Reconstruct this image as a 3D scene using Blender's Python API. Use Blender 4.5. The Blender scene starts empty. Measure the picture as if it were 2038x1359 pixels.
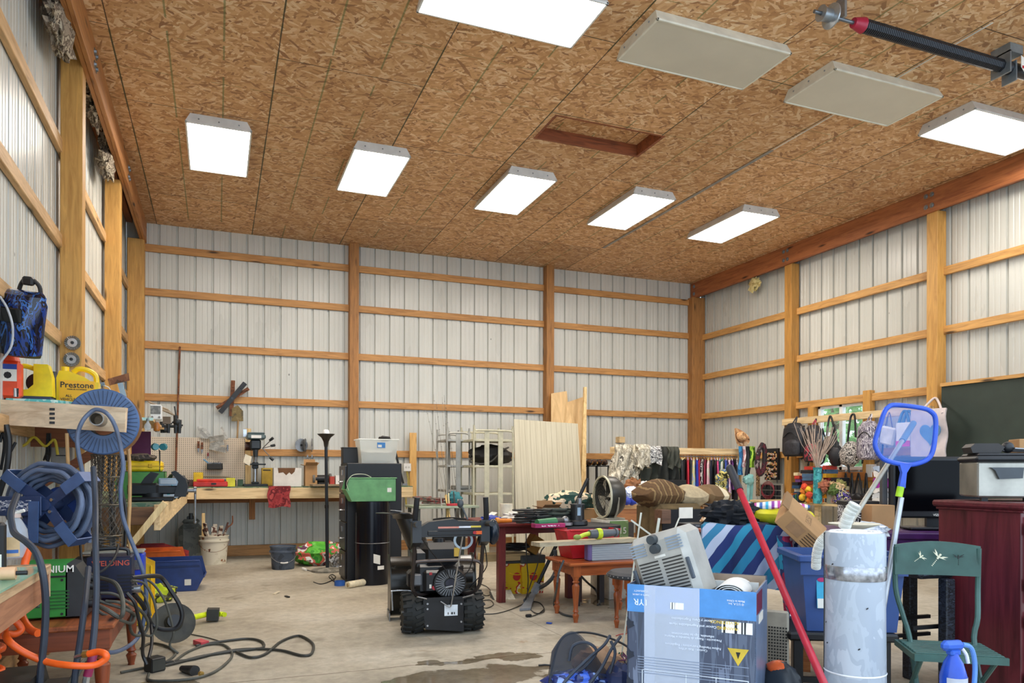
import bpy, bmesh, math, random
from mathutils import Vector, Matrix, noise
from math import sin, cos, pi, sqrt, radians, atan2, hypot
random.seed(7)
SC = bpy.context.scene
COL = SC.collection
# ------------------------------------------------------------------ camera, sky, lights, exposure
CAM_H = 1.2
F_PX, YAW, PITCH, ROLL, HOR_Y = 1484.0, 0.3762, 0.0014, 0.0023, 937.5
_f = Vector((sin(YAW)*cos(PITCH), cos(YAW)*cos(PITCH), sin(PITCH)))
_r = Vector((cos(YAW), -sin(YAW), 0))
_u = _r.cross(_f)
_R = _r*cos(ROLL) + _u*sin(ROLL)
_U = _u*cos(ROLL) - _r*sin(ROLL)
camd = bpy.data.cameras.new('camera'); cam = bpy.data.objects.new('camera', camd); COL.objects.link(cam)
camd.sensor_width = 36.0; camd.lens = 36.0*F_PX/2038.0
camd.shift_y = (HOR_Y - 679.5)/2038.0
camd.clip_start = 0.05
cam.matrix_world = Matrix(((_R.x,_U.x,-_f.x,0),(_R.y,_U.y,-_f.y,0),(_R.z,_U.z,-_f.z,CAM_H),(0,0,0,1)))
SC.camera = cam
w = bpy.data.worlds.new('sky'); SC.world = w; w.use_nodes = True
nt = w.node_tree; bg = nt.nodes['Background']
bg.inputs[0].default_value = (0.70, 0.84, 1.0, 1); bg.inputs[1].default_value = 2.7
SC.view_settings.view_transform = 'Standard'; SC.view_settings.look = 'None'
SC.view_settings.gamma = 1.0; SC.view_settings.use_curve_mapping = False
SC.view_settings.exposure = 0.0
SC.cycles.max_bounces = 8; SC.cycles.diffuse_bounces = 5; SC.cycles.glossy_bounces = 3
SC.cycles.transparent_max_bounces = 12; SC.cycles.sample_clamp_indirect = 6
SC.cycles.use_denoising = True
LAMP_E = 26.0
# ------------------------------------------------------------------ measuring: photo pixel -> point of the place
CAMP = Vector((0, 0, CAM_H))
def ray(px, py): return _f + _R*((px-1019)/F_PX) + _U*((HOR_Y-py)/F_PX)
def PY(px, py, Y): d = ray(px, py); return CAMP + d*(Y/d.y)
def PX(px, py, X): d = ray(px, py); return CAMP + d*(X/d.x)
def PZ(px, py, Z): d = ray(px, py); return CAMP + d*((Z-CAM_H)/d.z)
def PD(px, py, D): return CAMP + ray(px, py)*D
# ------------------------------------------------------------------ materials
def lin(c):
    if isinstance(c, str): c = tuple(int(c[i:i+2], 16)/255 for i in (0, 2, 4))
    return tuple((v/12.92 if v <= 0.04045 else ((v+0.055)/1.055)**2.4) for v in c[:3])
MC = {}
def _base(name, rough=.5, metal=0.0, **k):
    m = bpy.data.materials.new(name); m.use_nodes = True
    n = m.node_tree.nodes; b = n['Principled BSDF']
    b.inputs['Roughness'].default_value = rough; b.inputs['Metallic'].default_value = metal
    for kk, v in k.items(): b.inputs[kk.replace('_', ' ')].default_value = v
    return m, m.node_tree, b
def N(t, typ, **k):
    n = t.nodes.new(typ)
    for a, v in k.items(): setattr(n, a, v)
    return n
def ramp(t, fac, stops):
    r = N(t, 'ShaderNodeValToRGB'); e = r.color_ramp.elements
    while len(e) < len(stops): e.new(.5)
    for el, (p, c) in zip(e, stops):
        el.position = p; el.color = (*lin(c), 1) if isinstance(c, (str, tuple)) else (c, c, c, 1)
    t.links.new(fac, r.inputs[0]); return r.outputs[0]
def coords(t, scale=(1, 1, 1), kind='Object', rot=(0, 0, 0), loc=(0, 0, 0)):
    tc = N(t, 'ShaderNodeTexCoord'); mp = N(t, 'ShaderNodeMapping')
    mp.inputs['Scale'].default_value = scale; mp.inputs['Rotation'].default_value = rot; mp.inputs['Location'].default_value = loc
    t.links.new(tc.outputs[kind], mp.inputs[0]); return mp.outputs[0]
def noise_(t, vec, scale, detail=3, rough=.55, dist=0):
    n = N(t, 'ShaderNodeTexNoise'); n.inputs['Scale'].default_value = scale; n.inputs['Detail'].default_value = detail
    n.inputs['Roughness'].default_value = rough; n.inputs['Distortion'].default_value = dist
    t.links.new(vec, n.inputs['Vector']); return n.outputs['Fac']
def bump(t, b, fac, st=.3, d=.01):
    bn = N(t, 'ShaderNodeBump'); bn.inputs['Strength'].default_value = st; bn.inputs['Distance'].default_value = d
    t.links.new(fac, bn.inputs['Height']); t.links.new(bn.outputs[0], b.inputs['Normal'])
def mulc(c, k):
    if isinstance(c, str): c = tuple(int(c[i:i+2], 16)/255 for i in (0, 2, 4))
    return tuple(min(1, v*k) for v in c)
def mt(col, rough=.5, metal=0.0, var=.12, scale=9, bmp=0, **k):
    """plain paint, plastic, metal or cloth with a little wear in it"""
    key = ('mt', str(col), rough, metal, var, scale, bmp, str(k))
    if key in MC: return MC[key]
    m, t, b = _base('surface_%d' % len(MC), rough, metal, **k)
    v = coords(t); f = noise_(t, v, scale, 4)
    t.links.new(ramp(t, f, [(.3, mulc(col, 1-var)), (.7, mulc(col, 1+var*.6))]), b.inputs['Base Color'])
    if bmp: bump(t, b, noise_(t, v, scale*6, 3), bmp, .004)
    MC[key] = m; return m
def wood(c1, c2, axis='z', rough=.6, fine=1.0, knots=True):
    key = ('wood', c1, c2, axis, rough, fine)
    if key in MC: return MC[key]
    m, t, b = _base('wood_%d' % len(MC), rough)
    s = {'x': (1.2, 14, 14), 'y': (14, 1.2, 14), 'z': (14, 14, 1.2)}[axis]
    v = coords(t, tuple(q*fine for q in s)); f = noise_(t, v, 2.2, 5, .6, .9)
    c = ramp(t, f, [(.28, c1), (.52, c2), (.72, mulc(c2, 1.1))])
    if knots:
        s2 = {'x': (3, 14, 14), 'y': (14, 3, 14), 'z': (14, 14, 3)}[axis]
        vo = N(t, 'ShaderNodeTexVoronoi'); vo.inputs['Scale'].default_value = .42
        t.links.new(coords(t, s2), vo.inputs['Vector'])
        kf = ramp(t, vo.outputs['Distance'], [(.05, 1.0), (.13, 0.0)])
        mx = N(t, 'ShaderNodeMix', data_type='RGBA'); t.links.new(kf, mx.inputs[0]); t.links.new(c, mx.inputs[6])
        mx.inputs[7].default_value = (*lin(mulc(c1, .45)), 1); c = mx.outputs[2]
    t.links.new(c, b.inputs['Base Color']); bump(t, b, f, .15, .003)
    MC[key] = m; return m
def stripes(cols, axis=0, freq=6.0, rough=.85, dist=0.0, hard=True, kind='Object'):
    """bands of colour woven or printed across one axis"""
    key = ('st', tuple(cols), axis, freq, rough, dist, hard)
    if key in MC: return MC[key]
    m, t, b = _base('banded_%d' % len(MC), rough)
    v = coords(t, (freq,)*3, kind); sep = N(t, 'ShaderNodeSeparateXYZ'); t.links.new(v, sep.inputs[0])
    val = sep.outputs[axis]
    if dist:
        nf = noise_(t, v, 1.3, 2); ma = N(t, 'ShaderNodeMath', operation='MULTIPLY_ADD')
        t.links.new(nf, ma.inputs[0]); ma.inputs[1].default_value = dist; t.links.new(val, ma.inputs[2]); val = ma.outputs[0]
    fr = N(t, 'ShaderNodeMath', operation='FRACT'); t.links.new(val, fr.inputs[0])
    n = len(cols); r = N(t, 'ShaderNodeValToRGB'); r.color_ramp.interpolation = 'CONSTANT' if hard else 'LINEAR'
    e = r.color_ramp.elements
    while len(e) < n: e.new(.5)
    for i, c in enumerate(cols): e[i].position = i/n; e[i].color = (*lin(c), 1)
    t.links.new(fr.outputs[0], r.inputs[0]); t.links.new(r.outputs[0], b.inputs['Base Color'])
    MC[key] = m; return m
def blotch(cols, scale=8, rough=.8, vor=False, stretch=(1, 1, 1), metal=0, dist=0.0, **k):
    """printed or natural pattern of patches in several colours"""
    key = ('bl', tuple(cols), scale, rough, vor, stretch, metal, dist)
    if key in MC: return MC[key]
    m, t, b = _base('patched_%d' % len(MC), rough, metal, **k)
    v = coords(t, stretch)
    if vor:
        vo = N(t, 'ShaderNodeTexVoronoi'); vo.inputs['Scale'].default_value = scale; t.links.new(v, vo.inputs['Vector'])
        sp = N(t, 'ShaderNodeSeparateColor'); t.links.new(vo.outputs['Color'], sp.inputs[0]); f = sp.outputs[0]
        lo, hi = 0.0, 1.0
    else:
        f = noise_(t, v, scale, 3, .55, dist); lo, hi = .3, .7
    n = len(cols); r = N(t, 'ShaderNodeValToRGB'); r.color_ramp.interpolation = 'CONSTANT'; e = r.color_ramp.elements
    while len(e) < n: e.new(.5)
    for i, c in enumerate(cols): e[i].position = lo+(hi-lo)*i/n if i else 0; e[i].color = (*lin(c), 1)
    t.links.new(f, r.inputs[0]); t.links.new(r.outputs[0], b.inputs['Base Color'])
    MC[key] = m; return m
def glassy(col, alpha=.35, rough=.25):
    key = ('gl', col, alpha, rough)
    if key in MC: return MC[key]
    m, t, b = _base('clear_%d' % len(MC), rough)
    b.inputs['Base Color'].default_value = (*lin(col), 1); b.inputs['Alpha'].default_value = alpha
    MC[key] = m; return m
def emis(col, st):
    key = ('em', col, st)
    if key in MC: return MC[key]
    m, t, b = _base('lit_%d' % len(MC), .5)
    b.inputs['Base Color'].default_value = (*lin(col), 1); b.inputs['Emission Color'].default_value = (*lin(col), 1)
    b.inputs['Emission Strength'].default_value = st; MC[key] = m; return m
# ------------------------------------------------------------------ mesh builder
class G:
    def __init__(s, T=None): s.v = []; s.f = []; s.T = T or Matrix()
    def add(s, vs, fs):
        o = len(s.v); s.v += [s.T @ Vector(p) for p in vs]; s.f += [tuple(i+o for i in q) for q in fs]; return s
    def bx(s, x0, y0, z0, x1, y1, z1, b=0.0):
        if x1 < x0: x0, x1 = x1, x0
        if y1 < y0: y0, y1 = y1, y0
        if z1 < z0: z0, z1 = z1, z0
        if b <= 0:
            vs = [(x, y, z) for z in (z0, z1) for x, y in ((x0, y0), (x1, y0), (x1, y1), (x0, y1))]
            return s.add(vs, [(3, 2, 1, 0), (4, 5, 6, 7), (0, 1, 5, 4), (1, 2, 6, 5), (2, 3, 7, 6), (3, 0, 4, 7)])
        b = min(b, (x1-x0)*.49, (y1-y0)*.49, (z1-z0)*.49)
        def ring(q, z):
            return [(x0+q, y0+b, z), (x0+b, y0+q, z), (x1-b, y0+q, z), (x1-q, y0+b, z), (x1-q, y1-b, z), (x1-b, y1-q, z), (x0+b, y1-q, z), (x0+q, y1-b, z)]
        R = [ring(b, z0), ring(0, z0+b), ring(0, z1-b), ring(b, z1)]
        vs = [p for r in R for p in r]; fs = [tuple(range(7, -1, -1)), tuple(24+i for i in range(8))]
        for k in range(3):
            for i in range(8): j = (i+1) % 8; fs.append((k*8+i, k*8+j, k*8+8+j, k*8+8+i))
        return s.add(vs, fs)
    def beam(s, p, q, wd, th, up=(0, 0, 1)):
        """straight board from p to q, wd across, th along the direction nearest up"""
        p, q = Vector(p), Vector(q); d = (q-p).normalized(); u = Vector(up); u = (u-d*u.dot(d)).normalized(); c = d.cross(u)
        vs = [a+c*(i*wd/2)+u*(j*th/2) for a in (p, q) for i, j in ((-1, -1), (1, -1), (1, 1), (-1, 1))]
        return s.add(vs, [(0, 1, 2, 3), (7, 6, 5, 4), (0, 4, 5, 1), (1, 5, 6, 2), (2, 6, 7, 3), (3, 7, 4, 0)])
    def cyl(s, p, q, r0, r1=None, n=16, cap=True):
        r1 = r0 if r1 is None else r1; p, q = Vector(p), Vector(q); d = (q-p).normalized()
        a = d.orthogonal().normalized(); b = d.cross(a)
        vs = [c+(a*cos(2*pi*i/n)+b*sin(2*pi*i/n))*r for c, r in ((p, r0), (q, r1)) for i in range(n)]
        fs = [(i, (i+1) % n, n+(i+1) % n, n+i) for i in range(n)]
        if cap: fs += [tuple(range(n-1, -1, -1)), tuple(range(n, 2*n))]
        return s.add(vs, fs)
    def lathe(s, prof, o=(0, 0, 0), ax=(0, 0, 1), n=20, sc=(1, 1)):
        """profile of (radius, height) turned about an axis through o"""
        o = Vector(o); d = Vector(ax).normalized(); a = d.orthogonal().normalized() if abs(d.z) < .999 else Vector((1, 0, 0)); b = d.cross(a)
        vs = [o+d*h+(a*cos(2*pi*i/n)*sc[0]+b*sin(2*pi*i/n)*sc[1])*max(r, 1e-4) for r, h in prof for i in range(n)]
        fs = [(k*n+i, k*n+(i+1) % n, (k+1)*n+(i+1) % n, (k+1)*n+i) for k in range(len(prof)-1) for i in range(n)]
        if prof[0][0] > 1e-3 : fs.append(tuple(range(n-1, -1, -1)))
        if prof[-1][0] > 1e-3: fs.append(tuple((len(prof)-1)*n+i for i in range(n)))
        return s.add(vs, fs)
    def open_lathe(s, prof, *a, **k):
        g = G(); g.lathe(prof, *a, **k); g.f = [q for q in g.f if len(q) == 4]; return s.add(g.v, g.f)
    def tube(s, pts, r, n=8, sm=6, closed=False):
        P = [Vector(p) for p in pts]
        if sm > 1 and len(P) > 2:
            Q = []; m = len(P)
            rng = range(m if closed else m-1)
            for i in rng:
                p0 = P[(i-1) % m] if closed or i > 0 else P[0]*2-P[1]; p1 = P[i]; p2 = P[(i+1) % m]
                p3 = P[(i+2) % m] if closed or i+2 < m else p2*2-p1
                for k in range(sm):
                    t = k/sm
                    Q.append(.5*((2*p1)+(p2-p0)*t+(2*p0-5*p1+4*p2-p3)*t*t+(3*p1-p0-3*p2+p3)*t**3))
            if not closed: Q.append(P[-1])
            P = Q
        m = len(P); a = None; vs = []
        for i in range(m):
            d = (P[(i+1) % m]-P[i-1]) if closed else (P[min(i+1, m-1)]-P[max(i-1, 0)])
            if d.length < 1e-9: d = Vector((0, 0, 1))
            d.normalize()
            a = d.orthogonal() if a is None else a-d*a.dot(d)
            if a.length < 1e-6: a = d.orthogonal()
            a.normalize(); b = d.cross(a); rr = r(i/(m-1)) if callable(r) else r
            vs += [P[i]+(a*cos(2*pi*k/n)+b*sin(2*pi*k/n))*rr for k in range(n)]
        fs = [(i*n+k, i*n+(k+1) % n, ((i+1) % m)*n+(k+1) % n, ((i+1) % m)*n+k) for i in range(m if closed else m-1) for k in range(n)]
        if not closed: fs += [tuple(range(n-1, -1, -1)), tuple((m-1)*n+k for k in range(n))]
        return s.add(vs, fs)
    def prism(s, pts, a, b, plane='xz'):
        """outline in a plane, from a to b across it"""
        n = len(pts); mk = {'xz': lambda p, c: (p[0], c, p[1]), 'xy': lambda p, c: (p[0], p[1], c), 'yz': lambda p, c: (c, p[0], p[1])}[plane]
        vs = [mk(p, a) for p in pts]+[mk(p, b) for p in pts]
        return s.add(vs, [tuple(range(n)), tuple(range(2*n-1, n-1, -1))]+[(i, n+i, n+(i+1) % n, (i+1) % n) for i in range(n)])
    def quad(s, *p): return s.add(list(p), [tuple(range(len(p)))])
    def grid(s, fn, nu, nv, closed_u=False):
        vs = [fn(i/nu, j/nv) for j in range(nv+1) for i in range(nu+1)]
        return s.add(vs, [(j*(nu+1)+i, j*(nu+1)+i+1, (j+1)*(nu+1)+i+1, (j+1)*(nu+1)+i) for j in range(nv) for i in range(nu)])
    def slab(s, fn, nu, nv, th):
        """closed sheet of thickness th following fn(u,v)"""
        g = [[Vector(fn(i/nu, j/nv)) for i in range(nu+1)] for j in range(nv+1)]
        vs = []; nn = []
        for j in range(nv+1):
            for i in range(nu+1):
                du = g[j][min(i+1, nu)]-g[j][max(i-1, 0)]; dv = g[min(j+1, nv)][i]-g[max(j-1, 0)][i]
                c = du.cross(dv); c = c.normalized() if c.length > 1e-12 else Vector((0, 0, 1)); nn.append(c)
                vs.append(g[j][i]+c*th/2)
        o = len(vs); vs += [v-c*th for v, c in zip(vs, nn)]; fs = []; W = nu+1
        for j in range(nv):
            for i in range(nu):
                q = (j*W+i, j*W+i+1, (j+1)*W+i+1, (j+1)*W+i); fs += [q, tuple(o+k for k in reversed(q))]
        for i in range(nu): fs += [(i+1, i, o+i, o+i+1), (nv*W+i, nv*W+i+1, o+nv*W+i+1, o+nv*W+i)]
        for j in range(nv): fs += [(j*W, (j+1)*W, o+(j+1)*W, o+j*W), ((j+1)*W+nu, j*W+nu, o+j*W+nu, o+(j+1)*W+nu)]
        return s.add(vs, fs)
    def ball(s, c, r, nu=16, nv=10, nz=0, seed=0, fr=3):
        r = (r, r, r) if not hasattr(r, '__len__') else r; c = Vector(c); vs = [];
        for j in range(nv+1):
            for i in range(nu):
                th = pi*j/nv; ph = 2*pi*i/nu; d = Vector((sin(th)*cos(ph), sin(th)*sin(ph), cos(th)))
                k = 1+nz*noise.noise(d*fr+Vector((seed, seed*2.1, 0))) if nz else 1
                vs.append(c+Vector((d.x*r[0], d.y*r[1], d.z*r[2]))*k)
        return s.add(vs, [(j*nu+i, (j+1)*nu+i, (j+1)*nu+(i+1) % nu, j*nu+(i+1) % nu) for j in range(nv) for i in range(nu)])
def rotm(loc, rz=0, rx=0, ry=0):
    return Matrix.Translation(Vector(loc)) @ Matrix.Rotation(rz, 4, 'Z') @ Matrix.Rotation(ry, 4, 'Y') @ Matrix.Rotation(rx, 4, 'X')
def mesh(name, g, m, smooth=None, inv=None):
    me = bpy.data.meshes.new(name); vs = g.v if inv is None else [inv @ v for v in g.v]
    me.from_pydata([tuple(v) for v in vs], [], g.f); me.validate()
    bm = bmesh.new(); bm.from_mesh(me); bmesh.ops.remove_doubles(bm, verts=bm.verts, dist=2e-5)
    bmesh.ops.recalc_face_normals(bm, faces=bm.faces); bm.to_mesh(me); bm.free()
    me.materials.append(m)
    ang = 35 if smooth is None else smooth
    if ang:
        me.polygons.foreach_set('use_smooth', [True]*len(me.polygons))
        try: me.set_sharp_from_angle(angle=radians(ang))
        except Exception: pass
    return me
def base_of(g):
    xs = [v.x for v in g.v]; ys = [v.y for v in g.v]; zs = [v.z for v in g.v]
    return Vector(((min(xs)+max(xs))/2, (min(ys)+max(ys))/2, min(zs)))
def tagp(o, label, cat, group=None):
    o['label'] = label; o['category'] = cat
    if group: o['group'] = group
    return o
def thing(name, label, cat, loc=(0, 0, 0), rz=0, group=None, T=None):
    o = bpy.data.objects.new(name, None); COL.objects.link(o); o.empty_display_size = .1
    o.matrix_world = T if T is not None else rotm(loc, rz)
    tagp(o, label, cat, group); return o
def wparts(t):
    """inverse of a thing's placement, so parts measured in the room can hang under it"""
    return t.matrix_world.inverted()
def part(name, g, m, parent, smooth=None, world=False, label=None):
    """part of a thing; local coordinates unless world"""
    inv = None
    if world:
        M = parent.matrix_world.copy()
        q = parent
        M = full(parent); inv = M.inverted()
    o = bpy.data.objects.new(name, mesh(name, g, m, smooth, inv)); COL.objects.link(o); o.parent = parent
    if label: o['label'] = label
    return o
def full(o):
    M = Matrix()
    ch = []
    while o is not None: ch.append(o); o = o.parent
    for q in reversed(ch): M = M @ q.matrix_basis
    return M
def solo(name, g, m, label, cat, group=None, smooth=None):
    """a thing that is one mesh"""
    b = base_of(g); o = bpy.data.objects.new(name, mesh(name, g, m, smooth, Matrix.Translation(-b))); COL.objects.link(o)
    o.location = b; tagp(o, label, cat, group); return o
def struct(name, g, m, parent=None, smooth=0):
    o = bpy.data.objects.new(name, mesh(name, g, m, smooth)); COL.objects.link(o)
    if parent: o.parent = parent
    else: o['kind'] = 'structure'
    return o
def copy_tree(o, parent=None):
    c = o.copy(); COL.objects.link(c); c.parent = parent
    for ch in list(o.children): copy_tree(ch, c)
    return c
def text(name, s, size, m, parent, T, ext=.0006, font_w=1.0, align='CENTER'):
    """lettering: flat letters on the surface given by T (x right, y up, z out), in the parent's coordinates"""
    cu = bpy.data.curves.new(name, 'FONT'); cu.body = s; cu.size = size; cu.extrude = ext; cu.align_x = align; cu.align_y = 'CENTER'
    cu.resolution_u = 2; cu.offset = size*.012
    tmp = bpy.data.objects.new(name, cu); me = bpy.data.meshes.new_from_object(tmp)
    bpy.data.objects.remove(tmp); bpy.data.curves.remove(cu)
    me.transform(T @ Matrix.Diagonal((font_w, 1, 1, 1))); me.materials.clear(); me.materials.append(m); me.name = name
    o = bpy.data.objects.new(name, me); COL.objects.link(o); o.parent = parent; return o
def TF(o, x, y):
    """frame with origin o, x axis and y axis given"""
    x = Vector(x).normalized(); y = Vector(y); y = (y-x*y.dot(x)).normalized(); z = x.cross(y); o = Vector(o)
    return Matrix(((x.x, y.x, z.x, o.x), (x.y, y.y, z.y, o.y), (x.z, y.z, z.z, o.z), (0, 0, 0, 1)))
FRONT = lambda x, y, z: TF((x, y, z), (1, 0, 0), (0, 0, 1))     # faces -Y
# ------------------------------------------------------------------ the building
CEIL, XL, XR, YB, Y0 = 4.60, -1.16, 8.15, 11.33, 2.3
# OSB ceiling material: layers of long flakes, pressed together, with sheet joints and chalk lines
def osb():
    m, t, b = _base('osb_board', .62)
    L = t.links; last = None; hgt = None
    pal = [(0.0, '9c6e48'), (.2, 'c2905e'), (.5, 'd4a470'), (.75, 'deb181'), (1.0, 'eed0a6')]
    for i, (ang, sx, sy) in enumerate([(0.2, 11, 42), (1.2, 12, 46), (2.3, 10, 40), (.75, 14, 50), (2.8, 13, 44)]):
        v0 = coords(t, (1, 1, 1), rot=(0, 0, ang), loc=(i*3.1, i*1.7, 0))
        nz = N(t, 'ShaderNodeTexNoise'); nz.inputs['Scale'].default_value = 3.0; nz.inputs['Detail'].default_value = 1; L.new(v0, nz.inputs['Vector'])
        ad = N(t, 'ShaderNodeMix', data_type='VECTOR'); ad.inputs[0].default_value = .06; L.new(v0, ad.inputs[4]); L.new(nz.outputs['Color'], ad.inputs[5])
        sc_ = N(t, 'ShaderNodeVectorMath', operation='MULTIPLY'); sc_.inputs[1].default_value = (sx, sy, 1); L.new(ad.outputs[1], sc_.inputs[0])
        vo = N(t, 'ShaderNodeTexVoronoi', voronoi_dimensions='2D'); vo.inputs['Scale'].default_value = 1; L.new(sc_.outputs[0], vo.inputs['Vector'])
        sp = N(t, 'ShaderNodeSeparateColor'); L.new(vo.outputs['Color'], sp.inputs[0])
        col = ramp(t, sp.outputs[0], pal)
        if last is None: last, hgt = col, sp.outputs[1]; continue
        gt = N(t, 'ShaderNodeMath', operation='GREATER_THAN'); L.new(sp.outputs[1], gt.inputs[0]); L.new(hgt, gt.inputs[1])
        mx = N(t, 'ShaderNodeMix', data_type='RGBA'); L.new(gt.outputs[0], mx.inputs[0]); L.new(last, mx.inputs[6]); L.new(col, mx.inputs[7]); last = mx.outputs[2]
        mm = N(t, 'ShaderNodeMath', operation='MAXIMUM'); L.new(sp.outputs[1], mm.inputs[0]); L.new(hgt, mm.inputs[1]); hgt = mm.outputs[0]
    # large tone changes from sheet to sheet
    tc = N(t, 'ShaderNodeTexCoord'); sx = N(t, 'ShaderNodeSeparateXYZ'); L.new(tc.outputs['Object'], sx.inputs[0])
    def math(op, a, bb=None, c=None):
        n = N(t, 'ShaderNodeMath', operation=op)
        for k, q in enumerate((a, bb, c)):
            if q is None: continue
            if isinstance(q, (int, float)): n.inputs[k].default_value = q
            else: L.new(q, n.inputs[k])
        return n.outputs[0]
    u = math('DIVIDE', math('ADD', sx.outputs[0], .785), 1.237); row = math('FLOOR', u); fu = math('FRACT', u)
    off = math('MULTIPLY', math('PINGPONG', row, 1), .5)
    vv = math('ADD', math('DIVIDE', math('ADD', sx.outputs[1], -.31), 2.44), off); cell = math('FLOOR', vv); fv = math('FRACT', vv)
    cx = N(t, 'ShaderNodeCombineXYZ'); L.new(row, cx.inputs[0]); L.new(cell, cx.inputs[1])
    wn = N(t, 'ShaderNodeTexWhiteNoise', noise_dimensions='2D'); L.new(cx.outputs[0], wn.inputs['Vector'])
    tone = ramp(t, wn.outputs['Value'], [(0, (.80,)*3), (1, (1.0,)*3)])
    mu = N(t, 'ShaderNodeMix', data_type='RGBA', blend_type='MULTIPLY'); mu.inputs[0].default_value = .6; L.new(last, mu.inputs[6]); L.new(tone, mu.inputs[7]); last = mu.outputs[2]
    def line(fac, width):  # 1 near 0 or 1
        a = math('MINIMUM', fac, math('SUBTRACT', 1.0, fac)); return math('LESS_THAN', a, width)
    def over(msk, col, k=1.0):
        nonlocal last
        mx = N(t, 'ShaderNodeMix', data_type='RGBA'); L.new(math('MULTIPLY', msk, k), mx.inputs[0]); L.new(last, mx.inputs[6]); mx.inputs[7].default_value = (*lin(col), 1); last = mx.outputs[2]
    g1 = line(math('FRACT', math('MULTIPLY', fu, 3.0)), .018)
    nzb = noise_(t, tc.outputs['Object'], 1.4, 3); brk = math('GREATER_THAN', nzb, .46)
    over(math('MULTIPLY', g1, brk), '4f6a35', .6)
    g2 = line(math('FRACT', math('MULTIPLY', fv, 4.0)), .010)
    over(math('MULTIPLY', g2, math('GREATER_THAN', nzb, .52)), '4f6a35', .35)
    seam = math('MAXIMUM', line(fu, .0036), line(fv, .0018)); over(seam, '2b1a10', .9)
    L.new(last, b.inputs['Base Color']); bump(t, b, hgt, .25, .003)
    return m
OSB = osb()
g = G()
hx0, hx1, hy0, hy1 = 2.98, 4.21, 6.44, 6.99      # attic hatch opening
for a in ((XL, Y0, hx0, YB), (hx1, Y0, XR, YB), (hx0, Y0, hx1, hy0), (hx0, hy1, hx1, YB)):
    if a[0] == XL: g.bx(-.915, a[1], CEIL, a[2], a[3], CEIL+.02)
    else: g.bx(a[0], a[1], CEIL, min(a[2], 7.93), a[3], CEIL+.02)
struct('ceiling', g, OSB)
dk = wood('5a2d17', '8a4a28', 'x')
hat = thing('attic_hatch', 'recessed attic hatch in the board ceiling framed with reddish lumber', 'hatch', (3.6, 6.7, CEIL+.02))
for nm, q in (('frame_board', (hx0, hy1-.03, CEIL+.001, hx1, hy1-.002, CEIL+.15)), ('frame_board', (hx0, hy0+.002, CEIL+.001, hx1, hy0+.03, CEIL+.15)),
              ('frame_board', (hx1-.03, hy0+.03, CEIL+.001, hx1-.002, hy1-.03, CEIL+.15)), ('frame_board', (hx0+.002, hy0+.03, CEIL+.001, hx0+.03, hy1-.03, CEIL+.15))):
    gg = G(); gg.bx(*q); part(nm, gg, dk, hat, 0, world=True)
gg = G(); gg.bx(hx0, hy0, CEIL+.12, hx1, hy1, CEIL+.14); part('hatch_panel', gg, OSB, hat, 0, world=True)
xt = PZ(1440, 355, CEIL).x
struct('trim_90', G().bx(xt-.02, PZ(1278, 449, CEIL).y*0+6.3, CEIL-.003, xt+.02, 10.0, CEIL-.0005), mt('8f8f8c', .6)); struct('trim_91', G().bx(xt-.008, 3.9, CEIL-.003, xt+.008, 6.28, CEIL-.0005), mt('d8d4c8', .6))
# roof deck above, keeps the sky out over the wall heads
g = G(); g.bx(XL-.1, Y0, CEIL+.42, XR+.1, YB+.1, CEIL+.45); g.bx(XL-.1, Y0, CEIL+.02, XL-.05, YB+.1, CEIL+.42); g.bx(XR+.05, Y0, CEIL+.02, XR+.1, YB+.1, CEIL+.42); g.bx(XL-.1, YB+.05, CEIL, XR+.1, YB+.1, CEIL+.42)
struct('ceiling_2', g, wood('4a2a18', '6e4226', 'y'))
# ribbed steel wall cladding
def steel():
    m, t, b = _base('painted_steel', .38)
    v = coords(t, (1, 1, .25)); f = noise_(t, v, 2.2, 4)
    c = ramp(t, f, [(.3, 'c0c0b8'), (.7, 'cfcfc7')])
    sp = N(t, 'ShaderNodeTexVoronoi'); sp.inputs['Scale'].default_value = 3.2; t.links.new(coords(t, (1, 1, .6)), sp.inputs['Vector'])
    k = ramp(t, sp.outputs['Distance'], [(.02, 1.0), (.035, 0.0)])
    mx = N(t, 'ShaderNodeMix', data_type='RGBA'); t.links.new(k, mx.inputs[0]); t.links.new(c, mx.inputs[6]); mx.inputs[7].default_value = (*lin('6b6a62'), 1)
    t.links.new(mx.outputs[2], b.inputs['Base Color'])
    rr = ramp(t, f, [(.3, .24), (.7, .38)]); t.links.new(rr, b.inputs['Roughness']); return m
STEEL = steel()
def ribbed(u0, u1, z0, z1, holes=(), pitch=.2286):
    """cladding strip in (u, depth) with ribs; returns list of (u, depth) and faces are made per z band"""
    pr = []; u = u0-.07
    while u < u1:
        for du, dp in ((0, 0), (.006, .03), (.026, .03), (.034, 0), (.092, 0), (.098, .003), (.110, .003), (.116, 0), (.158, 0), (.164, .003), (.176, .003), (.182, 0)):
            pr.append((u+du, dp))
        u += pitch
    pr = [(min(max(a, u0), u1), d) for a, d in pr]
    out = []
    for a in pr:
        if not out or a[0] > out[-1][0]+1e-5: out.append(a)
    return out
def clad(name, mk, u0, u1, z0, z1, hole=None):
    g = G(); pr = ribbed(u0, u1, z0, z1)
    if hole:
        hu0, hu1, hz0, hz1 = hole; xs = sorted(pr+[(hu0, 0), (hu1, 0)]); pr = xs
    for (a, da), (b_, db) in zip(pr[:-1], pr[1:]):
        spans = [(z0, z1)]
        if hole and a >= hu0-1e-6 and b_ <= hu1+1e-6: spans = [(z0, hz0), (hz1, z1)]
        for s0, s1 in spans: g.quad(mk(a, da, s0), mk(b_, db, s0), mk(b_, db, s1), mk(a, da, s1))
    return struct(name, g, STEEL)
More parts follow.
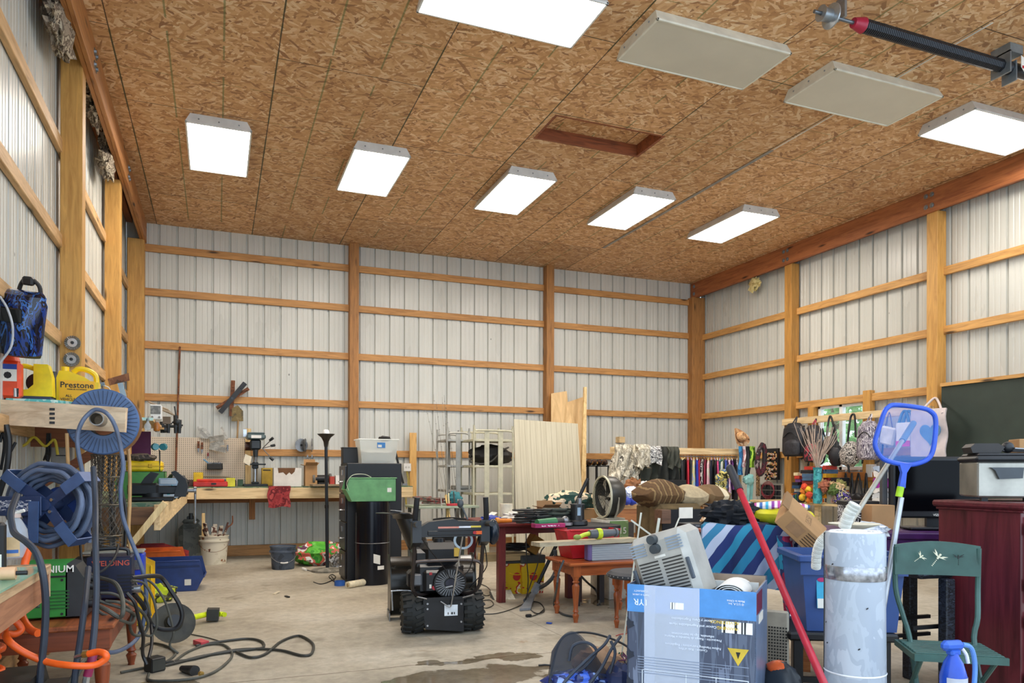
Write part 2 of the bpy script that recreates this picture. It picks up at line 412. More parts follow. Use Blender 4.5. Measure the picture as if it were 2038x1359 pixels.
clad('wall_back', lambda u, d, z: (u, YB+d, z), XL, XR, 0, CEIL+.4)
clad('wall_left', lambda u, d, z: (XL-d, u, z), Y0, YB, 0, CEIL+.4)
WIN = (7.585, 8.43, 1.24, 2.17)   # window hole on the right wall: y0, y1, z0, z1
clad('wall_right', lambda u, d, z: (XR+d, u, z), Y0, YB, 0, CEIL+.4, hole=WIN)
# concrete floor with stains, control joints and a wet patch
def concrete():
    m, t, b = _base('concrete', .62); L = t.links
    v = coords(t); f = noise_(t, v, .9, 6, .62); f2 = noise_(t, v, 14, 5, .7)
    c = ramp(t, f, [(.28, '8f8574'), (.45, 'ada28e'), (.6, 'bdb4a2'), (.75, 'cbc4b6')])
    c2 = ramp(t, f2, [(.3, (.82,)*3), (.62, (1.0,)*3)])
    mu = N(t, 'ShaderNodeMix', data_type='RGBA', blend_type='MULTIPLY'); mu.inputs[0].default_value = .8; L.new(c, mu.inputs[6]); L.new(c2, mu.inputs[7]); last = mu.outputs[2]
    # oil and rust stains
    vo = noise_(t, coords(t, loc=(4, 2, 0)), 1.7, 4, .6, .6)
    k = ramp(t, vo, [(.60, 0.0), (.70, .55)])
    mx = N(t, 'ShaderNodeMix', data_type='RGBA'); L.new(k, mx.inputs[0]); L.new(last, mx.inputs[6]); mx.inputs[7].default_value = (*lin('6f6552'), 1); last = mx.outputs[2]
    vo = noise_(t, coords(t, loc=(9, 5, 0)), 3.1, 3, .6, 1.2); k = ramp(t, vo, [(.66, 0.0), (.74, .5)])
    mx = N(t, 'ShaderNodeMix', data_type='RGBA'); L.new(k, mx.inputs[0]); L.new(last, mx.inputs[6]); mx.inputs[7].default_value = (*lin('93714c'), 1); last = mx.outputs[2]
    # wet patch: wobbly ellipses round measured points
    tc = N(t, 'ShaderNodeTexCoord'); nz = N(t, 'ShaderNodeTexNoise'); nz.inputs['Scale'].default_value = 4.2; nz.inputs['Detail'].default_value = 5; L.new(tc.outputs['Object'], nz.inputs['Vector'])
    wet = None
    for (x, y, rx, ry) in ((1.36, 4.12, .62, .24), (1.55, 4.52, .5, .08), (.95, 3.98, .4, .2), (3.35, 6.1, .22, .3), (-.35, 4.45, .18, .3)):
        mp = N(t, 'ShaderNodeMapping'); mp.inputs['Location'].default_value = (-x/rx, -y/ry, 0); mp.inputs['Scale'].default_value = (1/rx, 1/ry, 0)
        mxv = N(t, 'ShaderNodeMix', data_type='VECTOR'); mxv.inputs[0].default_value = .35; L.new(tc.outputs['Object'], mxv.inputs[4])
        sb = N(t, 'ShaderNodeVectorMath', operation='MULTIPLY_ADD'); L.new(nz.outputs['Color'], sb.inputs[0]); sb.inputs[1].default_value = (.8, .42, 0); L.new(tc.outputs['Object'], sb.inputs[2])
        sb2 = N(t, 'ShaderNodeVectorMath', operation='SUBTRACT'); L.new(sb.outputs[0], sb2.inputs[0]); sb2.inputs[1].default_value = (.4, .21, 0)
        L.new(sb2.outputs[0], mp.inputs[0]); ln = N(t, 'ShaderNodeVectorMath', operation='LENGTH'); L.new(mp.outputs[0], ln.inputs[0])
        kk = ramp(t, ln.outputs['Value'], [(.88, 1.0), (.98, 0.0)])
        if wet is None: wet = kk
        else:
            mm = N(t, 'ShaderNodeMath', operation='MAXIMUM'); L.new(wet, mm.inputs[0]); L.new(kk, mm.inputs[1]); wet = mm.outputs[0]
    mx = N(t, 'ShaderNodeMix', data_type='RGBA', blend_type='MULTIPLY'); L.new(wet, mx.inputs[0]); L.new(last, mx.inputs[6]); mx.inputs[7].default_value = (.48, .44, .38, 1); last = mx.outputs[2]
    ro = ramp(t, wet, [(0, .62), (1, .08)]); L.new(ro, b.inputs['Roughness'])
    # joints
    sx = N(t, 'ShaderNodeSeparateXYZ'); L.new(tc.outputs['Object'], sx.inputs[0])
    def near(o, val, wd):
        a = N(t, 'ShaderNodeMath', operation='SUBTRACT'); L.new(o, a.inputs[0]); a.inputs[1].default_value = val
        c_ = N(t, 'ShaderNodeMath', operation='ABSOLUTE'); L.new(a.outputs[0], c_.inputs[0])
        d = N(t, 'ShaderNodeMath', operation='LESS_THAN'); L.new(c_.outputs[0], d.inputs[0]); d.inputs[1].default_value = wd; return d.outputs[0]
    wob = N(t, 'ShaderNodeMath', operation='MULTIPLY_ADD'); L.new(nz.outputs['Fac'], wob.inputs[0]); wob.inputs[1].default_value = .07; L.new(sx.outputs[1], wob.inputs[2])
    for o, val, wd in ((wob.outputs[0], 4.56, .007), (sx.outputs[1], 7.9, .003), (sx.outputs[0], 2.35, .003)):
        k = near(o, val, wd); kk = N(t, 'ShaderNodeMath', operation='MULTIPLY'); L.new(k, kk.inputs[0]); kk.inputs[1].default_value = .75
        mx = N(t, 'ShaderNodeMix', data_type='RGBA'); L.new(kk.outputs[0], mx.inputs[0]); L.new(last, mx.inputs[6]); mx.inputs[7].default_value = (*lin('54462f'), 1); last = mx.outputs[2]
    L.new(last, b.inputs['Base Color']); bump(t, b, f2, .12, .003); return m
g = G(); g.bx(-7, -3, -.1, XR+6, YB+.2, 0); struct('floor', g, concrete())
# lumber: posts, girts, beams, all real boards
PW = wood('ac7a38', 'c6954e', 'z', .55); PWd = wood('82582f', 'a5733e', 'z', .6); PWm = wood('966a33', 'b5833f', 'z', .55)
GX = wood('9a6836', 'bd8a50', 'x'); GY = wood('a87740', 'c99858', 'y'); GYl = wood('a9814f', 'c9a272', 'y'); BM = wood('84492a', 'a5653a', 'y'); BML = wood('8f582f', 'b27a45', 'y')
ntrim = [0]
def trim(g, m):
    ntrim[0] += 1; return struct('trim_%d' % ntrim[0], g, m)
def bxo(*a, m=None, b=.004):
    g = G(); g.bx(*a, b); return trim(g, m)
ZL = [3.70, 2.97, 2.22, 1.47]; ZB = [4.255, 3.655, 2.93, 2.215, 1.475]; ZR = [3.62, 2.91, 2.205, 1.475]
# left wall
for y in (6.60, 9.02): bxo(-1.13, y, 0, -.98, y+.15, CEIL+.3 if y < 7 else 4.34, m=PW)
bxo(-1.13, 11.16, 0, -.925, 11.32, 4.33, m=PW)
bxo(-1.13, 4.1, 0, -.98, 4.25, 4.6, m=PW)
for z in ZL: bxo(-1.155, Y0, z-.05, -1.115, YB, z+.05, m=GYl)
bxo(-1.155, Y0, 0, -1.115, YB, .14, m=GYl)
bxo(-.985, Y0, 4.33, -.948, YB, CEIL+.01, m=BML); bxo(-.946, Y0, 4.32, -.909, YB, CEIL-.001, m=BML)
bxo(-1.16, Y0, CEIL-.02, -1.08, YB, CEIL+.10, m=BM)
for i in range(14): bxo(-1.08, 2.6+i*.61, CEIL+.03, -.90, 2.64+i*.61, CEIL+.20, m=dk)
# back wall
for x in (1.89, 5.09): bxo(x-.07, 11.17, 0, x+.065, 11.32, CEIL, m=PWd)
bxo(7.865, 11.17, 0, 8.13, 11.32, 4.33, m=PWd)
for z in ZB: bxo(-.93, 11.285, z-.05, 8.0, 11.325, z+.05, m=GX)
bxo(-.93, 11.285, 0, 8.0, 11.325, .15, m=wood('8d6236', 'b78752', 'x'))
# right wall
for y in (8.83, 6.40): bxo(7.97, y, 0, 8.12, y+.145, 4.34, m=PWm if y > 8 else PW)
bxo(7.97, 3.95, 0, 8.12, 4.1, 4.34, m=PW)
for z in ZR:
    if abs(z-1.475) < .01:
        bxo(8.075, 8.56, z-.05, 8.112, YB, z+.05, m=GY); bxo(8.075, Y0, z-.05, 8.112, 7.42, z+.05, m=GY)
    elif abs(z-2.205) < .01: bxo(8.06, Y0, z-.05, 8.098, YB, z+.05, m=GY)
    else: bxo(8.075, Y0, z-.05, 8.112, YB, z+.05, m=GY)
bxo(8.075, Y0, 0, 8.112, YB, .14, m=GY)
bxo(7.93, Y0, 4.325, 7.97, YB, CEIL, m=BM); bxo(8.07, Y0, CEIL-.22, 8.13, YB, CEIL+.1, m=dk)
for i in range(14): bxo(7.97, 2.9+i*.61, CEIL-.05, 8.07, 2.94+i*.61, CEIL+.10, m=dk)
# window framing
bxo(8.03, 8.45, 1.0, 8.12, 8.56, 2.155, m=PW); bxo(8.03, 7.44, 1.0, 8.12, 7.56, 2.30, m=PW); bxo(8.0, 7.0, 1.10, 8.12, 8.56, 1.215, m=wood('a2602c', 'bd7a3c', 'y'))
# bolts in the beams
bolt = mt('9aa0a4', .35, .9)
nb = 0
def bolts(x, ys, zs, s):
    for y in ys:
        for z in zs:
            t = solo('beam_bolt', G().cyl((x, y, z), (x+s*.018, y, z), .016, n=6).cyl((x, y, z), (x+s*.006, y, z), .03, n=14), bolt, '', 'bolt', 'galvanised bolts through the wall beams')
            t['label'] = 'galvanised bolt head on the reddish header beam over a wall post' if s < 0 else 'galvanised bolt head on the left header beam over a post'
for y in (8.87, 8.95, 6.44, 6.52): bolts(7.93, (y,), (4.4, 4.53), -1)
bolts(7.93, (11.22,), (4.4, 4.53), -1)
for y in (9.06, 9.14, 6.66, 6.74): bolts(-.909, (y,), (4.4, 4.5), 1)
# window: vinyl slider with two panes
wf = mt('e8e9e6', .4, 0, .04)
g = G(); y0, y1, z0, z1 = WIN; X = 8.10
for a in ((y0, z0, y1, z0+.05), (y0, z1-.05, y1, z1), (y0, z0, y0+.05, z1), (y1-.05, z0, y1, z1), ((y0+y1)/2-.03, z0, (y0+y1)/2+.03, z1)):
    g.bx(X, a[0], a[1], X+.07, a[2], a[3], .006)
wn = struct('window_1', g, wf)
for a in ((y0+.05, (y0+y1)/2-.03), ((y0+y1)/2+.03, y1-.05)):
    gg = G(); gg.bx(X+.03, a[0], z0+.05, X+.036, a[1], z1-.05); struct('window_pane', gg, glassy('e8fbf4', .12, .05), wn)
# trees seen through the window
def tree(x, y, h, label, seed):
    rnd = random.Random(seed); t = thing('tree', label, 'tree', (x, y, 0), group=None)
    tr = G(); tr.tube([(0, 0, 0), (.05, .04, h*.4), (0, 0, h*.8)], .09, 8); part('trunk', tr, mt('5b4632', .9), t)
    g = G()
    for _ in range(900):
        a = rnd.uniform(0, 2*pi); zz = rnd.uniform(.15, 1.0); r = rnd.uniform(.3, 1.5)*(1-abs(zz-.55)*.9)
        c = Vector((r*cos(a), r*sin(a), zz*h)); n = Vector((rnd.gauss(0, 1), rnd.gauss(0, 1), rnd.gauss(0, 1))).normalized(); u = n.orthogonal().normalized()*.11; v = n.cross(u)*.7
        g.quad(c-u, c-v, c+u, c+v)
    part('foliage', g, blotch(['3f7a3a', '5d9a4a', '8cc070', 'b4d894'], 3, .7), t, 0)
tree(11.2, 9.2, 3.6, 'leafy tree outside the far half of the window', 1)
tree(11.6, 11.6, 4.0, 'leafy tree outside the near half of the window', 2)
tree(13.0, 13.5, 4.4, 'taller leafy tree standing behind the others outside the window', 3)
# ------------------------------------------------------------------ ceiling fixtures
LF = mt('d9dbd8', .4, .1, .05); LFo = mt('dcd9c8', .5, 0, .06)
def fixture(x0, y0, along, lit, label, grp, z=4.505):
    """2 by 4 foot troffer: sloped steel body, flat rim and diffuser; (x0,y0) is the low corner"""
    lx, ly = (.6, 1.21) if along == 'y' else (1.24, .60)
    t = thing('ceiling_light', label, 'ceiling light', (x0+lx/2, y0+ly/2, z), group=grp)
    a, b = lx/2, ly/2; i = .03
    k = 0
    g = G(); R = [(-a, -b), (a, -b), (a, b), (-a, b)]; k = .055
    ka, kb = (.045, .014) if along == 'y' else (.014, .045)
    T = [(-a+ka, -b+kb), (a-ka, -b+kb), (a-ka, b-kb), (-a+ka, b-kb)]
    vs = [(x, y, .008) for x, y in R]+[(x, y, CEIL-z-.001) for x, y in T]
    g.add(vs, [(0, 1, 5, 4), (1, 2, 6, 5), (2, 3, 7, 6), (3, 0, 4, 7), (4, 5, 6, 7)])
    part('housing', g, LF if lit else LFo, t, 0)
    g = G()
    for q in ((-a, -b, a, -b+i*.6), (-a, b-i*.6, a, b), (-a, -b, -a+i*.6, b), (a-i*.6, -b, a, b)): g.bx(q[0], q[1], -.004, q[2], q[3], .012, .003)
    part('rim', g, LF if lit else LFo, t)
    g = G(); g.bx(-a+.015, -b+.015, .001, a-.015, b-.015, .006)
    part('diffuser', g, emis('fff7ec', LAMP_E) if lit else mt('cdc8b6', .35, 0, .03, 2), t, 0)
    g = G()
    for s in (-1, 1):
        for q in (-.6, 0, .6):
            if along == 'y': g.ball((q*a, s*(b-.006), .045), .008, 8, 6)
            else: g.ball((s*(a-.006), q*b, .045), .008, 8, 6)
    part('screw', g, bolt, t)['kind'] = 'stuff'
    return t
for i, (x, w_) in enumerate(((-.295, 'leftmost of the row of five lit panels near the back wall'), (1.285, 'second lit panel from the left in the row of five'), (2.98, 'middle lit panel of the row of five, just beyond the hatch'), (4.57, 'fourth lit panel from the left in the row of five'), (6.15, 'rightmost of the row of five lit panels near the back wall'))):
    fixture(x, 7.68, 'y', True, 'glowing white ceiling light, '+w_, 'row of lit ceiling panels near the back wall')
fixture(1.32, 4.64, 'x', True, 'glowing white ceiling light, the biggest, cut by the top edge', 'near row of ceiling panels')
fixture(2.97, 4.66, 'x', False, 'unlit cream ceiling light, the nearer and larger of two dark ones', 'near row of ceiling panels')
fixture(4.69, 4.70, 'x', False, 'unlit cream ceiling light beside the black torsion spring bracket', 'near row of ceiling panels')
fixture(6.38, 4.74, 'x', True, 'glowing white ceiling light at the right edge above the header beam', 'near row of ceiling panels')
# ------------------------------------------------------------------ shared builders
BLK = mt('1b1c1f', .45, 0, .2); BLKg = mt('15161a', .25, 0, .1); CHR = mt('b9bcc0', .25, .9, .1); STL = mt('8b8d8f', .4, .8, .2); WHT = mt('e6e4de', .5, 0, .05)
CARD = mt('b58a5c', .85, 0, .08, 5); CARDd = mt('94704a', .85, 0, .1, 5); RUST = blotch(['5a3a28', '7a4a30', '8d5c3c'], 14, .8); PAP = mt('ebe7dc', .7, 0, .04)
RED = mt('b5202a', .4); YEL = mt('f0c416', .45); ORG = mt('e8611a', .45); BLU = mt('2c55b8', .45); DBLU = mt('2a4a86', .5); RUBB = mt('20211f', .75, 0, .25)
def thing_at(name, label, cat, p, group=None, rz=0): return thing(name, label, cat, (p[0], p[1], p[2]), rz, group)
def bin_(t, w_, d, h, m, lip=.35, th=.004, label=None):
    """open-front stacking bin, mouth towards -x"""
    g = G(); a, b = w_/2, d/2; f = h*lip
    prof = [(-a+w_*.12, 0), (a, 0), (a, h), (-a+w_*.07, h), (-a, f)]
    for s in (-1, 1): g.prism([(x*1.0, z) for x, z in prof], s*b, s*(b-th), 'xz')
    g.bx(-a+w_*.12, -b, 0, a, b, th); g.add([(-a+w_*.12, -b, 0), (-a+w_*.12, b, 0), (-a, b, f), (-a, -b, f), (-a+w_*.12+th, -b, th), (-a+w_*.12+th, b, th), (-a+th, b, f), (-a+th, -b, f)], [(3, 2, 1, 0), (4, 5, 6, 7), (2, 3, 7, 6), (0, 1, 5, 4)]); g.bx(a-th, -b, 0, a, b, h); 
    part('body', g, m, t)
    g = G()
    for s in (-1, 1): g.bx(-a+w_*.07, s*(b+.006)-.006, h-.012, a+.006, s*(b+.006)+.006, h, .003)
    g.bx(a-.002, -b, h-.012, a+.01, b, h); g.bx(-a-.006, -b, f-.008, -a+.006, b, f+.004, .003)
    part('rim', g, m, t)
def bucket(t, r, h, m, hm, tilt=.6, grip=None):
    g = G(); g.lathe([(r*.84, 0), (r*.86, .004), (r, h), (r*1.04, h), (r*1.04, h-.03), (r*1.0, h-.035), (r*.985, h-.07), (r*1.02, h-.075), (r*1.02, h-.085), (r*.98, h-.09)][:3]+[(r*1.04, h), (r*1.04, h-.012)], n=28)
    part('body', g, m, t)
    g = G(); g.open_lathe([(r*.97, h), (r*.83, .01), (0, .008)], n=28); part('inside', g, m, t)
    g = G(); g.open_lathe([(r, h-.05), (r*1.05, h-.055), (r*1.05, h-.075), (r*.985, h-.08)], n=28); part('rib', g, m, t)
    P = [(r*1.06*cos(pi*i/12), -r*1.09*sin(pi*i/12), h-.06-r*.8*tilt*sin(pi*i/12)) for i in range(13)]
    hn = part('handle', G().tube(P, .0025, 6, 2), hm, t)
    if grip: part('grip', G().tube(P[5:8], .009, 8, 2), grip, hn)
def carton(t, w_, d, h, m, flaps=True, th=.006, inner=None, wob=0):
    a, b = w_/2, d/2; g = G()
    g.bx(-a, -b, 0, a, b, th)
    for q in ((-a, -b, a, -b+th), (-a, b-th, a, b), (-a, -b+th, -a+th, b-th), (a-th, -b+th, a, b-th)): g.bx(q[0], q[1], th, q[2], q[3], h)
    part('body', g, m, t, 0)
    if flaps:
        for k, (ax, sg) in enumerate((('y', -1), ('y', 1), ('x', -1), ('x', 1))):
            ang = [.5, 1.25, .2, .9][k]; L = d*.45 if ax == 'y' else w_*.3; g = G()
            o, u = (b, a) if ax == 'y' else (a, b)
            z0 = h; e = (o*sg+sg*L*cos(ang), h+L*sin(ang))
            if ax == 'y': g.add([(-u, o*sg, z0), (u, o*sg, z0), (u*.95, e[0], e[1]), (-u*.95, e[0], e[1]), (-u, o*sg, z0+th*.8), (u, o*sg, z0+th*.8), (u*.95, e[0], e[1]+th*.8), (-u*.95, e[0], e[1]+th*.8)], [(0, 1, 2, 3), (7, 6, 5, 4), (0, 4, 5, 1), (1, 5, 6, 2), (2, 6, 7, 3), (3, 7, 4, 0)])
            else: g.add([(o*sg, -u, z0), (o*sg, u, z0), (e[0], u*.95, e[1]), (e[0], -u*.95, e[1]), (o*sg, -u, z0+th*.8), (o*sg, u, z0+th*.8), (e[0], u*.95, e[1]+th*.8), (e[0], -u*.95, e[1]+th*.8)], [(0, 1, 2, 3), (7, 6, 5, 4), (0, 4, 5, 1), (1, 5, 6, 2), (2, 6, 7, 3), (3, 7, 4, 0)])
            part('flap', g, m, t, 0)
def turned_leg(x, y, h, r):
    g = G(); k = h
    g.bx(x-r, y-r, h*.80, x+r, y+r, h, .003)
    pr = [(.55, .0), (.5, .02), (.72, .09), (.86, .13), (.55, .155), (.5, .17), (.8, .19), (.62, .215), (.55, .25), (.75, .42), (.92, .58), (.95, .64), (.62, .675), (.6, .69), (.95, .71), (.6, .735), (.75, .76), (.95, .80)]
    g.lathe([(a*r, b*k) for a, b in pr], (x, y, 0), n=16); return g
def coil(g, c, r, turns, rr, dz=.0, jit=.03, flat=True, seed=1, n=7):
    rd = random.Random(seed); P = []
    for i in range(int(turns*8)):
        a = i*pi/4; k = r*(1+rd.uniform(-jit, jit)*3); P.append(Vector(c)+Vector((k*cos(a)+rd.uniform(-jit, jit)*r, k*sin(a)*.8+rd.uniform(-jit, jit)*r, dz*i/8+rd.uniform(0, .4)*rr)))
    return g.tube(P, rr, n, 3)
def on_floor(*pts, z=.006): return [PZ(x, y, z) for x, y in pts]
# ------------------------------------------------------------------ workbenches at the back left
BW = wood('c3a070', 'e0c596', 'x', .65); BWy = wood('c3a070', 'e0c596', 'y', .65); BWz = wood('c39a5f', 'e2c48c', 'z', .65); GT = blotch(['3c5a44', '47684e', '6d7a60', '2f4a3a'], 7, .5)
t = thing('workbench', 'long workbench with green top along the back wall, red rag on its front board', 'workbench', (.6, 10.9, 0))
part('top', G().bx(-1.12, 10.45, .975, 2.6, 11.28, 1.0), GT, t, 0, True); part('front_board', G().bx(-.36, 10.43, .84, 2.6, 10.468, .985, .003), BW, t, world=True)
part('ledger', G().bx(-1.1, 11.24, .76, 2.6, 11.28, .90, .003), wood('7d4c28', '9c6436', 'x'), t, world=True); part('leg', G().bx(.42, 11.2, .52, .50, 11.24, .975, .003), wood('8d5c30', 'a9713c', 'z'), t, world=True)
for x in (2.5,): part('leg', G().bx(x, 11.1, 0, x+.09, 11.19, .975, .003), wood('8d5c30', 'a9713c', 'z'), t, world=True)
t = thing('side_workbench', 'shorter workbench along the left wall that carries the black vise', 'workbench', (-.75, 8, 0))
part('top', G().bx(-1.12, 5.6, .96, -.37, 10.43, .985), GT, t, 0, True); part('side_board', G().bx(-.40, 5.58, .80, -.36, 10.42, .975, .003), BWy, t, world=True)
part('end_board', G().bx(-1.12, 5.56, .84, -.40, 5.60, .96, .003), wood('5c3d26', '7b5636', 'x'), t, world=True)
for dy in (0, .055):
    p = PY(329, 1000, 5.46+dy); q = PY(258, 1088, 5.46+dy); part('brace', G().beam(p, q, .04, .085, (0, 1, 0)), BWz, t, world=True)
part('leg', G().bx(-1.10, 5.64, 0, -1.02, 5.73, .96, .003), wood('8d5c30', 'a9713c', 'z'), t, world=True)
# pegboard
def pegmat():
    m, t, b = _base('pegboard', .7); L = t.links; v = coords(t, (39.37, 1, 39.37)); fr = N(t, 'ShaderNodeVectorMath', operation='FRACTION'); L.new(v, fr.inputs[0])
    sb = N(t, 'ShaderNodeVectorMath', operation='SUBTRACT'); sb.inputs[1].default_value = (.5, 0, .5); L.new(fr.outputs[0], sb.inputs[0]); mu = N(t, 'ShaderNodeVectorMath', operation='MULTIPLY'); mu.inputs[1].default_value = (1, 0, 1); L.new(sb.outputs[0], mu.inputs[0])
    ln = N(t, 'ShaderNodeVectorMath', operation='LENGTH'); L.new(mu.outputs[0], ln.inputs[0]); L.new(ramp(t, ln.outputs['Value'], [(.19, '2a221c'), (.23, 'dccbb4')]), b.inputs['Base Color']); return m
p0 = PY(299, 866, 11.2); p1 = PY(487, 875, 11.2)
solo('pegboard', G().bx(p0.x, 11.2, 1.0, p1.x, 11.206, (p0.z+p1.z)/2), pegmat(), 'cream pegboard panel standing on the back workbench', 'pegboard')
t = thing_at('wall_stud', 'upright lumber strip with a metal plate behind the drill press', 'board', PY(494, 968, 11.25)); a = PY(488, 853, 11.25); b = PY(499, 968, 11.25)
part('board', G().bx(a.x, 11.19, 1.0, b.x, 11.225, a.z, .002), BWz, t, world=True); part('plate', G().bx(a.x-.03, 11.17, a.z-.12, a.x+.02, 11.19, a.z-.01, .002), CHR, t, world=True)
a = PY(816, 861, 11.2); b = PY(829, 990, 11.2); solo('board', G().bx(a.x, 11.2, b.z, b.x, 11.24, a.z, .002), wood('c08a45', 'dcae68', 'z'), 'upright lumber board beside the white outlet box, right of the black cabinet', 'board')
a = PY(803, 922, 11.2); t = thing('outlet_box', 'white electrical outlet box with conduit on the back wall', 'outlet', (a.x+.05, 11.2, a.z-.12))
part('plate', G().bx(a.x, 11.18, a.z-.12, a.x+.115, 11.23, a.z, .004), WHT, t, world=True)
for dx in (.035, .08): part('socket', G().cyl((a.x+dx, 11.178, a.z-.06), (a.x+dx, 11.182, a.z-.06), .016), mt('c8c6be', .5), t, world=True)
g = G(); [g.tube([(a.x+.05+k*.015, 11.21, a.z-.12), (a.x+.07+k*.02, 11.2, a.z-.3), (a.x+.03+k*.02, 11.2, a.z-.5), (a.x+.05, 11.2, a.z-.7)], .006) for k in (0, 1)]; part('cable', g, mt('c6b04a', .6), t, world=True)
# wall hung tools
def blade(p, q, wd, m, label, Y, th=.006, holes=()):
    p, q = PY(*p, Y), PY(*q, Y); t = thing('mower_blade', label, 'mower blade', ((p.x+q.x)/2, Y, (p.z+q.z)/2), group='mower blades nailed up on the back wall')
    part('blade', G().beam(p, q, wd, th, (0, 1, 0)), m, t, 0, True)
    d = (q-p).normalized(); w2 = Vector((-d.z, 0, d.x))*wd*.5
    g = G(); g.beam(p, p+d*.1, wd*.35, .03, (0, 1, 0)); g.beam(q-d*.1, q, wd*.35, .03, (0, 1, 0)); part('wing', g, m, t, 0, True)
    for k in holes: c = p.lerp(q, k); part('sticker' if k > .6 or k < .3 else 'hub', (G().beam(c-d*.06, c+d*.06, wd*.55, .002, (0, 1, 0)) if k > .6 or k < .3 else G().cyl(c+Vector((0, -.006, 0)), c+Vector((0, .004, 0)), .018)), PAP if k > .6 or k < .3 else BLKg, t, world=True)
blade((464, 757), (460, 828), .055, RUST, 'rusty mower blade hanging upright under the other blades', 11.24); blade((431, 812), (495, 773), .05, RUST, 'rusty mower blade slanting behind the black one', 11.22); blade((438, 821), (488, 762), .065, BLK, 'black mower blade with two white stickers slanting on top', 11.19, holes=(.22, .48, .75))
t = thing_at('garden_trowel', 'small dirty spade hanging head-up on the back wall', 'spade', PY(474, 874, 11.22)); c = [(462, 812), (473, 806), (484, 818), (484, 838), (461, 838)]
P = [PY(x, y, 11.22) for x, y in c]; part('blade', G().prism([(q.x, q.z) for q in P], 11.22, 11.235), blotch(['5b5440', '7a6a45', '8a7a55'], 12, .8), t, world=True)
part('handle', G().cyl(PY(474, 836, 11.22), PY(472, 876, 11.22), .012), wood('8a6a45', 'a98a60', 'z'), t, world=True)
solo('pipe', G().cyl(PY(358, 690, 11.27), PY(349, 966, 11.1), .013), RUST, 'long thin brown pipe leaning upright over the back workbench', 'pipe')
def sheet(name, pts, Y, m, label, cat, th=.004, grp=None): 
    P = [PY(x, y, Y) for x, y in pts]; return solo(name, G().prism([(q.x, q.z) for q in P], Y, Y+th), m, label, cat, grp)
MET = blotch(['c9c7c0', 'b1afa8', '9c9a94'], 16, .4)
t = thing_at('metal_brackets', 'bundle of grey metal brackets hung over the top edge of the pegboard', 'brackets', PY(408, 873, 11.15))
for k in range(5): a = PY(396+k*3, 848+k*2, 11.17-k*.008); b = PY(404+k*4, 872, 11.17-k*.008); part('bracket', G().beam(a, b, .05, .006, (0, 1, 0)), MET, t, world=True)
t = thing_at('sheet_metal_guard', 'crumpled white metal guards hung at the middle of the pegboard', 'guards', PY(433, 897, 11.1))
for k, (x0, y0_, x1, y1_) in enumerate(((417, 874, 447, 870), (420, 886, 445, 880), (417, 889, 450, 896), (440, 850, 452, 874))):
    part('guard', G().beam(PY(x0, y0_, 11.1), PY(x1, y1_, 11.02+k*.02), .07 if k < 3 else .03, .02, (0, 1, .3)), MET, t, world=True)
def hung(name, label, cat, x, y0_, y1_, Y, m, wd=.02, grp=None):
    a, b = PY(x, y0_, Y), PY(x, y1_, Y); L = (a.z-b.z)
    t = thing(name, label, cat, (a.x, Y, b.z), group=grp); g = G(); g.bx(-wd/2, -.006, L*.35, wd/2, .006, L, .003); part('handle', g, m, t); g = G(); g.prism([(-wd*.2, 0), (wd*.2, 0), (wd*.5, L*.4), (-wd*.5, L*.4)], -.004, .004); part('head', g, STL, t); return t
hung('hand_tool', 'rusty wrench hanging left of centre on the pegboard', 'tool', 395, 878, 900, 11.16, RUST, .03); hung('hand_tool', 'rusty tongs hanging second from left on the pegboard', 'tool', 402, 880, 902, 11.16, RUST, .03); hung('hand_tool', 'short red-handled tool on the pegboard above the black tray', 'tool', 414, 901, 912, 11.16, mt('8a2028'), .02)
hung('hand_tool', 'thin grey tool hanging at the right part of the pegboard', 'tool', 453, 885, 898, 11.193, STL, .02)
a = PY(412, 920, 11.1); b = PY(443, 934, 11.1); t = thing('parts_tray', 'dark tray of screws fixed on the pegboard', 'tray', (a.x, 11.1, b.z)); part('bracket', G().bx(a.x+.02, 11.18, b.z, b.x-.02, 11.199, a.z), STL, t, world=True)
g = G(); g.bx(a.x, 11.08, b.z, b.x, 11.19, b.z+.006); g.bx(a.x, 11.08, b.z, b.x, 11.086, a.z-.02); g.bx(a.x, 11.08, b.z, a.x+.006, 11.19, a.z-.01); g.bx(b.x-.006, 11.08, b.z, b.x, 11.19, a.z-.01); part('tray', g, mt('2c2a28', .6), t, world=True)
g = G(); rd = random.Random(4)
for _ in range(26): c = Vector((rd.uniform(a.x+.01, b.x-.01), rd.uniform(11.09, 11.17), a.z-.04+rd.uniform(0, .03))); g.cyl(c, c+Vector((rd.uniform(-.03, .03), 0, rd.uniform(0, .03))), .004, n=6)
part('screws', g, STL, t, world=True)['kind'] = 'stuff'
part('handle', G().cyl(PY(405, 914, 11.06), PY(414, 921, 11.1), .01), mt('7fb4dc', .4), t, world=True)
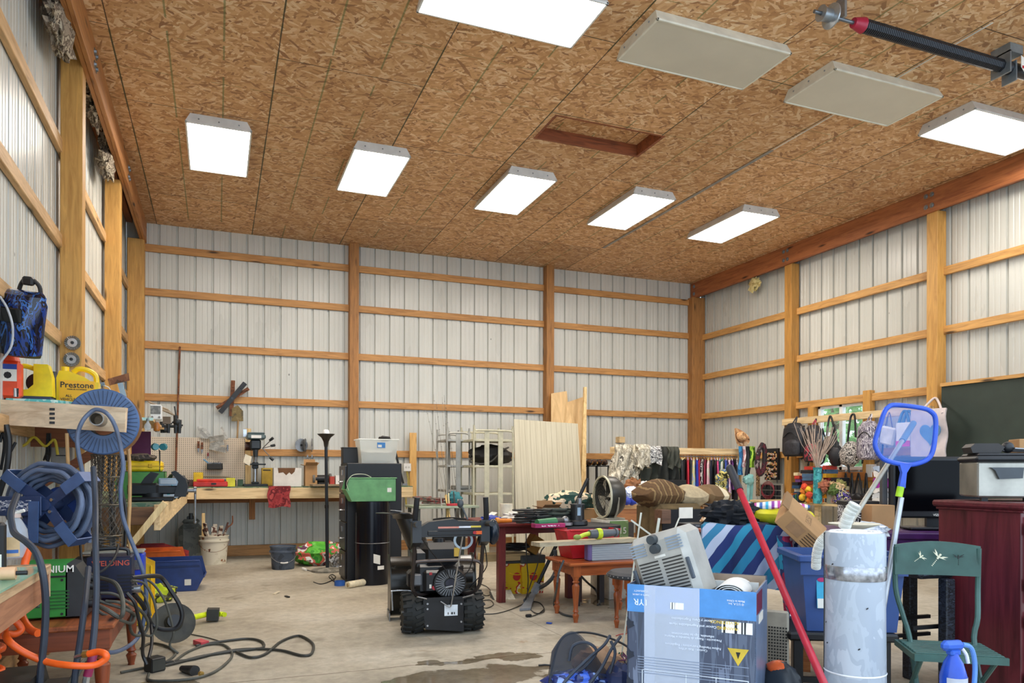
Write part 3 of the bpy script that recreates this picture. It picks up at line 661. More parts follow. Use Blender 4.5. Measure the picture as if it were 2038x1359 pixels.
# drill press
c = PY(508, 962, 10.85); t = thing('drill_press', 'grey bench drill press standing on the back workbench', 'drill press', (c.x, 10.85, 1.0)); DG = mt('5d6e70', .4); DK = mt('22282c', .4)
part('base', G().bx(-.16, -.16, 0, .16, .14, .03, .008).bx(-.05, 0, .03, .05, .1, .06, .01), DK, t); part('column', G().cyl((0, .05, .03), (0, .05, .62), .032, n=20), CHR, t)
part('table', G().bx(-.13, -.16, .29, .13, .02, .31, .006).bx(-.04, -.02, .24, .04, .1, .33, .01).cyl((.1, -.03, .22), (.2, -.03, .22), .008), DK, t)
hd = part('head', G().bx(-.07, -.12, .50, .07, .12, .64, .02).cyl((0, -.09, .40), (0, -.09, .5), .03, .035), DK, t)
part('pulley_cover', G().bx(-.12, -.16, .64, .13, .18, .71, .02).bx(-.11, -.15, .71, .12, .17, .735, .012), DG, t); part('name_plate', G().bx(-.06, -.165, .655, .07, -.158, .695), WHT, t); part('chuck', G().cyl((0, -.09, .36), (0, -.09, .40), .018, .022).cyl((0, -.09, .32), (0, -.09, .36), .006), STL, t)
part('motor', G().cyl((-.13, .08, .55), (-.02, .08, .55), .06, n=20), mt('4a2a20', .5), t)
for a_ in (.3, 2.2, 4.4): q = Vector((.2+.02*cos(a_), -.07+.13*cos(a_), .52+.13*sin(a_))); hn = part('feed_handle', G().cyl((.09, -.07, .52), q, .006), STL, t); part('grip', G().cyl(q-Vector((.01, .0, 0)), q+(q-Vector((.09, -.07, .52))).normalized()*.055, .017, .02), DK, hn)
a = PY(490, 925, 10.7); solo('instruction_card', G().add([PY(484, 920, 10.68), PY(488, 903, 10.68), PY(501, 909, 10.68), PY(497, 927, 10.68)]+[v+Vector((0, .002, 0)) for v in (PY(484, 920, 10.68), PY(488, 903, 10.68), PY(501, 909, 10.68), PY(497, 927, 10.68))], [(0, 1, 2, 3), (7, 6, 5, 4), (0, 4, 5, 1), (1, 5, 6, 2), (2, 6, 7, 3), (3, 7, 4, 0)]), mt('e3d9c2'), 'cream card hanging from a string left of the drill press', 'card')
# boxes and clutter on the back bench
def boxat(px0, py0, px1, Y, D, zb, m, name, label, cat, b=.004, grp=None):
    a = PY(px0, py0, Y); c = PY(px1, py0, Y); g = G().bx(a.x, Y, zb, c.x, Y+D, a.z, b); return solo(name, g, m, label, cat, grp)
boxat(521, 931, 543, 11.0, .18, 1.0, mt('c9a43a', .6), 'yellow_box', 'dull yellow square box between the drill press and the white carton', 'box')
a = PY(545, 931, 10.55); b = PY(600, 931, 10.55); t = thing('cardboard_box', 'white cardboard carton with a torn front on the back workbench', 'box', ((a.x+b.x)/2, 10.68, 1.0)); carton(t, b.x-a.x, .26, a.z-1.0, mt('dcd8d0', .8, 0, .05), False)
part('torn_edge', G().prism([(-.13, a.z-1.0), (.1, a.z-1.0), (.09, a.z-1.05), (.05, a.z-1.09), (.02, a.z-1.06), (-.02, a.z-1.10), (-.06, a.z-1.06), (-.12, a.z-1.07)], -.1315, -.1305), mt('6b4a30', .9), t, 0)
a = PY(610, 926, 10.6); b = PY(634, 926, 10.6); t = thing('cardboard_box', 'small brown cardboard box with open flaps behind the floor lamp', 'box', ((a.x+b.x)/2, 10.85, 1.0)); carton(t, b.x-a.x, .2, a.z-1.0, CARD, True); part('contents', G().ball((0, 0, a.z-1.0), (.06, .06, .04)), BLK, t)
a = PY(650, 950, 10.6); t = thing('bench_grinder', 'black bench grinder beside the floor lamp on the back workbench', 'bench grinder', (a.x-.04, 10.8, 1.0)); part('motor', G().cyl((-.09, 0, .1), (.09, 0, .1), .055, n=20), BLK, t); part('foot', G().bx(-.06, -.06, 0, .06, .06, .05, .01), BLK, t)
for s in (-1, 1): part('wheel', G().cyl((s*.10, 0, .1), (s*.13, 0, .1), .075, n=24), mt('6d6a64', .8), t)
boxat(657, 948, 666, 10.5, .1, 1.0, mt('b8402e'), 'small_box', 'small red box at the right end of the back workbench', 'box'); boxat(668, 946, 679, 10.5, .12, 1.0, WHT, 'small_box', 'small white box at the right end of the back workbench', 'box')
a = PY(620, 968, 10.3); b = PY(676, 974, 10.3); solo('plank', G().bx(a.x, 10.2, .955+.05, b.x+.1, 10.5, .98+.05, .002), wood('6e5c46', '8d7a5e', 'x'), 'weathered plank poking over the front edge of the back workbench', 'plank')
# red rag
p, q = PY(533, 966, 10.42), PY(577, 966, 10.42)
solo('shop_rag', G().slab(lambda u, v: (p.x+(q.x-p.x)*u+.01*sin(v*9), (10.40-.012*sin(u*14+v*3) if v > .15 else 10.40+(.15-v)*.6), (1.006 if v < .15 else 1.006-(v-.15)*.33-.01*sin(u*7))), 16, 14, .003), blotch(['8a2a2e', 'a13a3c', '6d1f25', 'b04a48'], 9, .9), 'red shop rag hanging over the front of the back workbench', 'rag')
# tool trays on the bench in front of the pegboard
boxat(385, 940, 404, 10.9, .15, 1.0, YEL, 'tool_box', 'small yellow open box below the pegboard', 'box')
a = PY(383, 951, 10.6); t = thing('tool_tray', 'red tool tray with orange lid on the back workbench', 'tray', (a.x+.25, 10.6, 1.0)); part('body', G().bx(-.24, -.1, 0, .18, .1, .07, .01), mt('c02a22', .4), t); part('lid', G().bx(-.2, -.09, .07, .14, .09, .10, .01), mt('e0402a', .4), t); part('handle', G().bx(-.02, -.11, .03, .04, -.1, .05), BLK, t)
a = PY(420, 952, 10.8); t = thing('tool_case', 'flat grey tool case leaning behind the red tray', 'case', (a.x+.02, 11.05, 1.0)); part('case', G().bx(-.25, -.05, 0, .3, .05, .09, .01), mt('55585c', .5), t); part('handle', G().tube([(-.2, 0, .09), (-.1, 0, .13), (.2, 0, .12), (.26, 0, .09)], .01), mt('8a7d62'), t)
boxat(450, 951, 468, 10.55, .1, 1.0, mt('d8d23a', .5), 'tape_measure', 'yellow tool case right of the red tray', 'case'); boxat(473, 954, 484, 10.9, .1, 1.0, mt('46604a', .6), 'small_box', 'small green box near the drill press base', 'box')
boxat(365, 955, 384, 10.7, .12, 1.0, mt('4a3630', .6), 'small_box', 'small dark box left of the red tray', 'box')
# things hung on the rail behind the lamp: saw blades and pliers
for k, (x, dx) in enumerate(((599, 0), (607, .03), (620, .05))):
    c = PY(x, 886, 11.25-k*.0); t = thing('saw_blade', ('round steel saw blade flat against the rail' if k == 0 else 'saw blade hung edge-on beside the round one' if k == 1 else 'saw blade hung edge-on, the last to the right on the rail'), 'saw blade', (c.x, 11.22, c.z), group='saw blades on the back rail')
    M = rotm((c.x, 11.2, c.z), [0.25, 1.25, 1.35][k]); g = G(M); R = .1; n = 24; P = [(R*(1 if i % 2 else .9)*cos(i*pi/n), R*(1 if i % 2 else .9)*sin(i*pi/n)) for i in range(2*n)]; g.prism(P, -.002, .002); part('blade', g, STL, t, 0, True); part('arbor', G(M).cyl((0, -.004, 0), (0, .004, 0), .018), BLK, t, world=True)
for k, x in enumerate((612, 621)):
    c = PY(x, 922, 11.22); t = thing('pliers', 'pair of pliers with grey handles hanging below the rail, %s' % ('left one' if k == 0 else 'right one'), 'pliers', (c.x, 11.22, c.z), group='pliers under the rail'); g = G()
    for s in (-1, 1): g.tube([(s*.012, 0, 0), (s*.018, 0, .06), (0, 0, .09)], .006)
    part('handle', g, mt('6d7478'), t); part('jaw', G().prism([(-.012, .085), (.012, .085), (.006, .125), (-.006, .125)], -.004, .004), STL, t)
# shelf on the left wall beyond the posts
SH = wood('b98d5c', 'd8b27e', 'y'); TQ = blotch(['8fd0c8', '62b8b4', 'bfe0d6', '7cc4bd'], 9, .7)
t = thing('wall_shelf', 'small wall shelf with turquoise edge beyond the left posts', 'shelf', (-.8, 6.9, 1.55)); part('board', G().bx(-1.12, 6.35, 1.585, -.46, 7.4, 1.605), SH, t, 0, True); part('edge', G().bx(-1.12, 6.335, 1.59, -.46, 6.352, 1.612), TQ, t, 0, True); part('apron', G().bx(-1.1, 6.36, 1.50, -.55, 6.38, 1.585), wood('9c8a74', 'b8a890', 'x'), t, 0, True)
part('bracket', G().bx(-.50, 7.2, 1.585, -.44, 7.4, 1.57), SH, t, 0, True)
a = PY(298, 808, 6.5); b = PY(322, 829, 6.5); t = thing('radio', 'little white radio standing on the small wall shelf', 'radio', (a.x+.05, 6.5, 1.606)); W_ = b.x-a.x
part('body', G().bx(-.05, -.02, 0, -.05+W_, .08, .12, .008), WHT, t); part('grille', G().bx(-.043, -.024, .045, -.057+W_, -.019, .11), blotch(['6e6c68', '8a8883'], 30, .6), t)
for k in (.0, .05): part('knob', G().cyl((-.03+k, -.03, .02), (-.03+k, -.02, .02), .008), mt('77736c'), t)
def bulb(px, py, Y, m, label, s=1.0):
    c = PY(px, py, Y); t = thing('light_bulb', label, 'bulb', (c.x, Y, c.z)); part('glass', G().lathe([(.0, 0), (.02*s, .004), (.032*s, .03*s), (.028*s, .055*s), (.013*s, .08*s), (.012*s, .09*s)], n=18), m, t); part('base', G().cyl((0, 0, .088*s), (0, 0, .115*s), .012*s), STL, t); part('wire', G().tube([(0, 0, .112*s), (.004, 0, .135*s), (0, 0, 1.502-c.z)], .0015, 6), STL, t)
bulb(274, 862, 6.33, mt('f2f2ee', .3), 'white frosted bulb hanging from the small wall shelf'); bulb(294, 857, 6.33, glassy('dfe6ea', .4), 'clear bulb hanging beside the frosted one', .8)
c = PY(312, 858, 6.33); t = thing('spray_bottle', 'amber bottle with grey cap hanging under the radio', 'bottle', (c.x, 6.33, c.z)); part('bottle', G().lathe([(.02, 0), (.024, .01), (.022, .05), (.011, .07), (.011, .075)], n=14), mt('a8641c', .3), t); part('cap', G().cyl((0, 0, .073), (0, 0, 1.503-c.z), .012), mt('8f8a82'), t)
# scroll clamp at the shelf end, dark iron
c = PY(352, 862, 7.3); t = thing('bench_clamp', 'dark iron clamp with rods hanging off the end of the small wall shelf', 'clamp', (c.x, 7.3, c.z)); IR = mt('3c3f40', .5, .6)
for k, (dx, h_) in enumerate(((-.12, .10), (-.07, .14), (-.01, .16), (.02, .12))): part('jaw', G().cyl((dx, 0, 0), (dx, 0, h_), .014, .02).cyl((dx-.03, 0, h_*.6), (dx+.03, 0, h_*.6), .008), IR, t)
part('bar', G().cyl((-.16, 0, .06), (.04, 0, .06), .012).ball((.0, 0, .1), .032).ball((-.1, 0, .03), .03), IR, t); part('screw', G().cyl((.0, 0, .1), (-.02, 0, .24), .006), IR, t)
c = PY(332, 820, 7.0); t = thing('slat_bundle', 'bundle of thin wooden strips lying on the small wall shelf', 'strips', (c.x, 7.0, 1.606)); part('tie', G().bx(-.03, -.02, 0, .03, .02, .06), mt('6b5b48'), t)
for k in range(5): part('strip', G().beam(PY(295+k*4, 799+k*3, 7.0-k*.05), PY(334+k*3, 815+k*2.6, 6.9), .02, .008), wood('7c6a55', '9c8a70', 'x'), t, world=True)
# purple board, goggles lamp, cloth heap and cases under that shelf
a = PY(262, 858, 7.4); b = PY(300, 895, 7.4); solo('purple_board', G().bx(a.x, 7.4, 1.0, b.x, 7.42, a.z), mt('5c1f4a', .6), 'dark purple panel standing on the left workbench under the small shelf', 'panel')
c = PY(317, 889, 6.6); t = thing('safety_goggles', 'teal magnifier lenses on a black stand above the left workbench', 'goggles', (c.x, 6.6, c.z))
for s, rx in ((-.028, .4), (.028, -.3)): part('lens', G(rotm((s, 0, 0), rx)).cyl((0, -.015, 0), (0, .015, 0), .026, .03), mt('3c7f88', .2), t)
part('stand', G().tube([(.0, .0, -.03), (.0, .05, -.07), (0, .05, .986-c.z)], .005), BLK, t)
a = PY(258, 925, 6.7); b = PY(308, 905, 6.7); t = thing('tool_case', 'yellow plastic tool case stacked on the green bin', 'case', (a.x+.1, 6.75, 1.0+.20)); part('case', G().bx(-.12, -.1, 0, .14, .12, .085, .015), YEL, t); part('lid_seam', G().bx(-.125, -.105, .04, .145, .125, .046), mt('c79d10'), t); part('latch', G().bx(.04, -.11, .03, .07, -.1, .06, .003), mt('c79d10'), t)
t = thing('stacking_bin', 'green stacking bin lying upside down on the left workbench', 'bin', ((PY(283, 960, 6.7)).x, 6.75, 1.205)); t.rotation_euler = (pi, 0, 0); bin_(t, .36, .26, .22, mt('4d8a44', .4), .4)
t.matrix_world = Matrix.Translation(((PY(280, 960, 6.7)).x, 6.75, 1.20)) @ Matrix.Rotation(pi, 4, 'X') @ Matrix.Rotation(0, 4, 'Z')
c = PY(283, 902, 6.7); solo('cap', G().ball((c.x-.02, 6.72, 1.31), (.12, .09, .035), nz=.35, seed=3), blotch(['4a3f36', '6b5d50', '3a3430'], 14, .9), 'brown camouflage cap lying on the yellow case', 'cap')
a = PY(330, 945, 6.6); t = thing('parts_organizer', 'small clear parts drawer box behind the vise', 'box', (a.x, 6.6, .986)); part('frame', G().bx(-.05, -.05, 0, .09, .08, .16, .004), mt('8fa4b8', .3), t)
for k in range(3): part('drawer', G().bx(-.04, -.055, .012+k*.05, .08, -.045, .05+k*.05, .003), glassy('cfd8e2', .6), t)
c = PY(352, 940, 6.8); solo('black_bag', G().ball((c.x, 6.8, 1.08), (.09, .08, .10), nz=.5, seed=9), mt('16181c', .5, 0, .3), 'black crumpled bag behind the vise on the left workbench', 'bag')
c = PY(328, 955, 6.4); solo('spray_trigger', G().tube([(c.x-.05, 6.4, 1.0), (c.x, 6.4, 1.05), (c.x+.03, 6.4, 1.03), (c.x+.06, 6.4, 1.09)], .014), mt('3cb0c4', .4), 'cyan plastic sprayer parts lying behind the vise', 'sprayer')
# bench vise
c = PY(310, 988, 5.95); t = thing('bench_vise', 'big black bench vise bolted near the corner of the left workbench', 'vise', (c.x, 5.95, .986)); VS = mt('26282a', .45, .5)
part('base', G().bx(-.16, -.09, 0, .12, .09, .03, .008).cyl((-.02, 0, .03), (-.02, 0, .06), .07), VS, t)
part('body', G().bx(-.18, -.06, .04, .02, .06, .13, .015).prism([(-.1, .12), (-.03, .12), (.02, .2), (-.03, .21), (-.07, .17)], -.045, .045), VS, t)
part('slide', G().bx(-.0, -.03, .05, .15, .03, .11, .008), VS, t); part('front_jaw', G().prism([(.12, .03), (.2, .03), (.215, .10), (.20, .16), (.13, .22), (.10, .21), (.15, .14)], -.05, .05), VS, t)
part('screw', G().cyl((.2, 0, .075), (.27, 0, .075), .015).cyl((.255, 0, .075), (.27, 0, .075), .028), STL, t); part('handle', G().cyl((.262, 0, .09), (.262, 0, -.16), .008).ball((.262, 0, -.16), .012).ball((.262, 0, .09), .012), STL, t)
# ------------------------------------------------------------------ floor along the back wall, left
c = PZ(382, 1105, 0); c = Vector((-.33, 10.9, 0)); t = thing('gas_cylinder', 'grey ribbed gas can standing left of the rusty white bucket', 'canister', c)
part('body', G().bx(-.15, -.12, 0, .15, .12, .5, .06).bx(-.11, -.09, .5, .11, .09, .56, .05), blotch(['4c5250', '5d625e', '767a74'], 6, .6), t); part('neck', G().cyl((0, 0, .55), (0, 0, .64), .03, .025).bx(-.05, -.01, .55, .05, .01, .6, .008), mt('3c403e'), t)
g = G(); [g.tube([(.155, -.12+.01*k, .05+k*.045), (.165, 0, .06+k*.045), (.155, .12, .05+k*.045)], .008) for k in range(10)]; part('ribs', g, mt('5a5f5c'), t)['kind'] = 'stuff'
RW = blotch(['6b3a20', 'd9d2bd', 'd9d2bd', 'd9d2bd', 'd9d2bd', 'cfc7b0', '8a5a38'], 5.5, .6)
c = Vector((PZ(426, 1120, 0).x, 10.45, 0)); t = thing('bucket', 'white rust-stained bucket full of scrap under the back workbench', 'bucket', c); bucket(t, .175, .37, RW, RUST, 1.0)
g = G(); rd = random.Random(3)
for k in range(9):
    a = rd.uniform(0, 6.28); q = Vector((.08*cos(a), .08*sin(a), .25)); g.beam(q, q+Vector((.09*cos(a), .07*sin(a), rd.uniform(.2, .3))), .05, .02)
part('scrap', g, blotch(['7a4a38', 'b9b0a0', '5a3a30', 'cfc8bb'], 8, .8), t, 0)['kind'] = 'stuff'
part('stick', G().bx(-.15, 0, .3, -.11, .03, .66, .004), BWz, t); part('hook', G().tube([(.08, 0, .3), (.16, 0, .46), (.22, 0, .52), (.225, 0, .62)], .009), RUST, t)
# stacking bins on the floor: red case, orange, blue, yellow
c = PZ(350, 1175, 0); t = thing('stacking_bin', 'blue stacking bin with a white sticker lying on the floor in front', 'bin', (PZ(345, 1178, 0).x, 8.35, 0), group='bins on the floor by the left wall'); t.rotation_euler = (0, 0, pi-.04)
bin_(t, .58, .40, .31, mt('27407c', .45), .45); part('slot', G().bx(-.25, .195, .24, .14, .206, .26, .002), mt('1d3263'), t); part('sticker', G().bx(-.17, .201, .06, -.11, .204, .12), PAP, t)
t = thing('stacking_bin', 'orange stacking bin standing behind the blue one', 'bin', (PZ(370, 1120, 0).x-.3, 9.2, 0), group='bins on the floor by the left wall'); t.rotation_euler = (0, 0, pi); bin_(t, .72, .45, .33, mt('e06a1c', .45), .45); part('divider', G().bx(.1, -.2, 0, .106, .2, .28), mt('e06a1c', .45), t)
t = thing('tool_case', 'dark red lidded tool case behind the orange bin', 'case', (PZ(345, 1105, 0).x-.12, 9.85, 0)); part('body', G().prism([(-.38, 0), (.38, 0), (.38, .22), (.1, .32), (-.38, .30)], -.2, .2), mt('8f1f26', .5), t); part('handle', G().bx(-.15, -.03, .30, .12, .03, .34, .01), mt('6d171d'), t)
# floor items
def pileof(name, label, cat, c, r, m, nz=.5, seed=1, grp=None, fr=3): return solo(name, G().ball(Vector(c)+Vector((0, 0, r[2]*.8)), r, 22, 14, nz, seed, fr), m, label, cat, grp)
c = PZ(565, 1134, 0); t = thing('bucket', 'grey-blue plastic bucket with a white handle grip on the open floor', 'bucket', (c.x, c.y+.12, 0)); bucket(t, .155, .285, blotch(['3a4350', '4b5666', '56616f'], 7, .6), STL, 1.1, WHT)
cor = BLK
solo('power_cord', coil(G(), PZ(528, 1097, .02), .10, 4, .006, seed=5, jit=.06), cor, 'black cord coiled on the floor left of the grey-blue bucket', 'cord')
c = PZ(640, 1125, 0); pileof('grocery_bag', 'bright green printed shopping bag lying behind the floor lamp', 'bag', (c.x+.0, 9.9, 0), (.33, .22, .16), blotch(['58b83a', '6cc44a', '3f9a30', 'd96a5a', 'e8e8e0', '6a3a5a', '5fc04a'], 4.0, .35), .45, 2)
c = PZ(668, 1126, 0); pileof('plastic_bag', 'clear crumpled bag leaning against the filing cabinet base', 'bag', (c.x, 9.35, 0), (.11, .11, .11), blotch(['8d8a86', 'b9b9ba', '5b5550', 'd6d8da'], 9, .2), .5, 8)
# torchiere
c = PZ(652, 1137, 0); t = thing('floor_lamp', 'black torchiere floor lamp with a bare white bulb', 'floor lamp', (c.x, c.y+.02, 0)); hgt = 1.66
part('base', G().lathe([(.19, 0), (.19, .02), (.17, .03), (.03, .045)], n=28), blotch(['6f6c62', '8a867a', '5a564c'], 8, .6), t); part('pole', G().cyl((0, 0, .04), (-.02, 0, hgt-.13), .021, .019, 14), mt('1f252c', .35), t); part('collar', G().cyl((-.011, 0, hgt-.9), (-.0115, 0, hgt-.86), .024), BLK, t)
part('lamp_shade', G().open_lathe([(.022, hgt-.16), (.03, hgt-.1), (.055, hgt-.05), (.10, hgt-.012), (.105, hgt-.004), (.095, hgt-.006), (.05, hgt-.04), (.02, hgt-.09)], o=(-.02, 0, 0), n=28), mt('2a2520', .35), t); part('bulb', G().lathe([(0, hgt-.07), (.03, hgt-.05), (.042, hgt+.02), (.03, hgt+.045), (0, hgt+.052)], o=(-.02, 0, 0), n=18), mt('f4f4f0', .3), t)
t = thing('power_cord', 'lamp cord with white plug lying left of the lamp base', 'cord', PZ(605, 1135, 0)); part('cord', G().tube(on_floor((608, 1133), (622, 1137), (636, 1139), (650, 1136)), .006), STL, t, world=True); part('plug', G().cyl(PZ(602, 1131, .03), PZ(610, 1134, .015), .016), WHT, t, world=True)
solo('test_lead', G().tube(on_floor((624, 1158), (640, 1162), (660, 1155), (668, 1148), (661, 1143), (655, 1148), (667, 1158), (660, 1146)), .005), BLK, 'thin black wire looped on the floor in front of the lamp', 'wire')
c = PZ(676, 1165, 0); solo('tape_roll', G().open_lathe([(.055, 0), (.055, .05), (.04, .05), (.04, 0), (.055, 0)], o=(c.x, c.y, 0), n=24), mt('2c5fae'), 'roll of blue tape lying flat on the floor', 'tape'); 
t = thing('paint_roller', 'cream paint roller cover lying beside the blue tape', 'paint roller', PZ(712, 1163, 0)); part('sleeve', G().cyl(PZ(692, 1164, .035), PZ(731, 1157, .035), .035, n=20), mt('e0d4b4', .9, 0, .08, 30), t, world=True); part('core', G().cyl(PZ(691, 1164.2, .035), PZ(693, 1164, .035), .02), mt('b59a6a'), t, world=True)
solo('tape_roll', G().open_lathe([(.05, -.02), (.05, .02), (.035, .02), (.035, -.02), (.05, -.02)], o=PZ(706, 1158, 0)+Vector((0, .12, .055)), ax=(.2, -1, .1), n=24), mt('b9808e'), 'pinkish tape roll standing behind the paint roller', 'tape')
solo('wood_chip', G().beam(PZ(545, 1182, .006), PZ(556, 1177, .012), .02, .01), mt('d8cbb0'), 'pale splinter of wood on the open floor', 'splinter'); solo('wood_chip', G().beam(PZ(568, 1186, .006), PZ(575, 1188, .008), .02, .012), BLK, 'small black scrap on the open floor', 'scrap')
# filing cabinet: drawers face the left wall
fx0, fx1, fy0, fy1, fh = 1.30, 1.90, 8.14, 8.58, 1.295; t = thing('filing_cabinet', 'tall black four-drawer filing cabinet standing side-on', 'filing cabinet', ((fx0+fx1)/2, (fy0+fy1)/2, 0))
part('body', G().bx(fx0, fy0, 0, fx1, fy1, fh, .006), mt('141417', .5, 0, .15), t, world=True)
for k in range(4):
    z = .04+k*.31; dr = part('drawer', G().bx(fx0-.018, fy0+.012, z, fx0-.001, fy1-.012, z+.295, .004), mt('1d1b20', .3), t, world=True)
    part('label_holder', G().bx(fx0-.024, 8.32, z+.19, fx0-.018, 8.40, z+.25, .002), CHR, dr, world=True); part('handle', G().tube([(fx0-.02, 8.31, z+.12), (fx0-.05, 8.32, z+.12), (fx0-.05, 8.40, z+.12), (fx0-.02, 8.41, z+.12)], .007, 6, 2), CHR, dr, world=True)
a = PY(668, 890, 8.3); b = PY(700, 921, 8.3); t = thing('metal_box', 'small black metal box on the left end of the filing cabinet', 'box', (1.38, 8.4, fh)); part('body', G().bx(1.30, 8.42, fh, 1.47, 8.56, a.z, .004), mt('20201f', .5), t, world=True)
part('lid', G().bx(1.295, 8.415, a.z-.004, 1.475, 8.565, a.z+.008, .003), mt('2a2a28', .5), t, world=True)
CL = glassy('e6e6dc', .38, .35); t = thing('storage_tote', 'clear plastic storage tote on top of the filing cabinet', 'tote', (1.66, 8.35, fh)); g = G()
def tub(g, w0, d0, w1, d1, h, th=.004, z0=0):
    A = [(-w0, -d0), (w0, -d0), (w0, d0), (-w0, d0)]; B = [(-w1, -d1), (w1, -d1), (w1, d1), (-w1, d1)]
    vs = [(x, y, z0) for x, y in A]+[(x, y, z0+h) for x, y in B]+[(x*(1-th/w1), y*(1-th/d1), z0+h) for x, y in B]+[(x*(1-th/w0), y*(1-th/d0), z0+th) for x, y in A]
    fs = [(3, 2, 1, 0), (12, 13, 14, 15)]
    for i in range(4): j = (i+1) % 4; fs += [(i, j, 4+j, 4+i), (4+i, 4+j, 8+j, 8+i), (8+i, 8+j, 12+j, 12+i)]
    return g.add(vs, fs)
part('body', tub(g, .185, .125, .215, .145, .26), CL, t, 0); part('rim', G().bx(-.228, -.155, .255, .228, -.143, .27, .004).bx(-.228, .143, .255, .228, .155, .27, .004).bx(-.228, -.145, .255, -.214, .145, .27, .004).bx(.214, -.145, .255, .228, .145, .27, .004), glassy('f0f0e8', .6, .35), t)
lb = part('sticker', G().bx(-.02, -.147, .17, .07, -.1445, .23), mt('3c7fc0'), t); part('sticker_panel', G().bx(-.012, -.1485, .178, .03, -.1465, .205), PAP, lb)
part('contents', G().bx(-.16, -.1, .006, .17, .1, .15, .03), mt('b7b5aa'), t); part('black_cloth', G().ball((.09, 0, .28), (.07, .06, .03), nz=.4, seed=2), BLK, t)
# black drum of stove pipe with the green bin on top
c = PZ(747, 1165, 0); cy_ = c.y+.17; t = thing('stove_pipe', 'tall black metal pipe drum with a taped white label', 'drum', (c.x, cy_, 0)); R_ = .178; hb = .885
part('shell', G().open_lathe([(R_, 0), (R_, hb), (R_-.006, hb), (R_-.006, 0), (R_, 0)], n=40), mt('10131c', .22, .3, .1), t); part('seam', G().bx(-R_-.004, -.03, .0, -R_+.012, .0, hb-.12, .003).bx(R_-.012, -.05, .1, R_+.005, -.02, hb-.02, .003), mt('3a3530', .4), t); part('wire_band', G().open_lathe([(R_+.003, .44), (R_+.006, .443), (R_+.003, .447)], n=40), STL, t)
def on_cyl(g, r, a0, a1, z0, z1, dz=0):
    n = 8; return g.add([(r*sin(a0+(a1-a0)*i/n), -r*cos(a0+(a1-a0)*i/n), z+dz*i/n) for z in (z0, z1) for i in range(n+1)], [(i, i+1, n+2+i, n+1+i) for i in range(n)])
part('label', on_cyl(G(), R_+.003, -.12, .28, .24, .335, -.02), PAP, t); part('label', on_cyl(G(), R_+.003, .12, .55, .165, .205), PAP, t)
z0_ = hb; a = PY(690, 995, cy_-.15); b = PY(787, 948, cy_-.15); t = thing('stacking_bin', 'green stacking bin with a white tag on top of the black drum', 'bin', ((a.x+b.x)/2, cy_, z0_)); bin_(t, .53, .30, .255, mt('68a266', .4), .5)
part('tag', G().bx(.17, -.1525, .1, .215, -.1505, .145), PAP, t); part('cord', G().tube([(-.24, -.16, .12), (-.26, -.17, .2), (-.2, -.17, .28), (-.08, -.15, .29), (-.0, -.14, .26)], .003), mt('d8dcc0'), t)
# lumber, rope and black strap behind the snow blower, against the wall right of the cabinet
t = thing('bow_saw', 'black angled metal bracket hanging right of the filing cabinet', 'bracket', PY(790, 940, 11.1)); part('arm', G().beam(PY(785, 892, 11.1), PY(803, 964, 11.05), .03, .03), BLK, t, world=True); part('brace', G().beam(PY(774, 906, 11.1), PY(786, 893, 11.1), .02, .02), BLK, t, world=True); part('foot', G().bx(PY(803, 964, 11.05).x-.02, 11.0, PY(803, 968, 11).z, PY(803, 964, 11.05).x+.05, 11.06, PY(803, 962, 11).z), STL, t, world=True)
# low green table with tangled straps by the back wall
z = .70; a = PY(828, 1008, 9.2); b = PY(925, 1008, 9.2); t = thing('side_table', 'low pale green table by the back wall under a tangle of straps', 'table', ((a.x+b.x)/2, 9.45, 0)); GN = mt('9aa590', .6); zz = a.z
part('tabletop', G().bx(a.x, 9.2, zz-.03, b.x+.2, 9.8, zz, .004), GN, t, world=True)
for x in (a.x+.03, b.x+.12):
    for y in (9.25, 9.72): part('leg', G().bx(x, y, 0, x+.04, y+.04, zz-.03), mt('4a4f48'), t, world=True)
rd = random.Random(11); g = G()
for k in range(7): coil(g, ((a.x+.12+rd.uniform(0, .35)), 9.35+rd.uniform(0, .25), zz+.03+k*.012), .1, 1.6, .012, seed=k, jit=.12)
solo('strap_tangle', g, blotch(['5a4a40', '6e6458', '7a3a34', '4a4a44'], 9, .8), 'tangle of brown and grey straps on the low green table', 'straps')
solo('work_gloves', G().ball((b.x-.05, 9.5, zz+.09), (.1, .08, .09), nz=.4, seed=4), mt('3a8088', .8), 'teal cloth bundle at the right end of the low green table', 'cloth'); solo('small_box', G().bx(b.x-.22, 9.22, zz, b.x-.05, 9.3, zz+.03, .005), RED, 'flat red case on the front edge of the low green table', 'case')
# fishing rods standing in a bunch
tips = [((904, 1000), (848, 812), .004), ((899, 1008), (868, 800), .004), ((893, 1010), (880, 790), .004), ((897, 1008), (884, 786), .004), ((890, 1010), (887, 800), .003), ((910, 990), (888, 815), .003), ((884, 1010), (863, 785), .003), ((920, 995), (893, 850), .004)]
for k, (b0, t0, r) in enumerate(tips):
    t = thing('fishing_rod', 'fishing rod in the bunch leaning beside the grey cart', 'fishing rod', PY(*b0, 9.0), group='fishing rods leaning by the back wall')
    p, q = PY(b0[0], b0[1]+70, 9.0), PY(*t0, 10.4); part('blank', G().cyl(p.lerp(q, .3), q, r, .0015, 6), mt('5c5a52' if k % 2 else '8a8578', .4), t, world=True)
    part('grip', G().cyl(p, p.lerp(q, .3), .012, .008, 10), mt(['c2a468', '2a2a2c', 'c2a468', 'd8c79c', 'b59a60', '30302e', '8c8a84', 'a8a49a'][k], .7), t, world=True)
    for j in (.5, .65, .78, .88, .95): c = p.lerp(q, j); part('line_guide', G().open_lathe([(.008, -.001), (.01, 0), (.008, .001)], o=c+Vector((0, -.012, 0)), ax=(.2, .3, 1), n=10), mt('3a3a38', .3, .8), t, world=True)
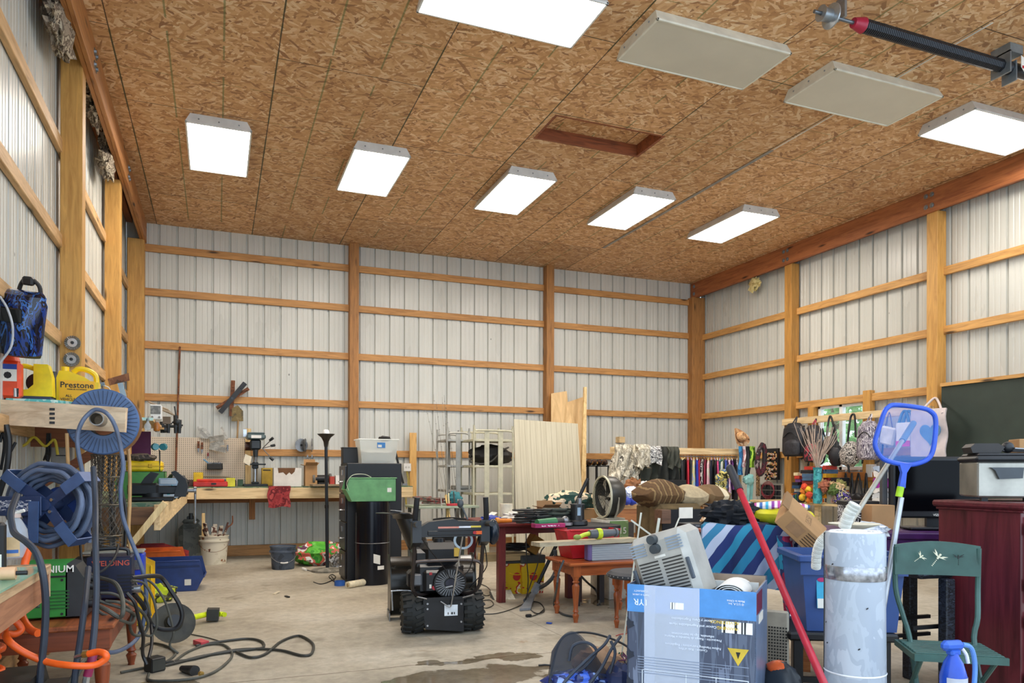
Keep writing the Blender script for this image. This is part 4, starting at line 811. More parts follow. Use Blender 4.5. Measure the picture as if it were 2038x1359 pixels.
# grey tube cart and cream tube rack
TB = mt('b9b49a', .45, .1, .1, 14); TG = mt('a2a19a', .4, .2, .1)
def rackcart(name, label, x0, x1, Y, D, ztop, m, verts, shelves, grp=None):
    t = thing(name, label, 'cart', ((x0+x1)/2, Y+D/2, 0)); r = .014
    for y in (Y, Y+D):
        part('frame', G().tube([(x0, y, 0), (x0, y, ztop-.07), (x0+.02, y, ztop-.02), (x0+.07, y, ztop), (x1-.07, y, ztop), (x1-.02, y, ztop-.02), (x1, y, ztop-.07), (x1, y, 0)], r, 8, 3), m, t, world=True)
        for k in verts: xx = x0+(x1-x0)*k; part('slat', G().bx(xx-.035, y-.004, .1, xx+.035, y+.004, ztop, .002), m, t, world=True)
    for z in shelves: part('shelf', G().bx(x0, Y, z-.03, x1, Y+D, z, .004), m, t, world=True)
    return t
cz = PY(980, 857, 9.4).z
rackcart('tube_cart', 'cream metal cart with tall slatted side and shelves, black bag on its upper shelf', PY(943, 857, 9.4).x, PY(1021, 857, 9.4).x, 9.4, .55, cz, TB, (.33, .68), (PY(980, 874, 9.4).z, PY(980, 926, 9.4).z, PY(980, 981, 9.4).z, .35))
rackcart('tube_cart', 'grey metal cart standing behind the cream cart beside the fishing rods', PY(894, 861, 9.75).x, PY(943, 861, 9.75).x-.03, 9.85, .5, PY(920, 861, 9.75).z, TG, (.5,), (PY(900, 873, 9.75).z, PY(900, 925, 9.75).z, PY(900, 975, 9.75).z))
zz = PY(980, 926, 9.4).z; c = PY(980, 920, 9.6); t = thing('duffel_bag', 'black duffel bag on the upper shelf of the cream cart', 'bag', (c.x, 9.68, zz)); part('bag', G().ball((0, 0, .14), (.3, .18, .14), 22, 14, .25, 5), mt('1f1d1b', .6, 0, .3), t); part('strap', G().tube([(-.3, -.1, .1), (-.34, -.14, .05), (-.2, -.17, .02), (-.05, -.19, .06), (.1, -.18, .2), (.22, -.12, .25)], .012), mt('4a463f'), t)
zz = PY(900, 975, 9.75).z
for k in range(3): solo('pipe', G().cyl((PY(905, 970, 9.9).x, 9.92+k*.07, zz+.03), (PY(940, 970, 9.9).x-.01, 9.94+k*.07, zz+.03), .028, n=12), TG, 'grey plastic pipe on a lower shelf of the grey cart, %s' % ['front one', 'middle one', 'back one'][k], 'pipe', 'pipes on the grey cart')
# leaning panels
def leaner(name, pts, m, label, cat, th, lean):
    P = [PY(x, y, Y) for x, y, Y in pts]; n = len(P); d = Vector((0, th, 0)); g = G(); g.add(P+[q+d for q in P], [tuple(range(n)), tuple(range(2*n-1, n-1, -1))]+[(i, n+i, n+(i+1) % n, (i+1) % n) for i in range(n)]); return solo(name, g, m, label, cat, smooth=0)
def paneling():
    m, t, b = _base('paneling', .55); v = coords(t, (1, 0, .05)); f = noise_(t, v, 30, 4); c = ramp(t, f, [(.3, 'bdb59c'), (.7, 'd0c9b2')])
    sx = N(t, 'ShaderNodeSeparateXYZ'); t.links.new(coords(t, (11.5, 1, 1)), sx.inputs[0]); fr = N(t, 'ShaderNodeMath', operation='FRACT'); t.links.new(sx.outputs[0], fr.inputs[0]); k = ramp(t, fr.outputs[0], [(.05, 0.0), (.07, 1.0)])
    mx = N(t, 'ShaderNodeMix', data_type='RGBA'); t.links.new(k, mx.inputs[0]); mx.inputs[6].default_value = (*lin('9c9378'), 1); t.links.new(c, mx.inputs[7]); t.links.new(mx.outputs[2], b.inputs['Base Color']); return m
leaner('wall_paneling', [(1023, 834, 10.4), (1150, 843, 10.4), (1166, 1099, 10.15), (1028, 1101, 10.15)], paneling(), 'cream grooved panel sheet leaning upright behind the workshop tables', 'panel', .012, 0)
leaner('plywood_sheet', [(1097, 783, 11.1), (1128, 778, 11.1), (1130, 800, 11.08), (1160, 790, 11.1), (1163, 1090, 10.6), (1097, 1090, 10.6)], wood('c8a06a', 'dcb985', 'z', .6, .3, False), 'tan plywood offcut with a stepped top behind the cream panel', 'plywood', .012, 0)
leaner('board', [(1163, 770, 10.9), (1168, 770, 10.9), (1165, 1090, 10.2), (1153, 1090, 10.2)], BWz, 'tall pale board leaning at the right edge of the plywood', 'board', .04, 0)
# ------------------------------------------------------------------ snow blower in the middle of the floor
t = thing('snow_blower', 'black walk-behind snow blower parked in the middle of the floor, handlebars toward the viewer', 'snow blower', (1.575, 5.42, 0), -.14); t.scale = (1.04, 1.0, .94)
B1 = mt('17181b', .32, 0, .25); B2 = mt('0f1013', .42, 0, .1); BM_ = mt('2b2927', .35, .4, .3)
for s in (-1, 1):
    wl = part('wheel', G().lathe([(.07, -.055), (.135, -.07), (.152, -.05), (.155, 0), (.152, .05), (.135, .07), (.07, .055)], (s*.215, 0, .166), (1, 0, 0), 28), RUBB, t)
    g = G()
    for k in range(16):
        a = 2*pi*k/16; c = Vector((s*.215, cos(a)*.157, .166+sin(a)*.157)); r_ = Vector((0, cos(a), sin(a))); tt = Vector((0, -sin(a), cos(a)))
        for sx in (-1, 1):
            p = c+Vector((sx*.012, 0, 0))+tt*(.014*sx); q = c+Vector((sx*.074, 0, 0))-tt*.012-r_*.012; g.beam(p, q, .024, .020, r_)
    part('tread', g, RUBB, wl, 0)['kind'] = 'stuff'
    part('rim', G().lathe([(.0, -.03), (.03, -.04), (.05, -.02), (.075, -.04), (.075, .04), (.05, .02), (.03, .04), (0, .03)], (s*.215, 0, .166), (1, 0, 0), 20), mt('8a8a88', .4, .5), wl)
part('axle', G().cyl((-.29, 0, .166), (.29, 0, .166), .012), STL, t)
part('gear_case', G().prism([(-.13, .05), (.14, .02), (.14, .30), (-.15, .30), (-.15, .12)], -.13, .12).bx(-.15, -.16, .28, .15, .3, .30), B1, t)
lb = part('label', G().bx(-.0, -.134, .15, .095, -.1315, .235), mt('dfe3e6'), t); part('barcode', G().bx(.02, -.1355, .16, .075, -.1345, .178), blotch(['1c1c1c', 'e8e8e8'], 90, .6, stretch=(1, .01, .01)), lb)
for x, z in ((-.12, .25), (-.12, .21), (-.12, .08), (.12, .24), (.12, .1)): part('bolt', G().cyl((x, -.14, z), (x, -.13, z), .008, n=6), CHR, t)
part('engine', G().bx(-.19, -.02, .30, .16, .26, .55, .03).bx(-.21, .0, .48, -.08, .24, .66, .03), B1, t)
en = part('recoil_cover', G().cyl((.045, -.10, .40), (.045, 0, .40), .115, .135, 32).bx(-.14, -.07, .32, .0, 0, .50, .02), B1, t)
g = G()
for k in range(30):
    a = 2*pi*k/30; u = Vector((cos(a), 0, sin(a))); c = Vector((.045, -.104, .40)); g.beam(c+u*.045, c+u*.105, .005, .008, (0, 1, 0))
part('vents', g, mt('8a8c90', .4), en)['kind'] = 'stuff'
part('hub', G().cyl((.045, -.112, .40), (.045, -.10, .40), .034, n=24), mt('2a2a38', .3), en); part('pull_handle', G().cyl((.01, -.125, .37), (.06, -.125, .38), .008), STL, en)
part('control', G().bx(-.10, -.078, .465, -.08, -.068, .485), RED, en); part('control', G().cyl((-.065, -.09, .365), (-.065, -.068, .365), .017), RED, en); part('control', G().bx(-.10, -.078, .36, -.085, -.068, .39), PAP, en)
ft = part('fuel_tank', G().bx(-.15, -.02, .53, .14, .24, .71, .05), B2, t); part('fuel_cap', G().cyl((-.01, .08, .70), (-.01, .08, .74), .045, .04, 20), B1, ft); part('warning_label', G().bx(.085, -.0225, .60, .125, -.019, .67), mt('d9b24a'), ft)
part('muffler', G().cyl((.1, .12, .42), (.24, .12, .42), .06, n=20), BM_, t); part('air_box', G().bx(-.24, .02, .34, -.17, .2, .48, .02), B1, t)
part('electric_start_box', G().bx(-.21, -.06, .38, -.15, .02, .47, .01), mt('6a6c70'), t)
# auger housing ahead of the wheels
ah = part('auger_housing', G().slab(lambda u, v: (-.33+.66*v, .72-.27*sin(.35+u*2.5), .27-.27*cos(.35+u*2.5)*1.0), 14, 2, .006), mt('26241f', .22, .3, .3), t)
for s in (-1, 1):
    P = [(.76, .02), (.76, .54), (.58, .56), (.47, .45), (.43, .27), (.47, .1), (.56, .02)]
    part('side_plate', G().prism(P, s*.33, s*.336, 'yz'), mt('2c2a24', .3, .3, .3), ah); part('skid_shoe', G().bx(s*.337, .46, 0, s*.345, .7, .07), STL, ah)
g = G(); g.cyl((-.32, .66, .24), (.32, .66, .24), .02)
g.tube([(x/20, .66+.17*cos(x*.9), .24+.17*sin(x*.9)) for x in range(-6, 7)], .022); part('auger', g, mt('7b7a76', .4, .6), ah)
part('chute_base', G().cyl((-.06, .50, .46), (-.06, .50, .60), .10, .09, 24), B1, t)
ch = part('chute', G().slab(lambda u, v: (-.09+.085*cos(pi*(u*1.3-.15)+pi)-.13*v, .48+.085*sin(pi*(u*1.3-.15)+pi)-.0*v, .56+.34*v), 12, 6, .005), mt('1c1a18', .25, .1, .2), t)
part('deflector', G().slab(lambda u, v: (-.22+.095*cos(pi*(u*1.3-.15)+pi)-.14*v*v-.0*v, .48+.09*sin(pi*(u*1.3-.15)+pi)-.10*v, .88+.12*v-.07*v*v), 12, 5, .006), mt('2a2825', .3, .1, .25), ch); part('sticker', G().beam((-.27, .385, .945), (-.33, .34, .955), .05, .004, (0, 0, 1)), mt('d9d4cc'), ch)
part('chute_panel', G().slab(lambda u, v: (-.02+.26*u, .42-.05*v, .62+.27*v-.05*(u-.5)**2), 8, 4, .006), mt('262422', .3), t)
# handlebars
for s in (-1, 1):
    part('handlebar', G().tube([(s*.10, .02, .30), (s*.19, -.12, .32), (s*.235, -.22, .40), (s*.235, -.30, .58), (s*.235, -.38, .80), (s*.235, -.44, .88), (s*.24, -.56, .90)], .0135, 10, 5), mt('37302e', .3, .3), t)
    part('handle_grip', G().cyl((s*.24, -.50, .895), (s*.24, -.64, .905), .02, n=14), BLK, t)
    part('clutch_lever', G().tube([(s*.235, -.42, .88), (s*.24, -.44, .94), (s*.235, -.46, 1.02), (s*.23, -.47, 1.09)], .019, 10, 4), BLK, t)
    part('side_bracket', G().prism([(-.47, .76), (-.36, .72), (-.34, .90), (-.46, .92)], s*.20, s*.26, 'yz'), B1, t)
part('cross_tube', G().tube([(-.235, -.30, .58), (-.20, -.29, .60), (0, -.29, .605), (.18, -.29, .60), (.235, -.30, .57), (.24, -.27, .50), (.235, -.22, .42)], .0125, 10, 5), mt('4a3f3b', .3, .3), t)
dp = part('dash_panel', G().prism([(-.21, .80), (.24, .80), (.23, .905), (.05, .915), (.02, .93), (-.15, .91), (-.21, .87)], -.46, -.36), B1, t)
part('speed_strip', G().bx(-.09, -.465, .862, .05, -.4605, .875), mt('d98a78'), dp); part('speed_strip', G().bx(.05, -.465, .864, .13, -.4605, .877), mt('dcdce0'), dp); part('speed_strip', G().bx(.13, -.465, .866, .20, -.4605, .879), mt('dcc24a'), dp)
part('lower_panel', G().bx(-.16, -.465, .81, .22, -.455, .845, .004), B2, dp); part('light_switch', G().bx(.165, -.47, .815, .205, -.46, .84), ORG, dp); part('button', G().cyl((.155, -.475, .828), (.155, -.46, .828), .012), RED, dp)
part('shift_lever', G().cyl((.12, -.40, .92), (.08, -.37, 1.03), .006).ball((.075, -.365, 1.04), (.022, .022, .035)), mt('4a4f52'), t)
part('crank_gear', G().open_lathe([(.052, -.003), (.068, -.003), (.068, .003), (.052, .003), (.052, -.003)], (.10, -.34, .76), (0, 1, 0), 28), mt('a8b4bc', .3, .6), t)
part('control_rod', G().cyl((.09, -.38, .80), (.045, -.16, .24), .006), CHR, t); part('crank_arm', G().tube([(.045, -.16, .24), (.03, -.155, .225), (-.03, -.15, .27)], .006), CHR, t)
for k, pts in enumerate((((-.2, -.36, .8), (-.12, -.3, .68), (-.02, -.2, .55), (.04, -.12, .44)), ((.2, -.38, .8), (.17, -.3, .6), (.14, -.25, .5), (.06, -.2, .46)), ((.23, -.38, .8), (.27, -.3, .62), (.3, -.1, .5), (.2, 0, .34)))): part('cable', G().tube(pts, .004), BLK, t)
part('chute_crank', G().tube([(-.20, -.02, .33), (-.26, -.05, .345), (-.36, -.08, .35), (-.365, -.08, .33), (-.36, -.085, .2)], .006), CHR, t); part('headlight_housing', G().ball((.31, -.33, .82), (.045, .06, .10)), mt('16202c', .2), t)
for k in (-1, 1): part('clip', G().tube([(k*.2-.0, -.2, .32), (k*.12, -.15, .29)], .006), CHR, t)
# ------------------------------------------------------------------ tables and clutter in the middle
DR = wood('4a1a1c', '6d2c2a', 'x', .35); DRz = wood('4a1a1c', '6d2c2a', 'z', .35)
t = thing('table', 'dark red wooden table right behind the snow blower', 'table', (2.85, 6.85, 0))
part('tabletop', G().bx(2.36, 6.36, .70, 3.2, 7.35, .73, .006), DR, t, world=True)
for x, y in ((2.40, 6.40), (3.1, 6.40), (2.40, 7.25), (3.1, 7.25)): part('leg', G().bx(x, y, 0, x+.07, y+.07, .70, .004), DRz, t, world=True)
part('apron', G().bx(2.44, 6.41, .63, 3.14, 6.43, .70), DR, t, world=True)
t = thing('folding_table', 'black round-cornered plastic table piled with cords and power tools', 'table', (3.4, 6.1, 0)); DKP = mt('2e2f30', .5)
n = 24; P = [(3.06+.32*math.copysign(abs(cos(2*pi*k/n))**.6, cos(2*pi*k/n)), 6.04+.30*math.copysign(abs(sin(2*pi*k/n))**.6, sin(2*pi*k/n))) for k in range(n)]
part('tabletop', G().prism(P, .695, .73, 'xy'), DKP, t, world=True); part('leg', G().bx(2.98, 6.0, 0, 3.03, 6.04, .70), mt('2c2426'), t, world=True); part('leg', G().bx(3.1, 6.2, 0, 3.15, 6.25, .70), mt('4a2a20'), t, world=True); part('leg', G().bx(3.28, 6.1, 0, 3.33, 6.15, .70), mt('2c2426'), t, world=True)
T1 = .731
def at(px, py, Y, dz=0): p = PY(px, py, Y); return p
c = PY(1008, 1020, 6.7); t = thing('paint_can', 'cream paint tin upside down on the dark red table', 'tin', (c.x, 6.7, T1)); part('can', G().cyl((0, 0, .03), (0, 0, .165), .062, n=24), mt('e6dcc4', .5), t); part('lid', G().cyl((0, 0, 0), (0, 0, .03), .045, n=20), mt('6d4a3c'), t)
solo('blue_glove', G().ball((PY(978, 1020, 6.6).x, 6.6, T1+.03), (.09, .06, .03), nz=.6, seed=5), mt('2c44a0', .6), 'blue glove lying at the left end of the dark red table', 'glove')
c = PY(1005, 1035, 6.42); t = thing('flashlight', 'orange plastic work torch at the front edge of the dark red table', 'torch', (c.x, 6.42, T1)); part('body', G().cyl((-.07, 0, .022), (.06, -.01, .022), .022, .018), mt('f08a2a'), t); part('head', G().cyl((-.09, 0, .025), (-.06, 0, .024), .028), mt('f09a3a'), t)
pileof('rag_heap', 'heap of white rags on the dark red table', 'rags', (PY(1030, 1020, 6.55).x, 6.6, T1), (.13, .09, .05), mt('e2ddd2', .9, 0, .1), .6, 4)
c = PY(1056, 1015, 6.2); t = thing('spray_can', 'red spray tin behind the cords on the plastic table', 'tin', (c.x, 6.25, T1)); part('can', G().cyl((0, 0, 0), (0, 0, .10), .035, n=18), mt('c8302a', .35), t); part('cap', G().cyl((0, 0, .10), (0, 0, .15), .018), mt('3a4a3c'), t)
for k, (px, py, r, m_, lab) in enumerate(((1046, 1048, .12, BLK, 'black extension cord bundle at the left end of the plastic table'), (1075, 1030, .15, mt('2a2c2a'), 'dark power cord heap behind the green grinder'), (1110, 1020, .14, mt('3a423a'), 'thick grey-green hose coiled behind the black pump'), (1128, 1008, .10, mt('22211f'), 'thin black cord looped over the boxes on the plastic table'))):
    c = PY(px, py, 6.05); g = G(); coil(g, (c.x, 6.05-.04*(k == 0), T1+.02), r, 7, .008+.004*(k == 2), .018, .16, seed=20+k); solo('power_cord', g, m_, lab, 'cord', 'cords heaped on the plastic table')
c = PY(1095, 1040, 5.85); t = thing('angle_grinder', 'green angle grinder on the front of the plastic table', 'grinder', (c.x, 5.82, T1)); t.rotation_euler = (0, 0, .25)
part('body', G().cyl((-.16, 0, .04), (.04, 0, .045), .032, .036, 16), mt('2c7a4c', .4), t); part('grip', G().cyl((.04, 0, .045), (.14, 0, .05), .03, .026, 14), mt('33342f'), t); part('head', G().ball((.15, 0, .05), (.04, .035, .04)), STL, t); part('guard', G().open_lathe([(.02, 0), (.06, 0), (.06, .025)], (.16, 0, .01), (0, 0, 1), 20), STL, t)
t = thing('hardback_book', 'magenta boxed tool case at the front edge of the plastic table', 'case', (PY(1085, 1048, 5.76).x, 5.78, T1)); part('case', G().bx(-.1, -.04, 0, .18, .05, .035, .003), mt('9a1f5a', .5), t)
part('print', G().bx(-.04, -.0415, .012, .12, -.04, .022), blotch(['e8dce4', '9a1f5a'], 60, .5), t)
c = PY(1152, 1046, 5.9); t = thing('sump_pump', 'black cylindrical pump standing on the plastic table', 'pump', (c.x, 5.93, T1)); part('base', G().lathe([(.085, 0), (.095, .01), (.09, .04), (.08, .05)], n=24), BLK, t); part('body', G().cyl((0, 0, .05), (0, 0, .18), .063, .06, 24), mt('232527', .35), t); part('cap', G().cyl((0, 0, .18), (0, 0, .19), .066, n=24), mt('3c3e40'), t); part('label', G().bx(-.03, -.064, .09, .0, -.061, .16), mt('9ab8cc'), t); part('outlet', G().cyl((.02, 0, .18), (.02, 0, .24), .022), STL, t)
pileof('duffel_bag', 'dark green lumpy bag with pale patches lying beside the fan', 'bag', (PY(1142, 995, 6.6).x, 6.7, T1+.10), (.30, .14, .10), blotch(['1f4038', '24483e', 'e0c9a8', '2a4a40', '1c362f'], 5, .8), .3, 6)
solo('cardboard_box', G().bx(PY(1075, 1000, 6.8).x, 6.62, T1, PY(1185, 1000, 6.8).x, 6.98, T1+.10, .004), CARD, 'flat brown carton under the dark green bag', 'box')
t = thing('cardboard_box', 'small open carton standing left of the dark green bag', 'box', (PY(1082, 1000, 6.5).x, 6.4, T1)); carton(t, .17, .13, .14, CARDd, True)
solo('notebook', G().prism([(0, 0), (.1, .07), (.1, .075), (0, .008)], -.08, .08).add([], []), PAP, 'white folded card lying near the blue glove', 'card').location = (PY(975, 1000, 6.9).x, 6.9, T1)
# corner stool with red bin, finned radiator and plank
SW = wood('7c3a18', 'a5562a', 'x', .35); SWz = wood('7c3a18', 'a5562a', 'z', .35); T = rotm((2.98, 5.56, 0), -.06)
t = thing('side_table', 'low brown wooden table with turned legs carrying the red bin', 'table', T=T)
part('tabletop', G().bx(-.38, -.29, .455, .37, .27, .48, .008), SW, t); part('apron', G().bx(-.33, -.25, .375, .32, .22, .455, .003), SW, t)
for x, y in ((-.30, -.22), (.29, -.22), (-.30, .19), (.29, .19)): part('leg', turned_leg(x, y, .455, .032), SWz, t)
tz = .482; c = PY(1160, 1115, 5.45)
t = thing('stacking_bin', 'red stacking bin on the low brown table behind the plank', 'bin', (2.93, 5.68, tz)); bin_(t, .50, .24, .24, mt('c2232e', .4), .97); part('lid', G().bx(-.22, -.1, .20, .2, .1, .23, .01), mt('a81c28'), t)
t = thing('radiator_core', 'silver finned radiator core under the plank on the low brown table', 'radiator', (3.03, 5.42, tz)); part('core', G().bx(-.20, -.03, 0, .20, .03, .13), stripes(['6d7478', 'a9b0b4', '7d8488', 'b9bfc2'], 2, 55, .4), t, 0); part('end_tank', G().bx(-.24, -.04, 0, -.20, .04, .14, .01), mt('6a5a8a'), t); part('end_tank', G().bx(.20, -.035, 0, .22, .035, .135, .006), STL, t)
a, b = PY(1080, 1082, 5.22), PY(1270, 1086, 5.4); zp = tz+.155
solo('plank', G().beam((a.x, 5.36, zp), (b.x, 5.46, zp-.0), .14, .032), wood('8a7d66', 'b3a68a', 'x', .8), 'weathered grey plank laid across the radiator and the red bin', 'plank')
c = PY(1190, 1073, 5.35); t = thing('die_grinder', 'yellow and grey reciprocating power tool lying on the grey plank', 'power tool', (c.x, 5.37, zp+.02)); t.rotation_euler = (0, 0, .05); YG = mt('c6d82a', .4); GY_ = mt('5c6166', .45)
part('body', G().cyl((-.07, 0, .045), (.03, 0, .045), .035, .042, 18), GY_, t); part('band', G().cyl((-.005, 0, .045), (.035, 0, .045), .044, .046, 18), YG, t); part('nose', G().cyl((.03, 0, .045), (.17, 0, .05), .036, .028, 18).cyl((.17, 0, .05), (.19, 0, .05), .038, .036), GY_, t); part('trigger_grip', G().tube([(-.06, 0, .05), (-.12, 0, .04), (-.17, 0, .02)], .018), YG, t); part('battery', G().ball((-.18, 0, .024), (.035, .025, .022)), mt('8a9a4a'), t)
# vacuum wand and crevice tool, hoses to the floor
t = thing('vacuum_wand', 'long black vacuum wand leaning against the plastic table with a grey crevice nozzle', 'vacuum wand', PZ(1045, 1213, 0)); a, b = PY(1170, 952, 6.3), PZ(1062, 1180, .07); part('tube', G().cyl(a, b, .017, .017, 14), BLK, t, world=True); part('collar', G().cyl(a.lerp(b, .28), a.lerp(b, .32), .022), STL, t, world=True); c = PZ(1045, 1213, .01)
g = G(); g.beam(b+(a-b).normalized()*.1, b, .05, .05, (0, 1, 0)); d = (c-b); s_ = Vector((1, .1, 0)).normalized(); u_ = Vector((0, 0, .012)); g.add([b-s_*.02+u_, b+s_*.02+u_, c+s_*.055+u_, c-s_*.055+u_, b-s_*.02-u_*2, b+s_*.02-u_*2, c+s_*.055-u_*.6, c-s_*.055-u_*.6], [(0, 1, 2, 3), (7, 6, 5, 4), (0, 4, 5, 1), (1, 5, 6, 2), (2, 6, 7, 3), (3, 7, 4, 0)]); part('nozzle', g, mt('8b8f94', .35), t, world=True)
solo('vacuum_hose', G().tube([PY(1105, 1095, 5.95), PY(1106, 1135, 6.0), PY(1090, 1160, 6.1), PZ(1060, 1178, .03), PZ(1045, 1195, .02)], .018), mt('4a5056', .5), 'grey ribbed hose hanging from the table to the floor behind the wand', 'hose')
solo('power_cord', G().tube([PY(1047, 1062, 5.9), PY(1048, 1110, 5.95), PY(1051, 1150, 6.0), PY(1050, 1180, 6.1), PZ(1052, 1192, .01)], .005), BLK, 'thin black cord hanging straight down from the plastic table', 'cord')
solo('power_cord', G().tube([PY(1095, 1080, 5.8), PY(1078, 1095, 5.8), PY(1068, 1130, 5.85), PY(1055, 1165, 5.9), PZ(1046, 1200, .01), PZ(1066, 1220, .01), PZ(1083, 1215, .01), PZ(1075, 1200, .01), PZ(1055, 1196, .01)], .005), BLK, 'black cord curving from the plank down to the wand nozzle', 'cord')
solo('air_hose', G().tube([PY(1122, 1115, 5.3), PY(1112, 1140, 5.28), PY(1108, 1170, 5.25), PZ(1103, 1205, .02), PZ(1120, 1222, .012), PZ(1150, 1228, .012)], .009), mt('33383c'), 'dark hose hanging beside the front leg of the low brown table', 'hose')
solo('air_hose', G().tube([PZ(1158, 1148, .3), PZ(1170, 1160, .15), PZ(1186, 1175, .05), PZ(1193, 1198, .012), PZ(1190, 1203, .012)], .010), mt('33383c'), 'dark hose running on the floor under the low brown table', 'hose')
solo('power_cord', G().tube(on_floor((955, 1222), (985, 1221), (1010, 1215), (1035, 1205), (1046, 1198)), .004), BLK, 'thin cord on the floor from the snow blower to the wand nozzle', 'cord'); t = thing('cord_plug', 'black plug lying at the end of its cord near the low brown table', 'plug', PZ(1052, 1228, .0)); part('plug', G().bx(-.025, -.015, 0, .025, .015, .025, .006), BLK, t); part('cord', G().tube([PZ(1055, 1227, .01), PZ(1070, 1222, .006), PZ(1083, 1212, .006)], .004), BLK, t, world=True)
solo('power_cord', G().tube(on_floor((950, 1172), (966, 1185), (978, 1180), (970, 1168), (955, 1160), (962, 1150)), .004), BLK, 'black cord tangled on the floor right of the snow blower wheel', 'cord'); solo('power_cord', G().tube(on_floor((955, 1196), (975, 1194), (982, 1203), (968, 1210), (954, 1206)), .004), BLK, 'black cord loop on the floor in front of the work light', 'cord')
t = thing('work_light', 'cream square LED work light lying on the floor', 'work light', (PZ(1000, 1190, 0).x, PZ(1000, 1192, 0).y+.05, 0)); t.rotation_euler = (.35, 0, -.1); part('frame', G().bx(-.11, -.1, 0, .11, .1, .03, .008), mt('3a3a38'), t); part('lens', G().bx(-.10, -.09, .028, .10, .09, .036), blotch(['e8e4d4', 'd8d3c0', 'c9c3ac'], 30, .4), t); part('foot', G().bx(-.1, .06, -.04, .1, .08, .0), mt('3a3a38'), t)
# under the dark red table
YB_ = blotch(['e2bc1c', 'e2bc1c', 'e2bc1c', 'e2bc1c', 'c8352c', 'f0e6c8', 'e2bc1c'], 6, .5)
for k, (x, y) in enumerate(((PZ(988, 1165, 0).x, 6.95), (PZ(1022, 1166, 0).x, 6.9))):
    t = thing('pet_food_bin', 'yellow printed square bucket under the dark red table, %s' % ('left one with cords on top' if k == 0 else 'right one with a dark lid'), 'bucket', (x, y, 0), 0, 'yellow buckets under the table'); g = G(); tub(g, .11, .11, .125, .125, .30); part('body', g, YB_, t, 0); part('lid', G().bx(-.13, -.13, .30, .13, .13, .33 if k == 0 else .38, .008), mt('4a4e4e'), t); part('picture', G().cyl((.0, -.125, .17), (.0, -.119, .17), .04, n=20), mt('c8352c'), t); part('handle', G().tube([(-.13, 0, .27), (-.06, -.135, .20), (.06, -.135, .2), (.13, 0, .27)], .004), YEL, t)
c = PZ(988, 1165, 0); solo('plank', G().bx(c.x-.35, 6.8, .332, c.x+.13, 7.0, .40, .003), wood('a58a5c', 'c9ae7c', 'x'), 'short cream board lying on the left yellow bucket', 'board')
g = G(); coil(g, (c.x+.0, 6.88, .43), .11, 7, .011, .008, .12, seed=33); solo('power_cord', g, BLK, 'bundle of black cables on the board over the yellow buckets', 'cord')
c = PZ(1022, 1166, 0); t = thing('cardboard_box', 'small tan carton tipped on the right yellow bucket', 'box', (c.x-.03, 6.88, .385)); t.rotation_euler = (0, .55, 0); part('box', G().bx(-.05, -.07, 0.03, .07, .07, .2, .003), mt('a87c3a', .8), t); part('print', G().cyl((.01, -.072, .12), (.01, -.069, .12), .025, n=16), mt('7a4a24'), t)
# white insulation box and the drum fan
a, b = Vector((3.437, 6.2, .746)), Vector((3.64, 6.2, .746)); zt = a.z; t = thing('insulation_box', 'white printed carton marked R-15 standing under the drum fan', 'box', ((a.x+b.x)/2, 6.4, 0))
part('box', G().bx(a.x, 6.2, 0, b.x, 6.58, zt, .004), mt('e2dfd4', .7), t, world=True); xm = a.x+.003; part('green_panel', G().bx(xm, 6.195, zt-.25, b.x, 6.199, zt-.005), blotch(['6d8a52', '7d9a60', '9ab07c'], 6, .6), t, world=True)
text('lettering', 'R-15', .085, PAP, t, FRONT(0, 6.193-6.4, zt-.10)); part('magenta_print', G().bx(a.x-.002, 6.24, zt-.15, a.x-.0005, 6.38, zt-.09), blotch(['b8388a', 'e2dfd4'], 30, .6), t, world=True)
c = Vector((3.53, 6.36, 0)); t = thing('drum_fan', 'round drum fan with cream rim and dark housing facing left', 'fan', (c.x, 6.36, zt)); t.rotation_euler = (0, 0, -1.62); FR = .20
part('housing', G().open_lathe([(FR-.006, -.08), (FR, -.08), (FR-.005, .04), (FR-.05, .10), (FR-.06, .10), (FR-.012, .04), (FR-.006, -.08)], (0, 0, FR+.02), (0, 1, 0), 36), mt('3a3a36', .35), t)
part('front_ring', G().open_lathe([(FR-.012, -.085), (FR+.004, -.09), (FR+.004, -.07), (FR-.012, -.07), (FR-.012, -.085)], (0, 0, FR+.02), (0, 1, 0), 36), mt('cfc9ac', .4), t)
g = G()
for r in (.03, .06, .09, .12, .15, .175): g.open_lathe([(r-.0015, -.098), (r+.0015, -.098), (r, -.095), (r-.0015, -.098)], (0, 0, FR+.02), (0, 1, 0), 36)
for k in range(12): a_ = pi*k/6; u = Vector((cos(a_), 0, sin(a_))); g.cyl(Vector((0, -.096, FR+.02))+u*.02, Vector((0, -.082, FR+.02))+u*(FR-.004), .0015, n=4)
part('grille', g, mt('3c3a34', .4, .4), t)
for k in range(4):
    a_ = k*pi/2+.4; part('fan_blade', G().slab(lambda u, v: (cos(a_+(v-.5)*.9)*(.03+.135*u), -.03+.03*(v-.5), FR+.02+sin(a_+(v-.5)*.9)*(.03+.135*u)), 4, 6, .003), mt('cfcab8', .4), t)
part('motor', G().cyl((0, -.03, FR+.02), (0, .07, FR+.02), .05, .045, 20), mt('3a3a36'), t); part('stand', G().bx(-.12, -.09, 0, .12, .11, .02, .008).bx(-.02, -.02, .0, .02, .06, .1).tube([(-.1, 0, .01), (-.17, 0, .1), (-.19, 0, FR+.02)], .01).tube([(.1, 0, .01), (.17, 0, .1), (.19, 0, FR+.02)], .01), mt('b0a894', .5), t)
t = thing('white_rack', 'white plastic crate with vertical slats right of the finned radiator', 'crate', (PY(1250, 1100, 6.25).x, 6.25, 0)); part('crate', G().bx(-.10, -.02, 0, .08, .15, .55, .006), mt('cfcab6', .5), t)
